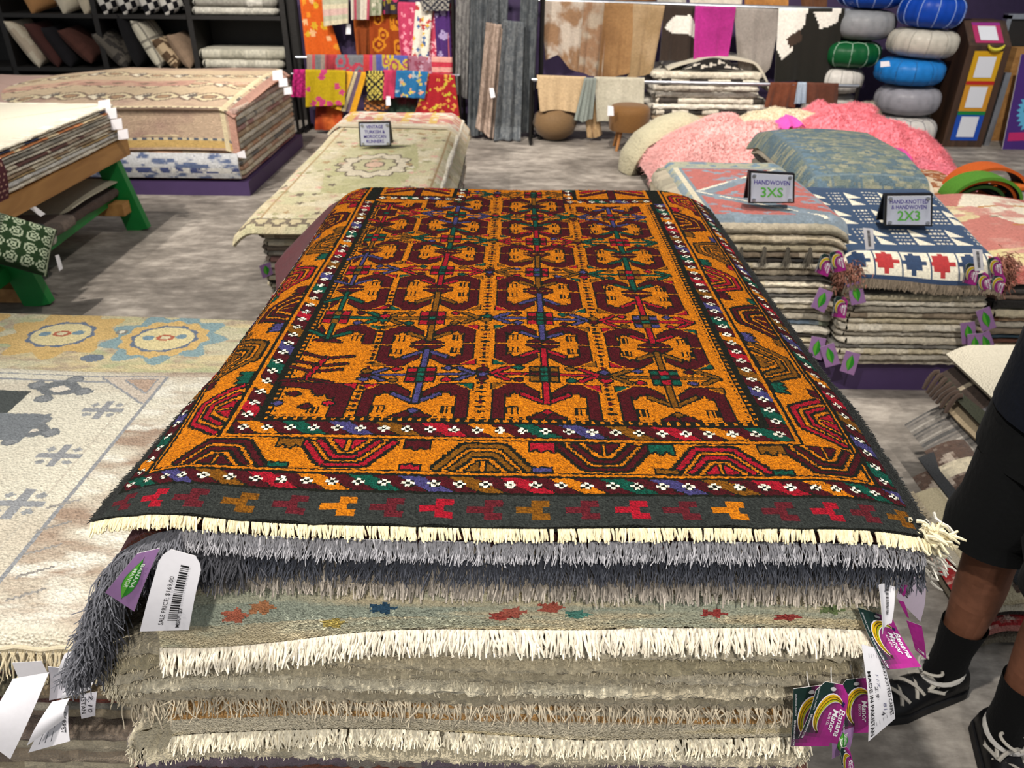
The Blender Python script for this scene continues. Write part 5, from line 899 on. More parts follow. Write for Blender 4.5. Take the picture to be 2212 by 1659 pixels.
for (x0, x1, y0, y1, z0, z1, cs, nm, lb) in [(-3.3, -2.36, 4.02, 4.60, .216, .262, ['#4a352a', '#6a5242'], 'folded_rug', 'dark brown folded rugs under the cream felt on the table shelf'), (-3.2, -2.34, 3.70, 4.05, .216, .270, ['#7c6c60', '#5f5248'], 'folded_rug', 'brown woven rug in the middle of the table shelf'), (-3.2, -2.30, 3.46, 3.76, .216, .262, ['#8e8a7e', '#a8a294', '#6e6a62'], 'folded_rug', 'speckled grey rug hanging over the table shelf'), (-3.2, -2.36, 3.52, 3.80, .272, .300, ['#5a6468', '#4c555a'], 'folded_rug', 'slate striped rug lying on the speckled grey one')]:
    edge_slab(x0, x1, y0, y1, z0, z1, cs, seed=int(x1*-1000+y0*100), nx=16, ny=30, wob=.012).obj(nm, 'plush', label=lb, cat='rug', group=GSH)
cloth(*[(lambda U, V: (-2.95+U, 3.98+V+.1*U, .275+.05*np.sin(U*4)*np.sin(V*4)+.03*np.clip((U-.5)/.1, 0, 1)**2*np.clip(.35-V, 0, 1)*3))(*np.meshgrid(np.linspace(0, .60, 20), np.linspace(0, .58, 20)))[q] for q in range(3)], C('#aea894'), .008).obj('felt_sheet', 'felt', label='cream felt sheet with a lifted corner on the table shelf', cat='felt', group=GSH)
def pillow(c, w, h, th, R, colf, name, label, group=None, mat='cloth', n=22):
    """stuffed cushion; R maps local (width, thickness, height) axes to world"""
    s = np.linspace(-1, 1, n+1); S, T = np.meshgrid(s, s); e = (1-np.abs(S)**3.2)*(1-np.abs(T)**3.2); q = np.clip(e, 0, 1)**.45; inx = 1-.07*(1-np.abs(T)**2)*np.abs(S)**6; iny = 1-.07*(1-np.abs(S)**2)*np.abs(T)**6
    m = MB(); sc = (s[:-1]+s[1:])/2; sm, tm = np.meshgrid(sc, sc); K = colf(sm, tm)
    for sd in (1, -1):
        L = np.stack([S*w/2*inx, sd*th/2*q, T*h/2*iny], -1)@np.asarray(R).T+np.asarray(c); m.grid(L[..., 0], L[..., 1], L[..., 2], K, flip=sd > 0)
    return m.obj(name, mat, label=label, cat='pillow', group=group)
def rotm(ax, ay, az):
    return np.array(Matrix.Rotation(az, 3, 'Z')@Matrix.Rotation(ay, 3, 'Y')@Matrix.Rotation(ax, 3, 'X'))
def gfl(s, t):
    a = np.zeros(s.shape+(3,)); a[:] = C('#1d3218'); r = np.hypot(s % .5-.25, t % .5-.25); a[(np.abs(r-.17) < .03) | (np.abs(r-.06) < .03)] = C('#9aa48a'); a[np.abs(np.abs(s)-.93) < .04] = C('#9aa488'); return a
pillow(aty(46, 528, 3.32), .25, .25, .10, rotm(-.8, .5, .5), gfl, 'floral_pillow', 'dark green pillow with white curls sliding off the green table shelf', GSH, n=34)
white_tag([(64, 450), (76, 446), (98, 462), (88, 468)], 3.6, 'narrow white tag lying on the slate striped rug of the table shelf', 0, clip=False); white_tag([(119, 552), (127, 550), (136, 580), (128, 586)], 3.5, 'white tag dangling below the table shelf', 0, clip=False)
# ------------------------------------------------------------------ black shelving against the back wall
t = thing('shelf_unit', 'tall black shelf unit with cushions and throws along the back wall', 'shelf', (-3.5, 8.2, 0)); SX = [-5.72, -4.83, -3.94, -3.06, -2.18]
for k, x in enumerate(SX): MB().box((x-.025, 8.0, 0), (x+.025, 8.45, 2.0)).obj('upright', 'black_wood', t, smooth=False)
for z in (.04, .47, .94, 1.41, 1.96):
    for a, b in zip(SX, SX[1:]): MB().box((a+.025, 7.99, z-.035), (b-.025, 8.45, z)).obj('shelf_board', 'black_wood', t, smooth=False)
MB().box((-5.72, 8.45, 0), (-2.18, 8.47, 2.0)).obj('back_panel', 'black_wood', t, smooth=False)
MB().box((-2.15, 8.05, 0), (-1.98, 8.45, 2.1)).obj('black_post', 'black_wood', label='black post right of the black shelf unit', cat='post', smooth=False)
def solid(h, v=.25, s=0): return lambda a, b: C(h)*(1-v/2+v*fbm(a*6+s, b*6, s))[..., None]
def check(a, b): return np.where((((a*3.5).astype(int)+(b*3.5).astype(int)+(a < 0)+(b < 0)) % 2 == 0)[..., None], C('#d8d4cc'), C('#16151a'))
def plaid(a, b): return np.where(((np.abs((a*4) % 1-.5) < .08) | (np.abs((b*4) % 1-.5) < .08))[..., None], C('#8a8478'), C('#cfc8b4'))
def blot(h1, h2, f=4): return lambda a, b: np.where((fbm(a*f+3, b*f, 4) > .5)[..., None], C(h1), C(h2))
GP = 'cushions on the black shelves'; LN = [((73, 94), .46, .5, blot('#cfc3ac', '#bfae98'), 'cream cushion leaning leftmost on the lower black shelf'), ((113, 92), .44, .52, solid('#4a2c28'), 'maroon brown cushion next to the cream one on the lower shelf'), ((146, 100), .40, .5, solid('#1e1c1f'), 'black cushion between two brown ones on the lower shelf'), ((183, 94), .38, .72, solid('#4e3029', .5), 'rust brown cushion left of the first shelf divider'),
      ((256, 106), .40, .7, blot('#5c564e', '#3a3633', 6), 'charcoal woven cushion right of the first shelf divider'), ((300, 100), .48, .2, solid('#1b1a1c'), 'black cushion with upright corner in the middle bay'), ((335, 96), .46, .42, plaid, 'cream plaid cushion in the middle bay'), ((374, 114), .32, .62, blot('#5c4836', '#c0a888', 5), 'spotted brown fur cushion in the middle bay'), ((404, 106), .34, .5, solid('#8a7460', .4), 'tan cushion touching the second divider')]
for (c, hh, lean, cf, lb) in LN:
    q = aty(c[0], c[1], 8.16); q[2] = max(q[2], .478+hh*.5*abs(math.cos(lean)))+.0; pillow(q, .36, hh, .15, rotm(0, -lean, 0)@rotm(0, 0, 1.45), cf, 'cushion', lb, GP)
for k, (c, cf, lb) in enumerate([((82, -20), blot('#a87c50', '#d8ccb4', 2), 'brown and white hide cushion on the upper shelf, left bay'), ((150, -18), solid('#c6bda8'), 'cream cushion on the upper shelf beside the divider'), ((196, -18), solid('#bdb29c', .4), 'crumpled ivory cushion on the upper shelf beside the divider'), ((238, -20), check, 'black and white checked cushion, first in the upper middle bay'), ((280, -20), check, 'black and white checked cushion, second in the upper middle bay'), ((328, -20), check, 'black and white checked cushion, third in the upper middle bay'), ((370, -20), check, 'black and white checked cushion, fourth in the upper middle bay')]):
    q = aty(c[0], c[1], 8.14); q[2] = 1.155; pillow(q, .36, .42, .17, rotm(0, -.35, 0)@rotm(0, 0, .9), cf, 'cushion', lb, GP)
for (x0, x1, z0, z1, cs, lb) in [(-3.0, -2.25, .472, .555, ['#bdb8a8', '#cbc6b6'], 'lower cream folded throw on the lower shelf, right bay'), (-3.02, -2.22, .556, .645, ['#c9c4b2', '#b5b09e'], 'upper cream folded throw on the lower shelf, right bay'), (-3.02, -2.25, .942, 1.01, ['#d2cec2', '#c4c0b4'], 'bottom white folded throw on the upper shelf'), (-3.0, -2.25, 1.012, 1.085, ['#cfcbc0', '#9a968c'], 'middle white folded throw on the upper shelf'), (-2.98, -2.26, 1.087, 1.17, ['#2c2a2c', '#c8c4ba'], 'black and white folded throw on the upper shelf')]:
    edge_slab(x0, x1, 8.02, 8.42, z0, z1, cs, seed=int(z0*1000), nx=40, ny=12, wob=.01, bulge=.02).obj('folded_throw', 'plush', label=lb, cat='throw', group='folded throws on the black shelves')
# ------------------------------------------------------------------ runners
palr = [('cream', WT, 1), ('taupe', SH, .9), ('beige', CR, 1), ('dark brown', ['#5a4a40', '#8a7a6a'], .8), ('grey', CG, 1), ('rose', ['#a87a70', '#c9b09c'], .9), ('ivory', WT, 1), ('umber', SH, 1), ('sand', CR, 1), ('black', DK, .5), ('straw', CR, 1), ('stone', CG, 1), ('cocoa', SH, 1), ('pale', WT, 1)]
stack(-1.10, -.36, 3.26, 5.70, .470, .10, palr, 'runners under the floral runner', '%s runner, %s below the floral cream runner', 580, nx=30, ny=60)
MB().box((-1.08, 3.30, 0), (-.38, 5.68, .098)).obj('display_plinth', 'purple_paint', label='purple plinth under the runner pile', cat='plinth', smooth=False)
def runner(u, v, w=.98):
    x = -1.21+u*.92; e = .55*np.clip((.10-u)/.10, 0, 1)**1.7+np.clip((u-w+.14)/.14, 0, 1)**1.5; return x, 3.20+v, .500-.11*e-.035*np.clip((.05-v)/.05, 0, 1)**2+.012*(noise(u*5, v*3, 2)-.5)
pr = Pat(.98, 2.3, .011, '#cdbf9c'); GRN = C('#b9b488'); TN = C('#b49a74'); PKs = C('#c4a890'); DKs = C('#7c7060')
pr.mottle(C('#d8cdb0'), .15, .1, .45, .6, 2); pr.poly([(.30, .50), (.68, .50), (.76, 1.0), (.68, 1.55), (.30, 1.55), (.22, 1.0)], GRN); pr.mottle(C('#c9c29c'), .1, .08, .5, .7, 6); pr.ell(.49, 1.05, .20, .24, C('#d9cdb4'), DKs, .09, 12); pr.ell(.49, 1.05, .12, .14, C('#c6bf98'), DKs, .1, 8); pr.ell(.49, 1.05, .05, .06, C('#d9b8a0'), DKs)
gr = np.random.default_rng(8)
for k in range(260):
    x, y = gr.uniform(.04, .94), gr.uniform(.02, 2.28)
    if (.30 < x < .68) and (.5 < y < 1.55) and gr.random() < .85: continue
    s = gr.uniform(.012, .026); pr.ell(x, y, s, s*1.1, [PKs, TN, C('#a9a27c'), C('#d9b09c'), DKs, C('#e0d6bc')][k % 6], None, .3, 5)
for x in (.12, .86): pr.rect(x-.006, x+.006, .1, 2.2, TN)
pr.rect(0, .98, .03, .10, C('#a5977c'))
for k in range(12): pr.ell(.05+k*.08, .065, .03, .028, C('#cbbd98'), DKs)
pr.fade(.07, 3); U, V = np.meshgrid(np.linspace(0, .98, pr.nu+1), np.linspace(0, 2.3, pr.nv+1)); X, Y, Z = runner(U, V); cloth(X, Y, Z, pr.a, .014, C('#c9bda0')).obj('floral_runner', 'coarse_knot', label='cream floral runner with medallion carrying the vintage runners sign', cat='rug')
pq = Pat(.98, .62, .012, '#d9cfb8'); pq.rect(.06, .92, .08, .54, C('#c9847c')); pq.mottle(C('#d8c0a0'), .1, .03, .5, .6, 3); [pq.rect(.1+k*.1, .16+k*.1, .1, .5, C('#d8b46a')) for k in range(0, 8, 2)]; pq.mottle(C('#e0d6c4'), .05, .04, .55, .62, 5); pq.fade(.06, 2)
U, V = np.meshgrid(np.linspace(0, .98, pq.nu+1), np.linspace(0, .62, pq.nv+1)); X, Y, Z = runner(U, V+2.0); cloth(X-.01, Y-.02, Z+.02-.10*np.clip((V-.45)/.15, 0, 1)**2, pq.a, .014, C('#d5cbb6')).obj('pink_runner', 'coarse_knot', label='pink and yellow runner at the far end of the runner pile', cat='rug')
sign([(777, 267), (840, 266), (842, 313), (780, 314)], 4.62, [('VINTAGE', .77, .115, .58, PU, .008), ('TURKISH &', .54, .115, .70, PU, .008), ('MOROCCAN', .32, .115, .76, PU, .008), ('RUNNERS', .10, .115, .60, PU, .008)], 'easel sign reading VINTAGE TURKISH & MOROCCAN RUNNERS')
leaf_tag([(560, 574), (584, 566), (590, 592), (568, 602)], 3.245, 'leaf tag at the near left corner of the runner pile', None, .001, False)
# ------------------------------------------------------------------ hanging textiles at the back
def hang(px, y, pat, name, label, cat, mat='cloth', group=None, wav=.012, seed=0, thick=.008, bottom=None, over=.10, pool=0.0, left=None, right=None, edge=None):
    """cloth folded over a rail: front panel given by tl, tr, br, bl picture points, short back panel behind"""
    tl, tr, br, bl = [aty(p[0], p[1], y) for p in px]; A = pat.a if isinstance(pat, Pat) else None
    nu, nv = (A.shape[1], A.shape[0]) if A is not None else (30, 40); S, T = np.meshgrid(np.linspace(0, 1, nu+1), np.linspace(0, 1, nv+1))
    Q = bl*((1-S)*(1-T))[..., None]+br*(S*(1-T))[..., None]+tr*(S*T)[..., None]+tl*((1-S)*T)[..., None]
    if bottom is not None:
        b = np.interp(S, np.linspace(0, 1, len(bottom)), bottom); zt = tl[2]*(1-S)+tr[2]*S; zb0 = bl[2]*(1-S)+br[2]*S; zb = zb0+(zt-zb0)*b; Q[..., 2] = zb*(1-T)+zt*T
    if left is not None: Q[..., 0] += (np.interp(T, np.linspace(0, 1, len(left)), left)*(1-S)-np.interp(T, np.linspace(0, 1, len(right)), right)*S)*np.linalg.norm(br-bl)
    k = wav*(np.sin(S*11+seed)+.7*np.sin(S*23+seed*2.3)+.5*np.sin(S*5+seed))*(.25+.75*(1-T)); Q[..., 1] += -k-.02*(1-T)
    if pool: Q[..., 1] -= pool*np.clip((.12-T)/.12, 0, 1)**1.3; Q[..., 2] = np.maximum(Q[..., 2], .012+.02*noise(S*6, T*30, seed))
    th = np.linspace(0, math.pi, 5)[1:]; r = .015; fold = [np.stack([Q[-1, :, 0], Q[-1, :, 1]+r-r*math.cos(a), Q[-1, :, 2]+r*math.sin(a)], 1) for a in th]; fold.append(fold[-1]-np.array([0, 0, over])); G = np.concatenate([Q, np.stack(fold)])
    K = (np.concatenate([A, np.repeat(A[-1:], 5, 0)]) if A is not None else C(pat))
    return cloth(G[..., 0], G[..., 1], G[..., 2], K, thick, edge).obj(name, mat, label=label, cat=cat, group=group)
def rail(p, q, r, label, legs=True, name='garment_rail', depth=.0):
    t = thing(name, label, 'rack', ((p[0]+q[0])/2, p[1], 0)); MB().tube([p, q], r, 8).obj('crossbar', 'metal_rail', t)
    if legs:
        for e in (p, q): MB().tube([e, (e[0], e[1]+depth, 0.0)], r*1.1, 8).obj('post', 'dark_metal', t)
        for e in (p, q): MB().tube([(e[0], e[1]-.2, .02), (e[0], e[1]+.2, .02)], r, 8).obj('foot', 'dark_metal', t)
    return t
def tp(w, h, bg, kind, c=(), k=.014, seed=0):
    p = Pat(w, h, k, bg); g = np.random.default_rng(seed); c = [C(x) for x in c]
    if kind == 'dots':
        for i in range(int(w*h*60)+4): s = g.uniform(.018, .034); x, y = g.uniform(0, w), g.uniform(0, h); p.ell(x, y, s, s, c[i % len(c)], None, .15, 6)
    elif kind == 'small':
        for i in range(int(w*h*260)+6): s = g.uniform(.010, .02); p.ell(g.uniform(0, w), g.uniform(0, h), s, s, c[i % len(c)], None, .3, 4)
    elif kind == 'vs':
        x = 0; i = 0
        while x < w: d = g.uniform(.02, .06); p.rect(x, x+d, 0, h, c[i % len(c)]); x += d; i += 1
    elif kind == 'hs':
        y = 0; i = 0
        while y < h: d = g.uniform(.03, .07); p.rect(0, w, y, y+d, c[i % len(c)]); y += d; i += 1
    elif kind == 'lat':
        for i in range(-20, 40):
            p.line((i*.06, 0), (i*.06+h, h), .014, c[0]); p.line((i*.06, 0), (i*.06-h, h), .014, c[0])
    elif kind == 'pais':
        for i in range(int(w*h*40)+3): s = g.uniform(.04, .08); x, y = g.uniform(0, w), g.uniform(0, h); p.ell(x, y, s, s*1.2, c[0], None, .1, 3); p.ell(x, y, s*.65, s*.8, c[1 % len(c)]); p.ell(x, y, s*.35, s*.4, c[0])
    elif kind == 'mot':
        for i, q in enumerate(c): p.mottle(q, .14, .2, .45, .62, seed+i*3)
    return p.fade(.05, seed)
GTX = 'colourful throws on the textile rack'
rail((-1.95, 7.62, 1.13), (-.48, 7.62, 1.14), .014, 'tall textile rack holding the colourful throws')
MB().box((-1.98, 7.72, 0), (-.45, 7.78, 1.6)).obj('rack_board', 'purple_wall', label='dark board behind the colourful throws', cat='board', smooth=False)
TX = [([(648, 2), (700, 0), (737, 118), (662, 120)], 7.60, tp(.30, .48, '#c9591c', 'dots', ['#d88a2a', '#d8a878', '#c9a02a'], seed=1), 'orange throw with big yellow flower dots'), ([(694, -30), (752, -30), (752, 50), (702, 56)], 7.54, tp(.26, .34, '#c4b89c', 'hs', ['#c9bfa4', '#b0b098', '#c8a8a0'], seed=2), 'pale striped throw over the orange dotted one'), ([(757, -30), (800, -30), (798, 42), (760, 42)], 7.54, tp(.2, .3, '#c8bfb0', 'vs', ['#c8bfb0', '#a84a5c', '#8a8478', '#c8bfb0'], seed=3), 'white and rose striped throw'), ([(796, -30), (826, -30), (824, 32), (800, 34)], 7.54, tp(.2, .3, '#9a9a84', 'small', ['#c8c0ac', '#6a7a58'], seed=4), 'sage green sprigged throw at the top'), ([(826, -30), (862, -30), (860, 30), (828, 30)], 7.56, tp(.2, .3, '#2c2430', 'dots', ['#b0345c', '#8a7a30'], seed=5), 'black throw with pink flowers'),
      ([(762, 30), (800, 30), (797, 122), (772, 122)], 7.60, tp(.2, .4, '#9a4e1c', 'mot', ['#7a3a18'], seed=6), 'plain rust orange throw'), ([(798, 28), (860, 28), (866, 122), (800, 122)], 7.585, tp(.28, .42, '#8a3a14', 'pais', ['#c07a1c', '#7a2a14'], seed=7), 'dark orange paisley throw'), ([(858, 8), (906, 10), (900, 122), (868, 122)], 7.55, tp(.2, .46, '#b03a5a', 'small', ['#d88a9a'], seed=8), 'pink throw with tiny blossoms'), ([(898, 8), (934, 10), (926, 130), (889, 126)], 7.53, tp(.18, .5, '#cfc8ba', 'small', ['#3a5a8a', '#c9a03a', '#a83a3a'], seed=9), 'white throw sprinkled with blue and yellow flowers'), ([(926, 20), (946, 22), (946, 134), (924, 132)], 7.55, tp(.1, .46, '#a83a52', 'small', ['#d8a0a8'], seed=10), 'narrow red sprigged throw'), ([(938, 25), (972, 24), (976, 132), (944, 132)], 7.54, tp(.16, .46, '#452862', 'dots', ['#9a8ab0'], seed=11), 'purple throw with pale rings'), ([(966, 12), (982, 10), (984, 132), (972, 134)], 7.56, tp(.1, .5, '#a82a40', 'small', ['#d8a8a0'], seed=12), 'crimson throw at the right end of the upper row'), ([(906, -20), (972, -20), (970, 22), (914, 24)], 7.50, tp(.28, .2, '#8c8880', 'lat', ['#2c2c34'], seed=13), 'black and white lattice throw at the top'),
      ([(662, 122), (705, 122), (706, 156), (664, 156)], 7.50, tp(.2, .16, '#8a5a52', 'vs', ['#8a7a70', '#a84a50', '#6a6a6a'], seed=14), 'grey and red striped throw on the middle rail'), ([(705, 122), (725, 122), (725, 158), (705, 158)], 7.50, tp(.1, .16, '#a83a40', 'mot', ['#8a3038'], seed=15), 'red throw on the middle rail'), ([(725, 122), (785, 123), (786, 158), (726, 158)], 7.49, tp(.26, .16, '#6a6a6e', 'pais', ['#a83a4a', '#6a6a72'], seed=16), 'grey throw with crimson leaves on the middle rail'), ([(785, 122), (815, 123), (815, 158), (786, 158)], 7.50, tp(.12, .16, '#a8304a', 'vs', ['#b03a3a', '#a8306a', '#8a7a6a'], seed=17), 'magenta striped throw on the middle rail'), ([(812, 122), (880, 124), (880, 160), (814, 160)], 7.49, tp(.3, .16, '#4a5290', 'pais', ['#b09a30', '#8a3a5a'], seed=18), 'periwinkle throw with yellow tulip on the middle rail'), ([(878, 124), (935, 126), (934, 164), (880, 162)], 7.50, tp(.24, .16, '#8a5a6a', 'small', ['#a88a9a', '#7a3a4a'], seed=19), 'mauve throw on the middle rail'), ([(932, 126), (978, 128), (978, 166), (934, 166)], 7.49, tp(.2, .16, '#a83040', 'hs', ['#a83040', '#c08a80'], seed=20), 'red throw with pale band on the middle rail'),
      ([(634, 154), (664, 154), (660, 210), (630, 208)], 7.36, tp(.14, .25, '#b0246a', 'lat', ['#8a1a52'], seed=21), 'magenta throw at the left end of the lowest rail'), ([(660, 154), (746, 156), (746, 226), (662, 230)], 7.34, tp(.36, .3, '#a88f14', 'dots', ['#b03a6a'], seed=22), 'mustard throw with pink spots'), ([(742, 158), (792, 160), (768, 246), (716, 232)], 7.37, tp(.24, .36, '#c08a1c', 'vs', ['#c08a1c', '#c9962a', '#6a6258', '#c0b088', '#5a4a5a'], seed=23), 'golden yellow throw with grey stripes'), ([(790, 157), (832, 157), (828, 214), (794, 216)], 7.36, tp(.18, .26, '#b0a04a', 'lat', ['#1c1a1c'], seed=24), 'black and yellow lattice throw on the lowest rail'), ([(828, 155), (862, 156), (858, 210), (828, 214)], 7.36, tp(.14, .25, '#a8304e', 'mot', ['#8a2842'], seed=25), 'plain raspberry throw on the lowest rail'), ([(856, 156), (924, 159), (918, 212), (854, 208)], 7.34, tp(.3, .25, '#1f5a86', 'small', ['#c08a6a', '#b0a04a', '#8a9aa0'], seed=26), 'blue throw with coral leaves'), ([(924, 163), (982, 166), (993, 256), (898, 242)], 7.36, tp(.36, .42, '#8c1a22', 'small', ['#b8863a', '#a8a030'], seed=27), 'red throw with green stripe and gold drops'), ([(682, 230), (738, 226), (742, 280), (680, 280)], 7.42, tp(.24, .24, '#a8401c', 'mot', ['#c0602c', '#7a2a18'], seed=28), 'rust red throw reaching the floor under the mustard one'), ([(786, 214), (838, 210), (842, 236), (788, 240)], 7.40, tp(.2, .14, '#a86a34', 'lat', ['#3a2a24'], seed=29), 'orange and black throw below the lattice one'), ([(838, 210), (900, 210), (900, 250), (838, 250)], 7.44, tp(.24, .2, '#2a3a30', 'mot', ['#4a1a20'], seed=30), 'dark green and wine throw in the shade')]
for k, (q, y, p, lb) in enumerate(TX): hang(q, y, p, 'throw', lb, 'throw', 'cloth', GTX, .010, k*1.3, .008)
rail((-1.98, 7.52, .645), (-.52, 7.52, .65), .012, 'middle rail of the textile rack'); rail((-2.0, 7.385, .52), (-.50, 7.385, .525), .012, 'lowest rail of the textile rack')
white_tag([(748, 52), (758, 52), (758, 74), (747, 74)], 7.57, 'white tag hanging in the gap beside the rust orange throw', 0, clip=False); white_tag([(833, 208), (843, 208), (844, 228), (834, 228)], 7.33, 'white tag below the raspberry throw', 0, clip=False)
# grey hanging rugs
GG = 'long grey hanging rugs'
for k, (q, y, h1, h2, lb) in enumerate([([(985, -60), (1022, -60), (1012, 215), (984, 200)], 7.42, '#7a7876', '#5c5a5a', 'pale grey hanging rug at the left of the grey row'), ([(1018, -60), (1056, -60), (1046, 285), (1010, 290)], 7.38, '#3f4347', '#55585a', 'charcoal hanging rug second from the left'), ([(1054, -60), (1100, -60), (1094, 60), (1058, 60)], 7.34, '#45494c', '#5a5d60', 'short slate rug hung above the taupe one'), ([(1050, 52), (1086, 58), (1066, 296), (1030, 268)], 7.30, '#7d6c60', '#948276', 'taupe hanging rug with a white tag'), ([(1088, 48), (1132, 52), (1124, 300), (1068, 300)], 7.28, '#4a4e52', '#5f6264', 'slate hanging rug trailing on the floor'), ([(1126, -60), (1166, -60), (1150, 285), (1116, 285)], 7.36, '#404448', '#54585a', 'dark grey hanging rug at the right of the grey row')]):
    p = Pat(.2, 1.2, .014, h1); p.mottle(C(h2), .012, .05, .4, .62, k); p.fade(.08, k); hang(q, y, p, 'hanging_rug', lb, 'rug', 'felt', GG, .022, k*2.1, .012, pool=.10 if k in (1, 3, 4) else 0)
white_tag([(1057, 190), (1066, 190), (1070, 210), (1060, 212)], 7.24, 'white tag on the taupe hanging rug', 0, clip=False)
rail((-.55, 7.45, 1.75), (.22, 7.45, 1.75), .015, 'rail carrying the long grey hanging rugs')
MB().box((.215, 7.42, 0), (.245, 7.46, 1.8)).obj('black_post', 'dark_metal', label='slim black post between the grey rugs and the hides', cat='post', smooth=False)
# ------------------------------------------------------------------ hides
GH = 'hides on the long rails'
def hidep(w, h, bg, spots, k=.014, lo=.5, hi=.52, s=0, sx=.25, sy=.25):
    p = Pat(w, h, k, bg); [p.mottle(C(c), sx, sy, lo, hi, s+i*5) for i, c in enumerate(spots)]; return p.fade(.05, s)
cow = Pat(.5, .62, .014, '#17150f'); cow.poly([(0, .62), (.22, .62), (.20, .48), (.12, .40), (.13, .28), (.05, .20), (0, .30)], C('#d9d5cb')); cow.poly([(.27, .60), (.47, .62), (.45, .52), (.33, .46)], C('#d9d5cb')); cow.poly([(.07, .38), (.17, .46), (.20, .36), (.1, .30)], C('#3a2c22')); cow.fade(.04, 1)
dbw = Pat(.36, .46, .014, '#2e231c'); dbw.poly([(.02, .28), (.10, .38), (.28, .40), (.36, .30), (.34, .20), (.26, .24), (.10, .24)], C('#d6d2c8')); dbw.fade(.05, 2)
rail((.16, 7.52, 1.13), (2.98, 7.52, 1.08), .016, 'upper long rail with seven cow hides'); rail((.14, 7.22, .52), (3.0, 7.22, .50), .016, 'lower long chrome rail with hides and folded skins')
HI = [([(1168, 3), (1268, 8), (1256, 158), (1178, 150)], 7.50, hidep(.44, .62, '#b3a698', ['#8a6a4e'], lo=.45, hi=.6, s=3, sx=.12, sy=.16), 'roan hide with brown speckles at the left of the upper rail', [.15, .25, .05, 0]), ([(1262, 8), (1312, 10), (1300, 166), (1248, 160)], 7.47, hidep(.2, .62, '#a0917f', ['#8a6a50'], lo=.42, hi=.62, s=5, sx=.1, sy=.1), 'grey brown half of the roan hide', [.05, 0, 0]), ([(1306, 10), (1372, 12), (1358, 166), (1292, 166)], 7.45, hidep(.28, .62, '#947048', ['#7a5836'], lo=.4, hi=.65, s=7), 'golden tan hide on the upper rail', [0, 0, .06]), ([(1368, 12), (1436, 16), (1408, 168), (1354, 168)], 7.44, hidep(.28, .62, '#a08766', ['#8f7654'], lo=.4, hi=.65, s=9), 'light fawn hide on the upper rail', [0, .02, .08]), ([(1434, 14), (1510, 18), (1500, 136), (1424, 130)], 7.47, dbw, 'dark brown hide with a white saddle', [0, .02, .05]), ([(1502, 17), (1590, 18), (1570, 134), (1496, 132)], 7.43, hidep(.36, .5, '#a3267a', ['#8a1c66'], lo=.4, hi=.7, s=11), 'plain magenta dyed hide on the upper rail', [.02, .0, .02, .12]), ([(1586, 20), (1688, 24), (1656, 180), (1592, 172)], 7.46, hidep(.4, .65, '#8b847d', ['#7a736c'], lo=.4, hi=.7, s=13), 'smooth grey hide beside the magenta one', [.15, .02, 0, .25]), ([(1682, 22), (1826, 22), (1800, 180), (1672, 178)], 7.44, cow, 'black and white cow hide at the right of the upper rail', [.0, .04, 0, .02])]
for k, (q, y, p, lb, bt) in enumerate(HI): hang(q, y, p, 'cow_hide', lb, 'hide', 'hide', GH, .012, k*1.7, .006, bottom=bt)
for k, (q, y, bg_, sp, lb) in enumerate([([(1165, -60), (1250, -60), (1248, 6), (1190, 6)], 7.7, '#b8b0a4', ['#8a7460'], 'pale hide end above the roan hide'), ([(1320, -60), (1420, -60), (1415, 12), (1330, 12)], 7.7, '#4a2c1c', ['#8a6038'], 'brown hide end above the tan hides'), ([(1415, -60), (1485, -60), (1480, 16), (1420, 16)], 7.7, '#c8c4bc', ['#a8a098'], 'white hide end above the dark brown hide'), ([(1488, -60), (1605, -60), (1600, 18), (1490, 16)], 7.7, '#a39484', ['#c8beb0'], 'beige speckled hide end above the magenta hide'), ([(1605, -60), (1705, -60), (1700, 24), (1610, 22)], 7.7, '#a8743c', ['#8a5a2c'], 'ginger hide end above the grey hide'), ([(1725, -60), (1790, -60), (1785, 26), (1732, 24)], 7.7, '#5c3a24', ['#4a2c1a'], 'chestnut hide end above the cow hide')]): hang(q, y, hidep(.4, .3, bg_, sp, s=k+20, lo=.4, hi=.6), 'cow_hide', lb, 'hide', 'hide', GH, .01, k, .006)
for k, (q, y, bg_, sp, lb, bt, pool) in enumerate([([(1160, 166), (1266, 170), (1256, 246), (1166, 248)], 7.20, '#b39a78', ['#a3896a'], 'beige hide on the lower rail', [.1, .15, .1, 0], 0), ([(1262, 172), (1288, 172), (1278, 264), (1240, 262)], 7.18, '#7f8680', ['#747a74'], 'grey green suede tongue on the lower rail', [.05, 0, .1], 0), ([(1284, 170), (1392, 172), (1388, 262), (1290, 262)], 7.19, '#b8b2a0', ['#aaa492'], 'off-white pleated hide on the lower rail', [0, .03, .02], 0), ([(1262, 235), (1290, 215), (1300, 298), (1268, 296)], 7.24, '#a08460', ['#8f744e'], 'tan hide tip touching the floor behind the stool', [0, .0, .1], 0), ([(1664, 182), (1726, 182), (1716, 232), (1648, 230)], 7.20, '#5a2f1c', ['#6a3822'], 'russet brown hide on the lower rail, left piece', [0, 0], 0), ([(1724, 182), (1742, 182), (1736, 222), (1716, 224)], 7.18, '#8a98a8', ['#98a4b2'], 'pale blue suede strip between the russet hides', [0, 0], 0), ([(1740, 182), (1812, 184), (1808, 226), (1734, 224)], 7.20, '#4e2a1c', ['#5c3222'], 'russet brown hide on the lower rail, right piece', [0, 0], 0)]): hang(q, y, hidep(.4, .36, bg_, sp, s=k+40, lo=.4, hi=.7), 'cow_hide', lb, 'hide', 'hide', GH, .012, k*1.9, .006, bottom=bt)
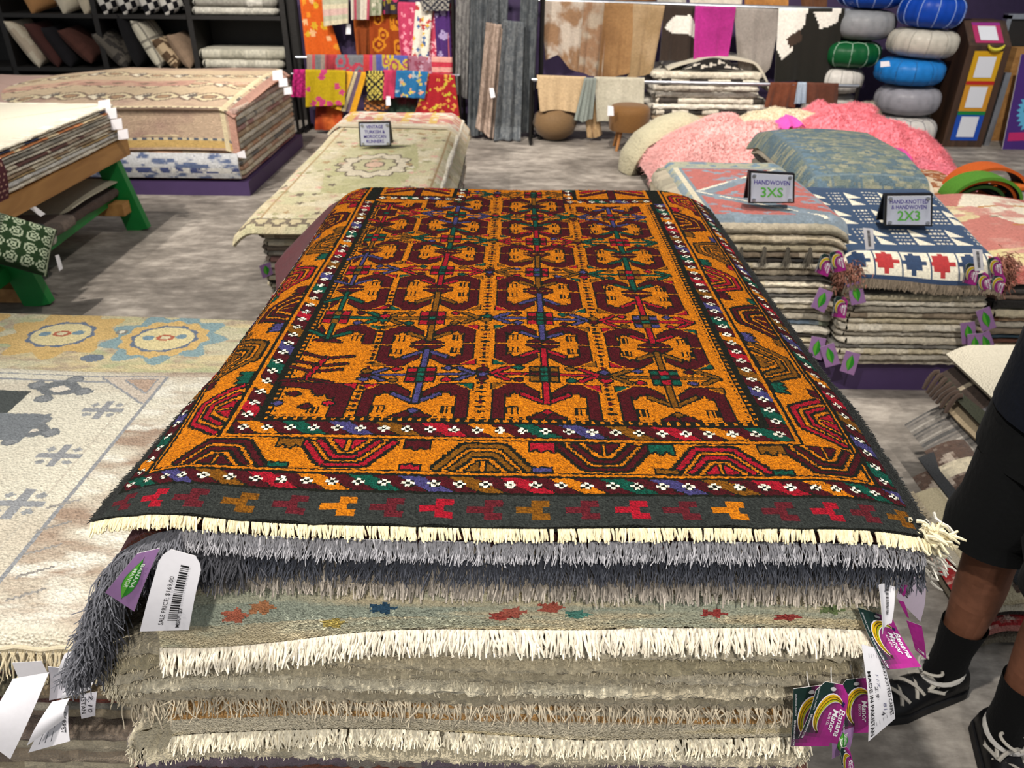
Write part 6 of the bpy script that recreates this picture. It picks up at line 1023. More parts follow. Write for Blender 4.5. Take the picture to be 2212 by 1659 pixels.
# folded hides behind the lower rail
z = .02
for k, (h, cs, nm) in enumerate([(.05, ['#b8b2a6', '#c8c2b4'], 'ivory'), (.05, ['#a89a84', '#c0b49c'], 'sand'), (.04, ['#d0cabc', '#b8b0a0'], 'white'), (.05, ['#8a7660', '#a08c72'], 'tan'), (.05, ['#2c2824', '#b8b0a0'], 'black and white'), (.045, ['#c4beb0', '#d4cec0'], 'pale'), (.05, ['#3a342e', '#c8c0b0'], 'dark spotted'), (.05, ['#c9c3b5', '#b5aea0'], 'cream'), (.05, ['#a8a092', '#c8c2b4'], 'light grey'), (.05, ['#221f1c', '#c8c2b4'], 'zebra folded'), (.06, ['#b8b09e', '#c8c0ae'], 'uppermost beige')]):
    edge_slab(1.24+.03*math.sin(k*2.3), 2.28-.04*math.cos(k*1.7)-.012*k, 7.32, 8.0, z, z+h, cs, seed=620+k, nx=50, ny=14, wob=.02, bulge=.012, knob=.006).obj('folded_hide', 'hide', label='%s folded hide in the stack behind the chrome rail' % nm, cat='hide', group='folded hides behind the chrome rail'); z += h+.002
U, V = np.meshgrid(np.linspace(0, 1, 30), np.linspace(0, 1, 14)); cloth(1.34+U*.95, 7.36+V*.5, z+.02+.10*np.sin(U*3.14)**.8-.18*np.clip((U-.8)/.2, 0, 1)**1.5, C('#bdb6a4'), .02).obj('bulging_hide', 'hide', label='cream hide bulging over the top of the folded hides', cat='hide')
zb = Pat(.55, .10, .012, '#1c1a18'); [zb.ell(.05+i*.07, .05+.02*math.sin(i*2), .028, .016, C('#c8c2b4'), None, .3, 3) for i in range(8)]; cloth(*[(lambda U, V: (1.46+U, 7.325+0*U, z+.015+V*np.sin(U/.55*3.14)))(*np.meshgrid(np.linspace(0, .55, zb.nu+1), np.linspace(0, .10, zb.nv+1)))[q] for q in range(3)], zb.a, .02).obj('zebra_hide', 'hide', label='black spotted hide rolled under the bulging cream one', cat='hide')
# round hide stool and rattan balls
t = thing('hide_stool', 'round golden brown hide stool on four wooden legs', 'stool', (.98, 6.95, 0)); c = (.98, 6.95)
MB().lathe([(0.001, .37), (.10, .372), (.15, .362), (.172, .34), (.178, .30), (.172, .20), (.165, .165), (.10, .16), (.001, .16)][::-1], (*c, 0), 28, C('#6e4c26')).obj('seat', 'hide', t)
for a in (.785, 2.356, 3.927, 5.498): MB().tube([(c[0]+.10*math.cos(a), c[1]+.10*math.sin(a), .17), (c[0]+.145*math.cos(a), c[1]+.145*math.sin(a), 0)], [.018, .012], 8).obj('leg', 'leg_wood', t)
cdt = white_tag([(1313, 228), (1325, 230), (1326, 250), (1312, 250)], 6.76, 'white tag on the golden brown stool', 0, clip=False)
MB().lathe([(.001, 0.0), (.10, .01), (.17, .06), (.20, .14), (.18, .22), (.12, .27), (.001, .28)], (.36, 7.30, .0), 24, C('#6a5236')).obj('round_pouf', 'hide', label='round olive brown pouf under the beige hide', cat='pouf')
# ------------------------------------------------------------------ leather poufs
GPF = 'leather poufs in two leaning stacks'
def pouf(cx, cy, z, r, h, hexc, stitch, label, n=12, tilt=0.0, square=0.0):
    t = thing('leather_pouf', label, 'pouf', (cx, cy, z), GPF); c = C(hexc); ph = np.linspace(-math.pi/2, math.pi/2, 15); th = np.linspace(0, 2*math.pi, 73)
    def surf(P, T, k=1.0):
        g_ = 1-.035*np.abs(np.cos(T*n/2))**6; ex = .55; rr = r*np.abs(np.cos(P))**ex*g_*k; zz = h/2+h/2*np.sign(np.sin(P))*np.abs(np.sin(P))**.75*k
        x = rr*np.cos(T); y = rr*np.sin(T); return cx+x+tilt*zz, cy+y, z+zz-tilt*x*.4
    T, P = np.meshgrid(th, ph); X, Y, Z = surf(P, T); K = c*(.92+.16*noise(T[:-1, :-1]*8, P[:-1, :-1]*6, 3))[..., None]; MB().grid(X, Y, Z, K).obj('body', 'leather', t)
    if stitch:
        m = MB()
        for q in range(n):
            a = 2*math.pi*(q+.5)/n*1.0+math.pi/n*0; pp = np.linspace(-1.0, .95, 12); x, y, zz = surf(pp, np.full(12, a), 1.006); m.tube(np.stack([x, y, zz], 1), r*.013, 5, C(stitch))
            b = a+math.pi/n; pk = [surf(np.array([q_]), np.array([a_]), 1.006) for q_, a_ in ((.95, a), (1.12, b), (.95, a+2*math.pi/n))]; m.tube(np.array(pk).reshape(3, 3), r*.013, 5, C(stitch))
        m.obj('stitching', 'yarn', t, kind='stuff')
    return t
pouf(3.46, 7.16, .0, .265, .27, '#bdb9b4', '#77747a', 'white pouf with grey stitching on the floor under the right stack')
pouf(3.46, 7.24, .27, .275, .245, '#86858c', None, 'smooth lilac grey pouf second from the floor in the right stack')
pouf(3.43, 7.26, .515, .285, .22, '#1c70b8', '#17609a', 'sky blue pouf between the grey and ivory poufs')
pouf(3.48, 7.28, .735, .285, .23, '#b9b4a8', '#a09c92', 'ivory quilted pouf under the royal blue one in the right stack', tilt=.10)
pouf(3.49, 7.28, .965, .262, .26, '#0e3fa0', '#8fa8d8', 'royal blue pouf with white stitching in the right stack', tilt=.10)
pouf(3.60, 7.30, 1.225, .285, .24, '#8a4f2c', None, 'brown leather pouf at the very top of the right stack')
pouf(2.93, 7.62, .0, .25, .40, '#a8a6a0', None, 'plain grey white pouf low in the left stack'); pouf(2.93, 7.52, .40, .21, .22, '#bcb8b2', '#8a8884', 'narrow white pouf with grey stitching under the green one')
pouf(2.98, 7.56, .62, .28, .22, '#0b4a26', '#8aa892', 'dark green pouf with white stitching'); pouf(3.06, 7.58, .84, .285, .25, '#7f8184', None, 'plain grey pouf on top of the green pouf'); pouf(3.10, 7.60, 1.09, .285, .26, '#0d3f9a', '#8fa8d8', 'royal blue pouf at the top of the left stack')
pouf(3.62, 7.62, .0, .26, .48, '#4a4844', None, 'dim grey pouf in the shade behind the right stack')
white_tag([(1902, 133), (1921, 132), (1923, 143), (1902, 145)], 6.95, 'white price card stuck between the ivory and sky blue poufs', 0, clip=False)
t = thing('price_card', 'small white lettered card on the floor beside the white pouf', 'sign', aty(2003, 310, 7.1)); cd = px_card([(1990, 285), (2013, 284), (2010, 312), (1988, 312)], 7.1); cd.body(lambda s, q: np.broadcast_to(C('#c9c6d2'), s.shape+(3,)).copy(), .02, 0, 3, 3, .006).obj('card', 'card', t); m = MB(); [cd.text(m, w_, (.12, y_), .16, PU, 1.0, 0, .7, .01) for w_, y_ in (('MOROCCAN', .7), ('POUFS', .48))]; m.obj('lettering', 'print', t, smooth=False)
# ------------------------------------------------------------------ wooden display stand, poster, panels
t = thing('display_stand', 'dark wooden display stand with four coloured code cards', 'stand', (4.02, 7.3, 0)); xa, xb, yf = 3.84, 4.20, 7.17
m = MB(); m.prism([(yf, 0), (yf+.42, 0), (yf+.42, 1.02), (yf+.20, 1.02), (yf, .84)], xa, xb, axis='x'); m.obj('body', 'dark_stand', t, smooth=False)
def codecard(z0, z1, c1, c2, slant=False):
    f = (lambda s, q: (xa+.06+s*.24, yf-.004, z0+q*(z1-z0))) if not slant else (lambda s, q: (xa+.06+s*.24, yf+.02+q*.16, .858+q*.144+.004))
    m = MB(); a = [f(s, q) for s, q in ((0, 0), (1, 0), (1, 1), (0, 1))]; b = [(x, y+.003, z_-.0) for x, y, z_ in a]; m.add(np.array(a+b), [[0, 1, 2, 3], [0, 4, 5, 1], [1, 5, 6, 2], [2, 6, 7, 3], [3, 7, 4, 0]], C(c1)); m.obj('card_frame', 'print', t, smooth=False, label='coloured card frame')
    m = MB(); m.add(np.array([np.array(f(s, q))+np.array([0, -.003, .002 if slant else 0]) for s, q in ((.18, .12), (.82, .12), (.82, .82), (.18, .82))]), [[0, 1, 2, 3]], C('#d5d8e0')); m.obj('card_window', 'print', t, smooth=False, label='blank white window')
    if c2: m = MB(); m.add(np.array([np.array(f(s, q))+np.array([0, -.002, 0]) for s, q in ((0, .88), (1, .88), (1, 1), (0, 1))]), [[0, 1, 2, 3]], C(c2)); m.obj('card_band', 'print', t, smooth=False)
codecard(.56, .80, '#c99a1c', None); codecard(.31, .56, '#c48a2a', '#b02a24'); codecard(.06, .31, '#1f4aa8', '#1f7a3a'); codecard(0, 0, '#a83060', '#8a2a80', True)
th = np.linspace(0, 1, 9); MB().tube([(4.06+.07*math.cos(a), yf-.02, .86+.05*math.sin(a)) for a in np.linspace(3.3, 6.1, 9)], [.004, .011, .014, .016, .016, .016, .014, .011, .004], 8, C('#c9bd3a')).obj('banana_ornament', 'card', label='small yellow banana hanging on the display stand', cat='ornament')
t = thing('poster', 'purple poster with white lettering and pale blue seal at the right edge', 'poster', (4.6, 7.1, 0))
cd = Card((4.352, 7.10, .0), (4.95, 7.10, .0), (4.95, 7.25, .77), (4.352, 7.25, .77)); cd.body(lambda s, q: C('#43286e')*(.9+.2*fbm(s*4, q*5, 3))[..., None], .01, 0, 8, 10, .01).obj('panel', 'card', t)
m = MB(); cd.text(m, 'VOT', (.12, .64), .13, '#e2dcea', 1.3, 0, .34, .02); m.obj('lettering', 'print', t, smooth=False)
m = MB(); cd.poly(m, [(.46+(.34+.03*(-1)**k)*math.cos(a), .42+(.34+.03*(-1)**k)*math.sin(a)/1.3) for k, a in enumerate(np.linspace(0, 6.283, 61)[:-1])], '#58a4c8', .001); cd.text(m, 'RUG', (.20, .40), .12, '#1c1a1c', 1.3, 0, .34, .03, off=.002); cd.poly(m, [(.26, .27), (.66, .27), (.66, .35), (.26, .35)], '#b8a02c', .002); cd.poly(m, [(.30, .53), (.62, .53), (.62, .58), (.30, .58)], '#b8a02c', .002); m.obj('seal', 'print', t, smooth=False, label='pale blue scalloped seal'); m = MB(); cd.poly(m, [(.05, .09), (.95, .12), (.95, .21), (.05, .18)], '#b02860', .001); m.obj('ribbon', 'print', t, smooth=False, label='pink banner')
MB().box((4.26, 7.24, 0), (4.31, 7.30, .62)).obj('metal_stand', 'metal_rail', label='grey metal stand edge standing left of the purple poster', cat='stand', smooth=False)
t = thing('picture_frame', 'dark framed panel leaning behind the purple poster', 'frame', (4.9, 7.7, 0)); MB().box((4.36, 7.60, 0), (5.6, 7.64, 1.02)).obj('panel', 'black_wood', t, smooth=False); MB().box((4.33, 7.58, 0), (4.37, 7.66, 1.05)).obj('frame_side', 'metal_rail', t, smooth=False); MB().box((4.33, 7.58, 1.02), (5.6, 7.66, 1.06)).obj('frame_top', 'metal_rail', t, smooth=False)
MB().box((4.42, 7.45, 0), (4.75, 7.56, .80)).obj('wood_crate_side', 'pine', label='pale wooden frame above the purple poster', cat='frame', smooth=False)
# ------------------------------------------------------------------ sheepskins
def fur(fn, nu, nv, col, n, length, rad, name, label, group, seed, lay=(0, 0, 0), var=.1):
    S, T = np.meshgrid(np.linspace(0, 1, nu+1), np.linspace(0, 1, nv+1)); X, Y, Z = fn(S, T); t = thing(name, label, 'sheepskin', (X.mean(), Y.mean(), Z.min()), group); c = C(col)
    cloth(X, Y, Z, c, .02).obj('skin', 'fur', t); g = np.random.default_rng(seed); s, q = g.random(n), g.random(n); x, y, z = fn(s, q); e = .004
    x1, y1, z1 = fn(s+e, q); x2, y2, z2 = fn(s, q+e); Nn = np.cross(np.stack([x1-x, y1-y, z1-z], 1), np.stack([x2-x, y2-y, z2-z], 1)); Nn /= np.linalg.norm(Nn, axis=1)[:, None]+1e-9
    k = fbm(x*9, y*9+z*9, seed)
    strands(np.stack([x, y, z], 1)-Nn*.004, Nn+np.array(lay)+g.normal(0, .45, (n, 3)), length, rad, 2, 3, np.clip(c[None]*(.78+.5*k)[:, None]*(1+var*.5*g.standard_normal((n, 1))), 0, 1), .35, .7, seed, .3).obj('wool', 'fur', t, kind='stuff'); return t
GF = 'sheepskins in the pink heap'
def blob(x0, x1, y0, y1, z0, hgt, sd, p=.55, rot=0):
    def f(S, T):
        e = np.clip(4*S*(1-S), 0, 1)**p*np.clip(4*T*(1-T), 0, 1)**p; x = x0+(x1-x0)*S; y = y0+(y1-y0)*T+rot*(S-.5); return x+.04*(noise(T*5, S*3, sd)-.5), y+.05*(noise(S*5, T*3, sd+1)-.5), z0+hgt*e*(.45+1.1*fbm(S*5, T*5, sd+2, 2))
    return f
fur(blob(.95, 2.35, 4.95, 6.55, .10, .30, 3), 26, 26, '#e2a8a4', 24000, .032, .0020, 'pink_sheepskin', 'large pale pink sheepskin in front of the fur heap', GF, 1)
fur(blob(2.0, 3.1, 5.3, 6.9, .16, .30, 13), 22, 22, '#e8808c', 20000, .034, .0020, 'pink_sheepskin', 'deep pink sheepskin at the back right of the fur heap', GF, 2)
fur(blob(2.55, 3.1, 4.5, 5.9, .04, .24, 23), 16, 22, '#e88494', 12000, .032, .0020, 'pink_sheepskin', 'rose pink sheepskin sliding off the right of the heap', GF, 3)
_iv = np.array([(1.46, 6.42, .30), (1.30, 6.30, .33), (1.12, 6.18, .31), (.98, 6.12, .24), (.91, 6.12, .13), (.89, 6.13, .02)])
def ivory(S, T):
    q = np.clip(S, 0, 1)*5; P = np.stack([np.interp(q, range(6), _iv[:, k]) for k in range(3)], -1); a = (T-.5)*2.6; r = .115*np.clip(4*S*(1-S)+.35, 0, 1)**.4
    return P[..., 0]-r*np.sin(a)*.35-r*np.cos(a)*.55*np.clip(S*1.6-.6, 0, 1), P[..., 1]+r*np.sin(a)*1.25, np.maximum(P[..., 2]+r*np.cos(a)*(1-.75*np.clip(S*1.6-.6, 0, 1))-.03, .01)
fur(ivory, 30, 14, '#c4bc9e', 9000, .035, .0016, 'ivory_sheepskin', 'ivory sheepskin hanging over the left end of the pink heap', GF, 4)
fur(blob(1.75, 2.45, 6.0, 6.5, .34, .10, 33), 14, 12, '#ddd0b4', 6000, .03, .0018, 'ivory_sheepskin', 'small ivory sheepskin between the pale and deep pink ones', GF, 5)
fur(blob(.98, 1.5, 4.75, 5.2, .05, .18, 43), 12, 12, '#d8a09c', 6000, .03, .0018, 'pink_sheepskin', 'dusty pink sheepskin tucked at the lower left of the heap', GF, 6)
patch([(1672, 262), (1700, 246), (1742, 270), (1680, 280)], [5.9, 6.2, 5.9, 5.7], '#c04a9a', .01, 'cloth', 'plastic_bag', 'shiny magenta wrapper lying between the pink sheepskins', 'wrapper', .03, .01); patch([(1920, 318), (1950, 322), (1975, 350), (1940, 345)], [5.2, 5.2, 5.0, 5.0], '#c04a8a', .01, 'cloth', 'plastic_bag', 'magenta wrapper tip at the right foot of the fur heap', 'wrapper', .02, .01)
fur(blob(2.7, 3.05, 6.5, 7.0, .12, .26, 53), 10, 10, '#8f8a7c', 4000, .03, .0018, 'grey_sheepskin', 'taupe grey sheepskin behind the deep pink one', GF, 7)
MB().box((1.05, 5.0, 0), (2.95, 6.6, .10)).obj('display_plinth', 'purple_paint', label='purple plinth under the pink sheepskins', cat='plinth', smooth=False)
# ------------------------------------------------------------------ low stepped rug pile beside the person
def step_rug(x0, y0, y1, z, drop, pat, label, name='step_rug', mat='coarse_knot', thick=.014, edge=None, skew=0.0, seed=0):
    nu, nv = (pat.nu, pat.nv) if isinstance(pat, Pat) else (40, 24); U, V = np.meshgrid(np.linspace(0, 1, nu+1), np.linspace(0, 1, nv+1)); w = 2.15-x0; s = U*w; a = np.clip(1-s/(drop*1.6+.02), 0, 1)
    X = x0+s-.35*drop*a*0; Y = y0+(y1-y0)*V+skew*(1-U)*.1; Z = np.maximum(z-drop*a**1.6+.006*(noise(s*9, V*5, seed)-.5), .014)
    return cloth(X, Y, Z, pat.a if isinstance(pat, Pat) else C(pat), thick, edge).obj(name, mat, label=label, cat='rug', group='rugs in the low stepped pile')
def sp(w, h, bg, kind, cols, k=.01, seed=1): return tp(w, h, bg, kind, cols, k, seed)
red = Pat(.95, .36, .008, '#9c2a2c'); red.mottle(C('#d0b8a8'), .05, .02, .52, .62, 4); red.fade(.1, 1)
step_rug(1.19, 1.40, 1.80, .045, .02, '#6a6254', 'olive grey rug at the bottom of the stepped pile', thick=.02, seed=1)
step_rug(1.185, 1.40, 1.80, .085, .030, red, 'red and white flecked rug low in the stepped pile', thick=.02, seed=2)
step_rug(1.205, 1.42, 1.84, .112, .015, '#b8ae9a', 'pale rug with dark binding above the red one', thick=.012, edge=C('#2c2824'), seed=3); step_rug(1.225, 1.44, 1.90, .135, .03, '#c0b394', 'cream knotted rug in the stepped pile', thick=.016, seed=4)
bsh = Pat(.9, .55, .01, '#5a4438'); bsh.mottle(C('#b8a898'), .04, .04, .5, .6, 3); bsh.rect(0, .9, .40, .46, C('#cfc3a8')); bsh.rect(0, .9, .08, .14, C('#cfc3a8')); bsh.fade(.12, 3)
step_rug(1.255, 1.46, 1.98, .160, .05, bsh, 'shaggy brown and cream rug in the stepped pile', thick=.02, mat='plush', seed=5); step_rug(1.285, 1.48, 2.03, .185, .035, '#3b3c3e', 'thin charcoal rug in the stepped pile', thick=.012, seed=6); step_rug(1.31, 1.50, 2.05, .208, .045, bsh, 'second shaggy brown rug just above the charcoal one', thick=.018, mat='plush', seed=7)
gst = Pat(.9, .70, .008, '#7c7873'); gst.a[:] = 0; gst.a[:] = C('#837d76')
for k in range(34): gst.rect(0, .9, k*.021, k*.021+.009, C(['#5c5a58', '#a39d94', '#6c6864'][k % 3]))
gst.fade(.1, 2); step_rug(1.335, 1.52, 2.24, .262, .12, gst, 'grey striped flatweave rug in the stepped pile', mat='flatweave', thick=.008, seed=8)
step_rug(1.42, 1.55, 2.26, .300, .055, '#9c8c72', 'beige brown rug with rounded fold in the stepped pile', mat='felt', thick=.022, seed=9); step_rug(1.425, 1.56, 2.28, .322, .03, '#3a3c30', 'dark olive looped rug under the plaid one', thick=.012, seed=10)
pld = Pat(.85, .75, .01, '#3e322b'); pld.rect(0, .85, .10, .22, C('#4a4a58')); pld.rect(0, .85, .42, .50, C('#5c5a5c')); pld.rect(0, .85, .62, .64, C('#a89a84')); pld.fade(.1, 1)
step_rug(1.43, 1.58, 2.31, .362, .07, pld, 'dark brown plaid rug with braided fringe in the stepped pile', mat='flatweave', thick=.012, seed=11)
for k in range(7):
    y = 2.30-.026*k; MB().tube([(1.435-.010*q, y+.006*math.sin(q+k), .315-.004*q*q) for q in range(5)], [.008, .009, .008, .009, .006], 6, C('#4a3c34')).obj('braided_tassel', 'yarn', label='braided brown tassel of the plaid rug, %s from the purple plinth' % ['first', 'second', 'third', 'fourth', 'fifth', 'sixth', 'seventh'][k], cat='tassel', group='tassels of the plaid rug')
step_rug(1.455, 1.60, 2.33, .402, .035, '#d0c8b4', 'cream knitted rug on top of the stepped pile', thick=.02, seed=12)
g = np.random.default_rng(3); n = 70; strands(np.stack([np.full(n, 1.22), g.uniform(1.78, 1.90, n), np.full(n, .12)], 1), np.stack([g.normal(-1, .2, n), g.normal(0, .3, n), g.normal(-.6, .2, n)], 1), .05, .0018, 3, 3, jit(C('#b5a890'), n, .15), .3, .6, 3).obj('loose_fringe', 'yarn', label='loose pale fringe ends beside the cream knotted rug', cat='fringe', kind='stuff')
# ------------------------------------------------------------------ person standing beside the pile
fwd = np.array([-.80, -.60, 0]); fwd /= np.linalg.norm(fwd); lft = np.array([-fwd[1], fwd[0], 0])
A1 = np.array([1.022, 1.262, 0]); A2 = np.array([1.075, 1.105, 0]); PC = np.array([1.075, 1.195, 0])
J = []; E = []
def jv(p, r, parent=None):
    J.append((np.array(p, float), r)); i = len(J)-1
    if parent is not None: E.append((parent, i))
    return i
pel = jv(PC+[0, 0, .82], .115); wst = jv(PC+[.005, 0, .96], .115, pel); chs = jv(PC+[.01, 0, 1.14], .135, wst); shc = jv(PC+[.01, 0, 1.28], .10, chs); nck = jv(PC+fwd*.015+[.01, 0, 1.37], .052, shc)
hd1 = jv(PC+fwd*.03+[.01, 0, 1.46], .072, nck); hd2 = jv(PC+fwd*.025+[.01, 0, 1.55], .082, hd1); hd3 = jv(PC+fwd*.015+[.01, 0, 1.62], .06, hd2); jv(PC+fwd*.125+[.01, 0, 1.50], .014, hd1)
for sgn, A in ((-1, A1), (1, A2)):
    hip = jv(PC+lft*sgn*.085+[0, 0, .76], .088, pel); th_ = jv(PC*.45+A*.55+lft*sgn*.03+[0, 0, .60], .078, hip); kn = jv(A+fwd*.022+[0.004, 0, .455], .056, th_); k2 = jv(A+fwd*.010+[0.003, 0, .39], .054, kn); cf = jv(A-fwd*.014+[0, 0, .325], .057, k2); c2 = jv(A-fwd*.010+[0, 0, .235], .046, cf); an = jv(A+[0, 0, .11], .034, c2)
    f_dir = np.array([-.95, -.30, 0]) if sgn < 0 else np.array([-.22, -.975, 0]); an2 = jv(A+[0, 0, .055], .034, an); ft = jv(A+f_dir*.09+[0, 0, .030], .020, an2); jv(A+f_dir*.15+[0, 0, .028], .014, ft)
    sh = jv(PC+lft*sgn*.165+[.01, 0, 1.27], .055, shc); el = jv(PC+lft*sgn*.20-fwd*.07+[.03, 0, 1.04], .040, sh); wr = jv(PC+lft*sgn*.11+fwd*.12+[.03, 0, 1.10], .026, el); pm_ = jv(PC+lft*sgn*.07+fwd*.165+[.03, 0, 1.125], .028, wr)
    for q, (a, b, L) in enumerate([(-.026, .01, .055), (-.010, .006, .066), (.008, .004, .062), (.024, .0, .05)]):
        k1 = jv(PC+lft*sgn*(.07-L*.5)+fwd*(.180+b)+[.03, 0, 1.13+a], .0085, pm_); jv(PC+lft*sgn*(.07-L)+fwd*(.165+b)+[.03, 0, 1.128+a], .0075, k1)
    k1 = jv(PC+lft*sgn*.085+fwd*.15+[.03, 0, 1.155], .010, wr); jv(PC+lft*sgn*.06+fwd*.16+[.03, 0, 1.185], .0085, k1)
me = bpy.data.meshes.new('person'); me.from_pydata([tuple(p) for p, r in J], E, []); tmp = bpy.data.objects.new('tmp', me); COL.objects.link(tmp); tmp.modifiers.new('s', 'SKIN'); sub = tmp.modifiers.new('d', 'SUBSURF'); sub.levels = 2; sub.render_levels = 2
for i, (p, r) in enumerate(J): me.skin_vertices[0].data[i].radius = (r, r); me.skin_vertices[0].data[i].use_root = (i == 0)
bpy.context.view_layer.update(); bm_ = bpy.data.meshes.new_from_object(tmp.evaluated_get(bpy.context.evaluated_depsgraph_get())); V = np.array([v.co[:] for v in bm_.vertices]); Fc = [list(p.vertices) for p in bm_.polygons]; bpy.data.objects.remove(tmp)
m = MB(); fc = np.array([V[f].mean(0) for f in Fc]); rosy = fbm(fc[:, 0]*25, fc[:, 2]*25+fc[:, 1]*9, 4); byk = {}
for f, k in zip(Fc, rosy): byk.setdefault(len(f), ([], []))[0].append(f); byk[len(f)][1].append(C('#90604a')*(1-k)+C('#66412f')*k)
first = True
for n_, (ff, kk) in byk.items(): m.add(V if first else np.zeros((0, 3)), np.array(ff)-(0 if first else len(V)), np.array(kk)); first = False
person = m.obj('person', 'skin', label='person in black shorts, black socks and sneakers standing at the right edge', cat='person', base=PC)
def loft(rings, col, cap=True, n=28):
    """rings: (centre, radius along fwd, radius along left)"""
    th = np.linspace(0, 2*math.pi, n+1); G = np.stack([np.asarray(c)+a*np.cos(th)[:, None]*fwd+b*np.sin(th)[:, None]*lft for c, a, b in rings]); m = MB(); m.grid(G[..., 0], G[..., 1], G[..., 2], col); return m
SHC = C('#0b0c0d'); m = loft([(PC+[0, 0, .94], .135, .165), (PC+[0, 0, .86], .145, .178), (PC+[0, 0, .78], .150, .185), (PC+[0, 0, .70], .145, .190)], SHC)
for sgn, A in ((-1, A1), (1, A2)):
    mm = loft([(PC+lft*sgn*.06+[0, 0, .78], .135, .120), (PC*.7+A*.3+lft*sgn*.035+[0, 0, .68], .130, .118), (PC*.35+A*.65+lft*sgn*.015+[0, 0, .58], .122, .112), (A+lft*sgn*.012+[0, 0, .52], .106, .100), (A+lft*sgn*.010+[0, 0, .478], .104, .098), (A+lft*sgn*.010+[0, 0, .482], .096, .090), (A+lft*sgn*.010+[0, 0, .54], .094, .088)], SHC)
    for v_, f_, k_ in zip(mm.V, mm.F, mm.K): m.V.append(v_); m.F.append(f_+m.n); m.K.append(k_); m.n += len(v_)
m.obj('shorts', 'cloth', person, label='black athletic shorts')
loft([(PC+[0, 0, .80], .158, .185), (PC+[0, 0, .86], .155, .180), (PC+[0, 0, 1.0], .145, .172), (PC+[.01, 0, 1.14], .155, .185), (PC+[.01, 0, 1.24], .13, .20), (PC+[.01, 0, 1.31], .09, .14), (PC+[.01, 0, 1.345], .06, .065)], C('#070c18')).obj('shirt', 'cloth', person, label='navy blue shirt')
for sgn in (-1, 1): m = MB(); m.tube([PC+lft*sgn*.15+[.01, 0, 1.285], PC+lft*sgn*.185+[.01, 0, 1.20], PC+lft*sgn*.196-fwd*.045+[.025, 0, 1.11]], [.075, .07, .068], 16, C('#070c18'), cap=False); m.obj('sleeve', 'cloth', person)
hc = PC+fwd*.01+np.array([.01, 0, 1.60]); MB().lathe([(.001, .085), (.05, .075), (.083, .04), (.095, -.01), (.092, -.05), (.08, -.06)][::-1], hc, 20, C('#2a1e16')).obj('hair', 'fur', person)
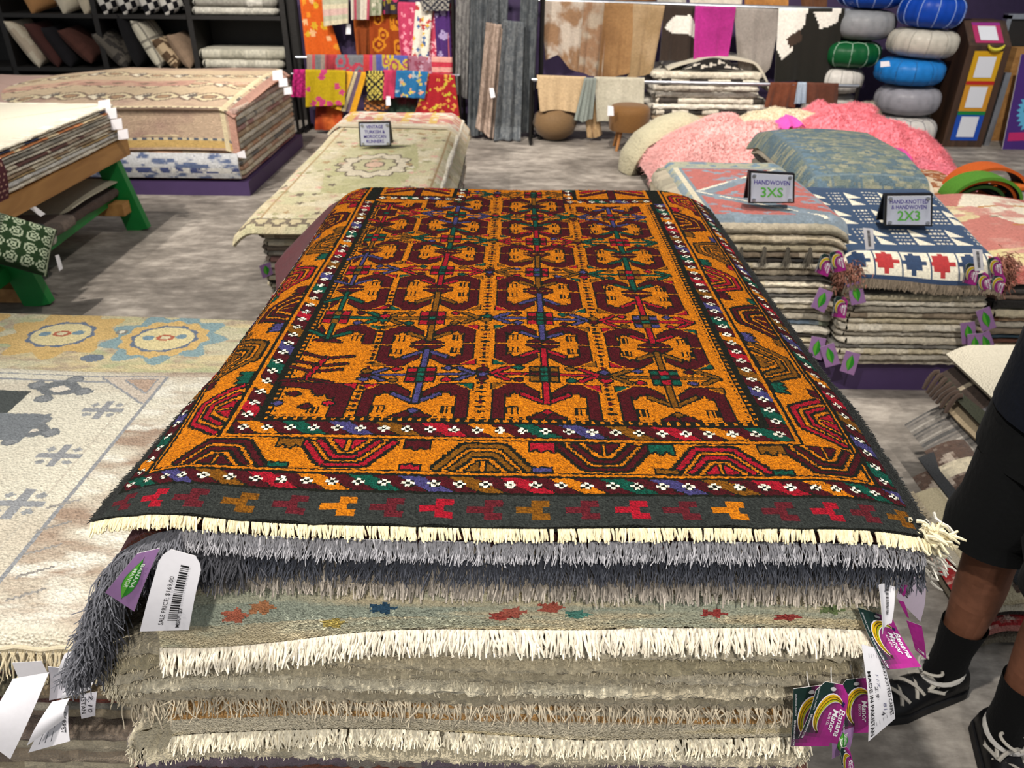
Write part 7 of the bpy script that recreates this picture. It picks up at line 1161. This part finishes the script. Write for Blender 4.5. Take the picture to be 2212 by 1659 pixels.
for sgn, A in ((-1, A1), (1, A2)):
    fd = np.array([-.95, -.30, 0]) if sgn < 0 else np.array([-.22, -.975, 0]); fd = fd/np.linalg.norm(fd); sd = np.array([-fd[1], fd[0], 0]); up = np.array([0, 0, 1.0]); th = np.linspace(0, 2*math.pi, 25)
    def ringz(c, a, b): return np.asarray(c)+a*np.cos(th)[:, None]*fd+b*np.sin(th)[:, None]*sd
    G = np.stack([ringz(A+[0, 0, .225]-fwd*.010, .049, .048), ringz(A+[0, 0, .20]-fwd*.006, .047, .045), ringz(A+[0, 0, .15], .041, .039), ringz(A+[0, 0, .10], .044, .040), ringz(A+[0, 0, .05]+fd*.01, .05, .038)]); m = MB(); m.grid(G[..., 0], G[..., 1], G[..., 2], C('#060607'), flip=True); m.obj('sock', 'felt', person, label='black ribbed sock')
    H0 = A-fd*.072; n_ = 18; t_ = np.linspace(0, 1, n_); Lf = .275; wd = np.interp(t_, [0, .06, .25, .5, .72, .9, 1], [.018, .032, .036, .040, .047, .038, .012]); hh = np.interp(t_, [0, .05, .18, .34, .5, .75, .92, 1], [.055, .085, .092, .088, .072, .050, .040, .022]); ph = np.linspace(0, math.pi, 13)
    G = np.stack([H0+fd*Lf*t+np.cos(ph)[:, None]*sd*w+np.sin(ph)[:, None]**.7*up*(h-.018)+up*.018 for t, w, h in zip(t_, wd, hh)]); m = MB(); m.grid(G[..., 0], G[..., 1], G[..., 2], C('#141416'), flip=False)
    for q in (0, -1): m.add(G[q], [list(range(13))], C('#141416'))
    shoe = m.obj('sneaker', 'leather', person, label='black sneaker with white trim', base=A)
    G = np.stack([np.vstack([H0+fd*Lf*t-sd*(w+.004)+up*0.0, H0+fd*Lf*t-sd*(w+.004)+up*.024, H0+fd*Lf*t+sd*(w+.004)+up*.024, H0+fd*Lf*t+sd*(w+.004)]) for t, w in zip(t_, wd)]); m = MB(); m.grid(G[..., 0], G[..., 1], G[..., 2], C('#1b1b1d')); m.add(np.zeros((0, 3)), [[-1, -2, -3, -4], [-4*n_, -4*n_+1, -4*n_+2, -4*n_+3]], C('#1b1b1d')); m.obj('sole', 'rubber', shoe)
    col = np.array([A+fd*(.012+.046*math.cos(a))+sd*.042*math.sin(a)+up*(.088+.012*math.cos(a+3.14)) for a in np.linspace(0, 6.283, 20)]); MB().tube(col, .0055, 6, C('#b8b4ae')).obj('collar_trim', 'cloth', shoe, label='white collar lining')
    for k in range(6):
        t0 = .40+k*.072; w = np.interp(t0, t_, wd); h = np.interp(t0, t_, hh); a_ = np.linspace(.65, 2.49, 7); MB().tube([H0+fd*(Lf*t0+.006*q*(-1)**k)+sd*math.cos(a)*w*.9+up*((h-.018)*math.sin(a)**.7+.021) for q, a in enumerate(a_)], .0042, 6, C('#a8a298')).obj('lace', 'cloth', shoe)
    kb = H0+fd*Lf*.37+up*.100
    for s2 in (-1, 1): MB().tube([kb+sd*s2*(.03*math.sin(a))+fd*(.035*(1-math.cos(a))*.6)+up*(.012*math.sin(a)) for a in np.linspace(0, 3.0, 9)], .0035, 6, C('#b5afa4')).obj('lace_loop', 'cloth', shoe)
    for s2 in (-1, 1):
        P_ = [(.50, .75), (.36, .30), (.30, .45), (.42, .80)]; pts = []
        for tt, f_ in P_: w = np.interp(tt, t_, wd); h = np.interp(tt, t_, hh); a = f_*1.2; pts.append(H0+fd*Lf*tt+sd*s2*(w*math.cos(a)+.0015)+up*((h-.018)*math.sin(a)**.7+.0185))
        MB().tube(pts+[pts[0]], .0045, 6, C('#b5b0a6')).obj('side_stripe', 'cloth', shoe, label='white angular side mark')
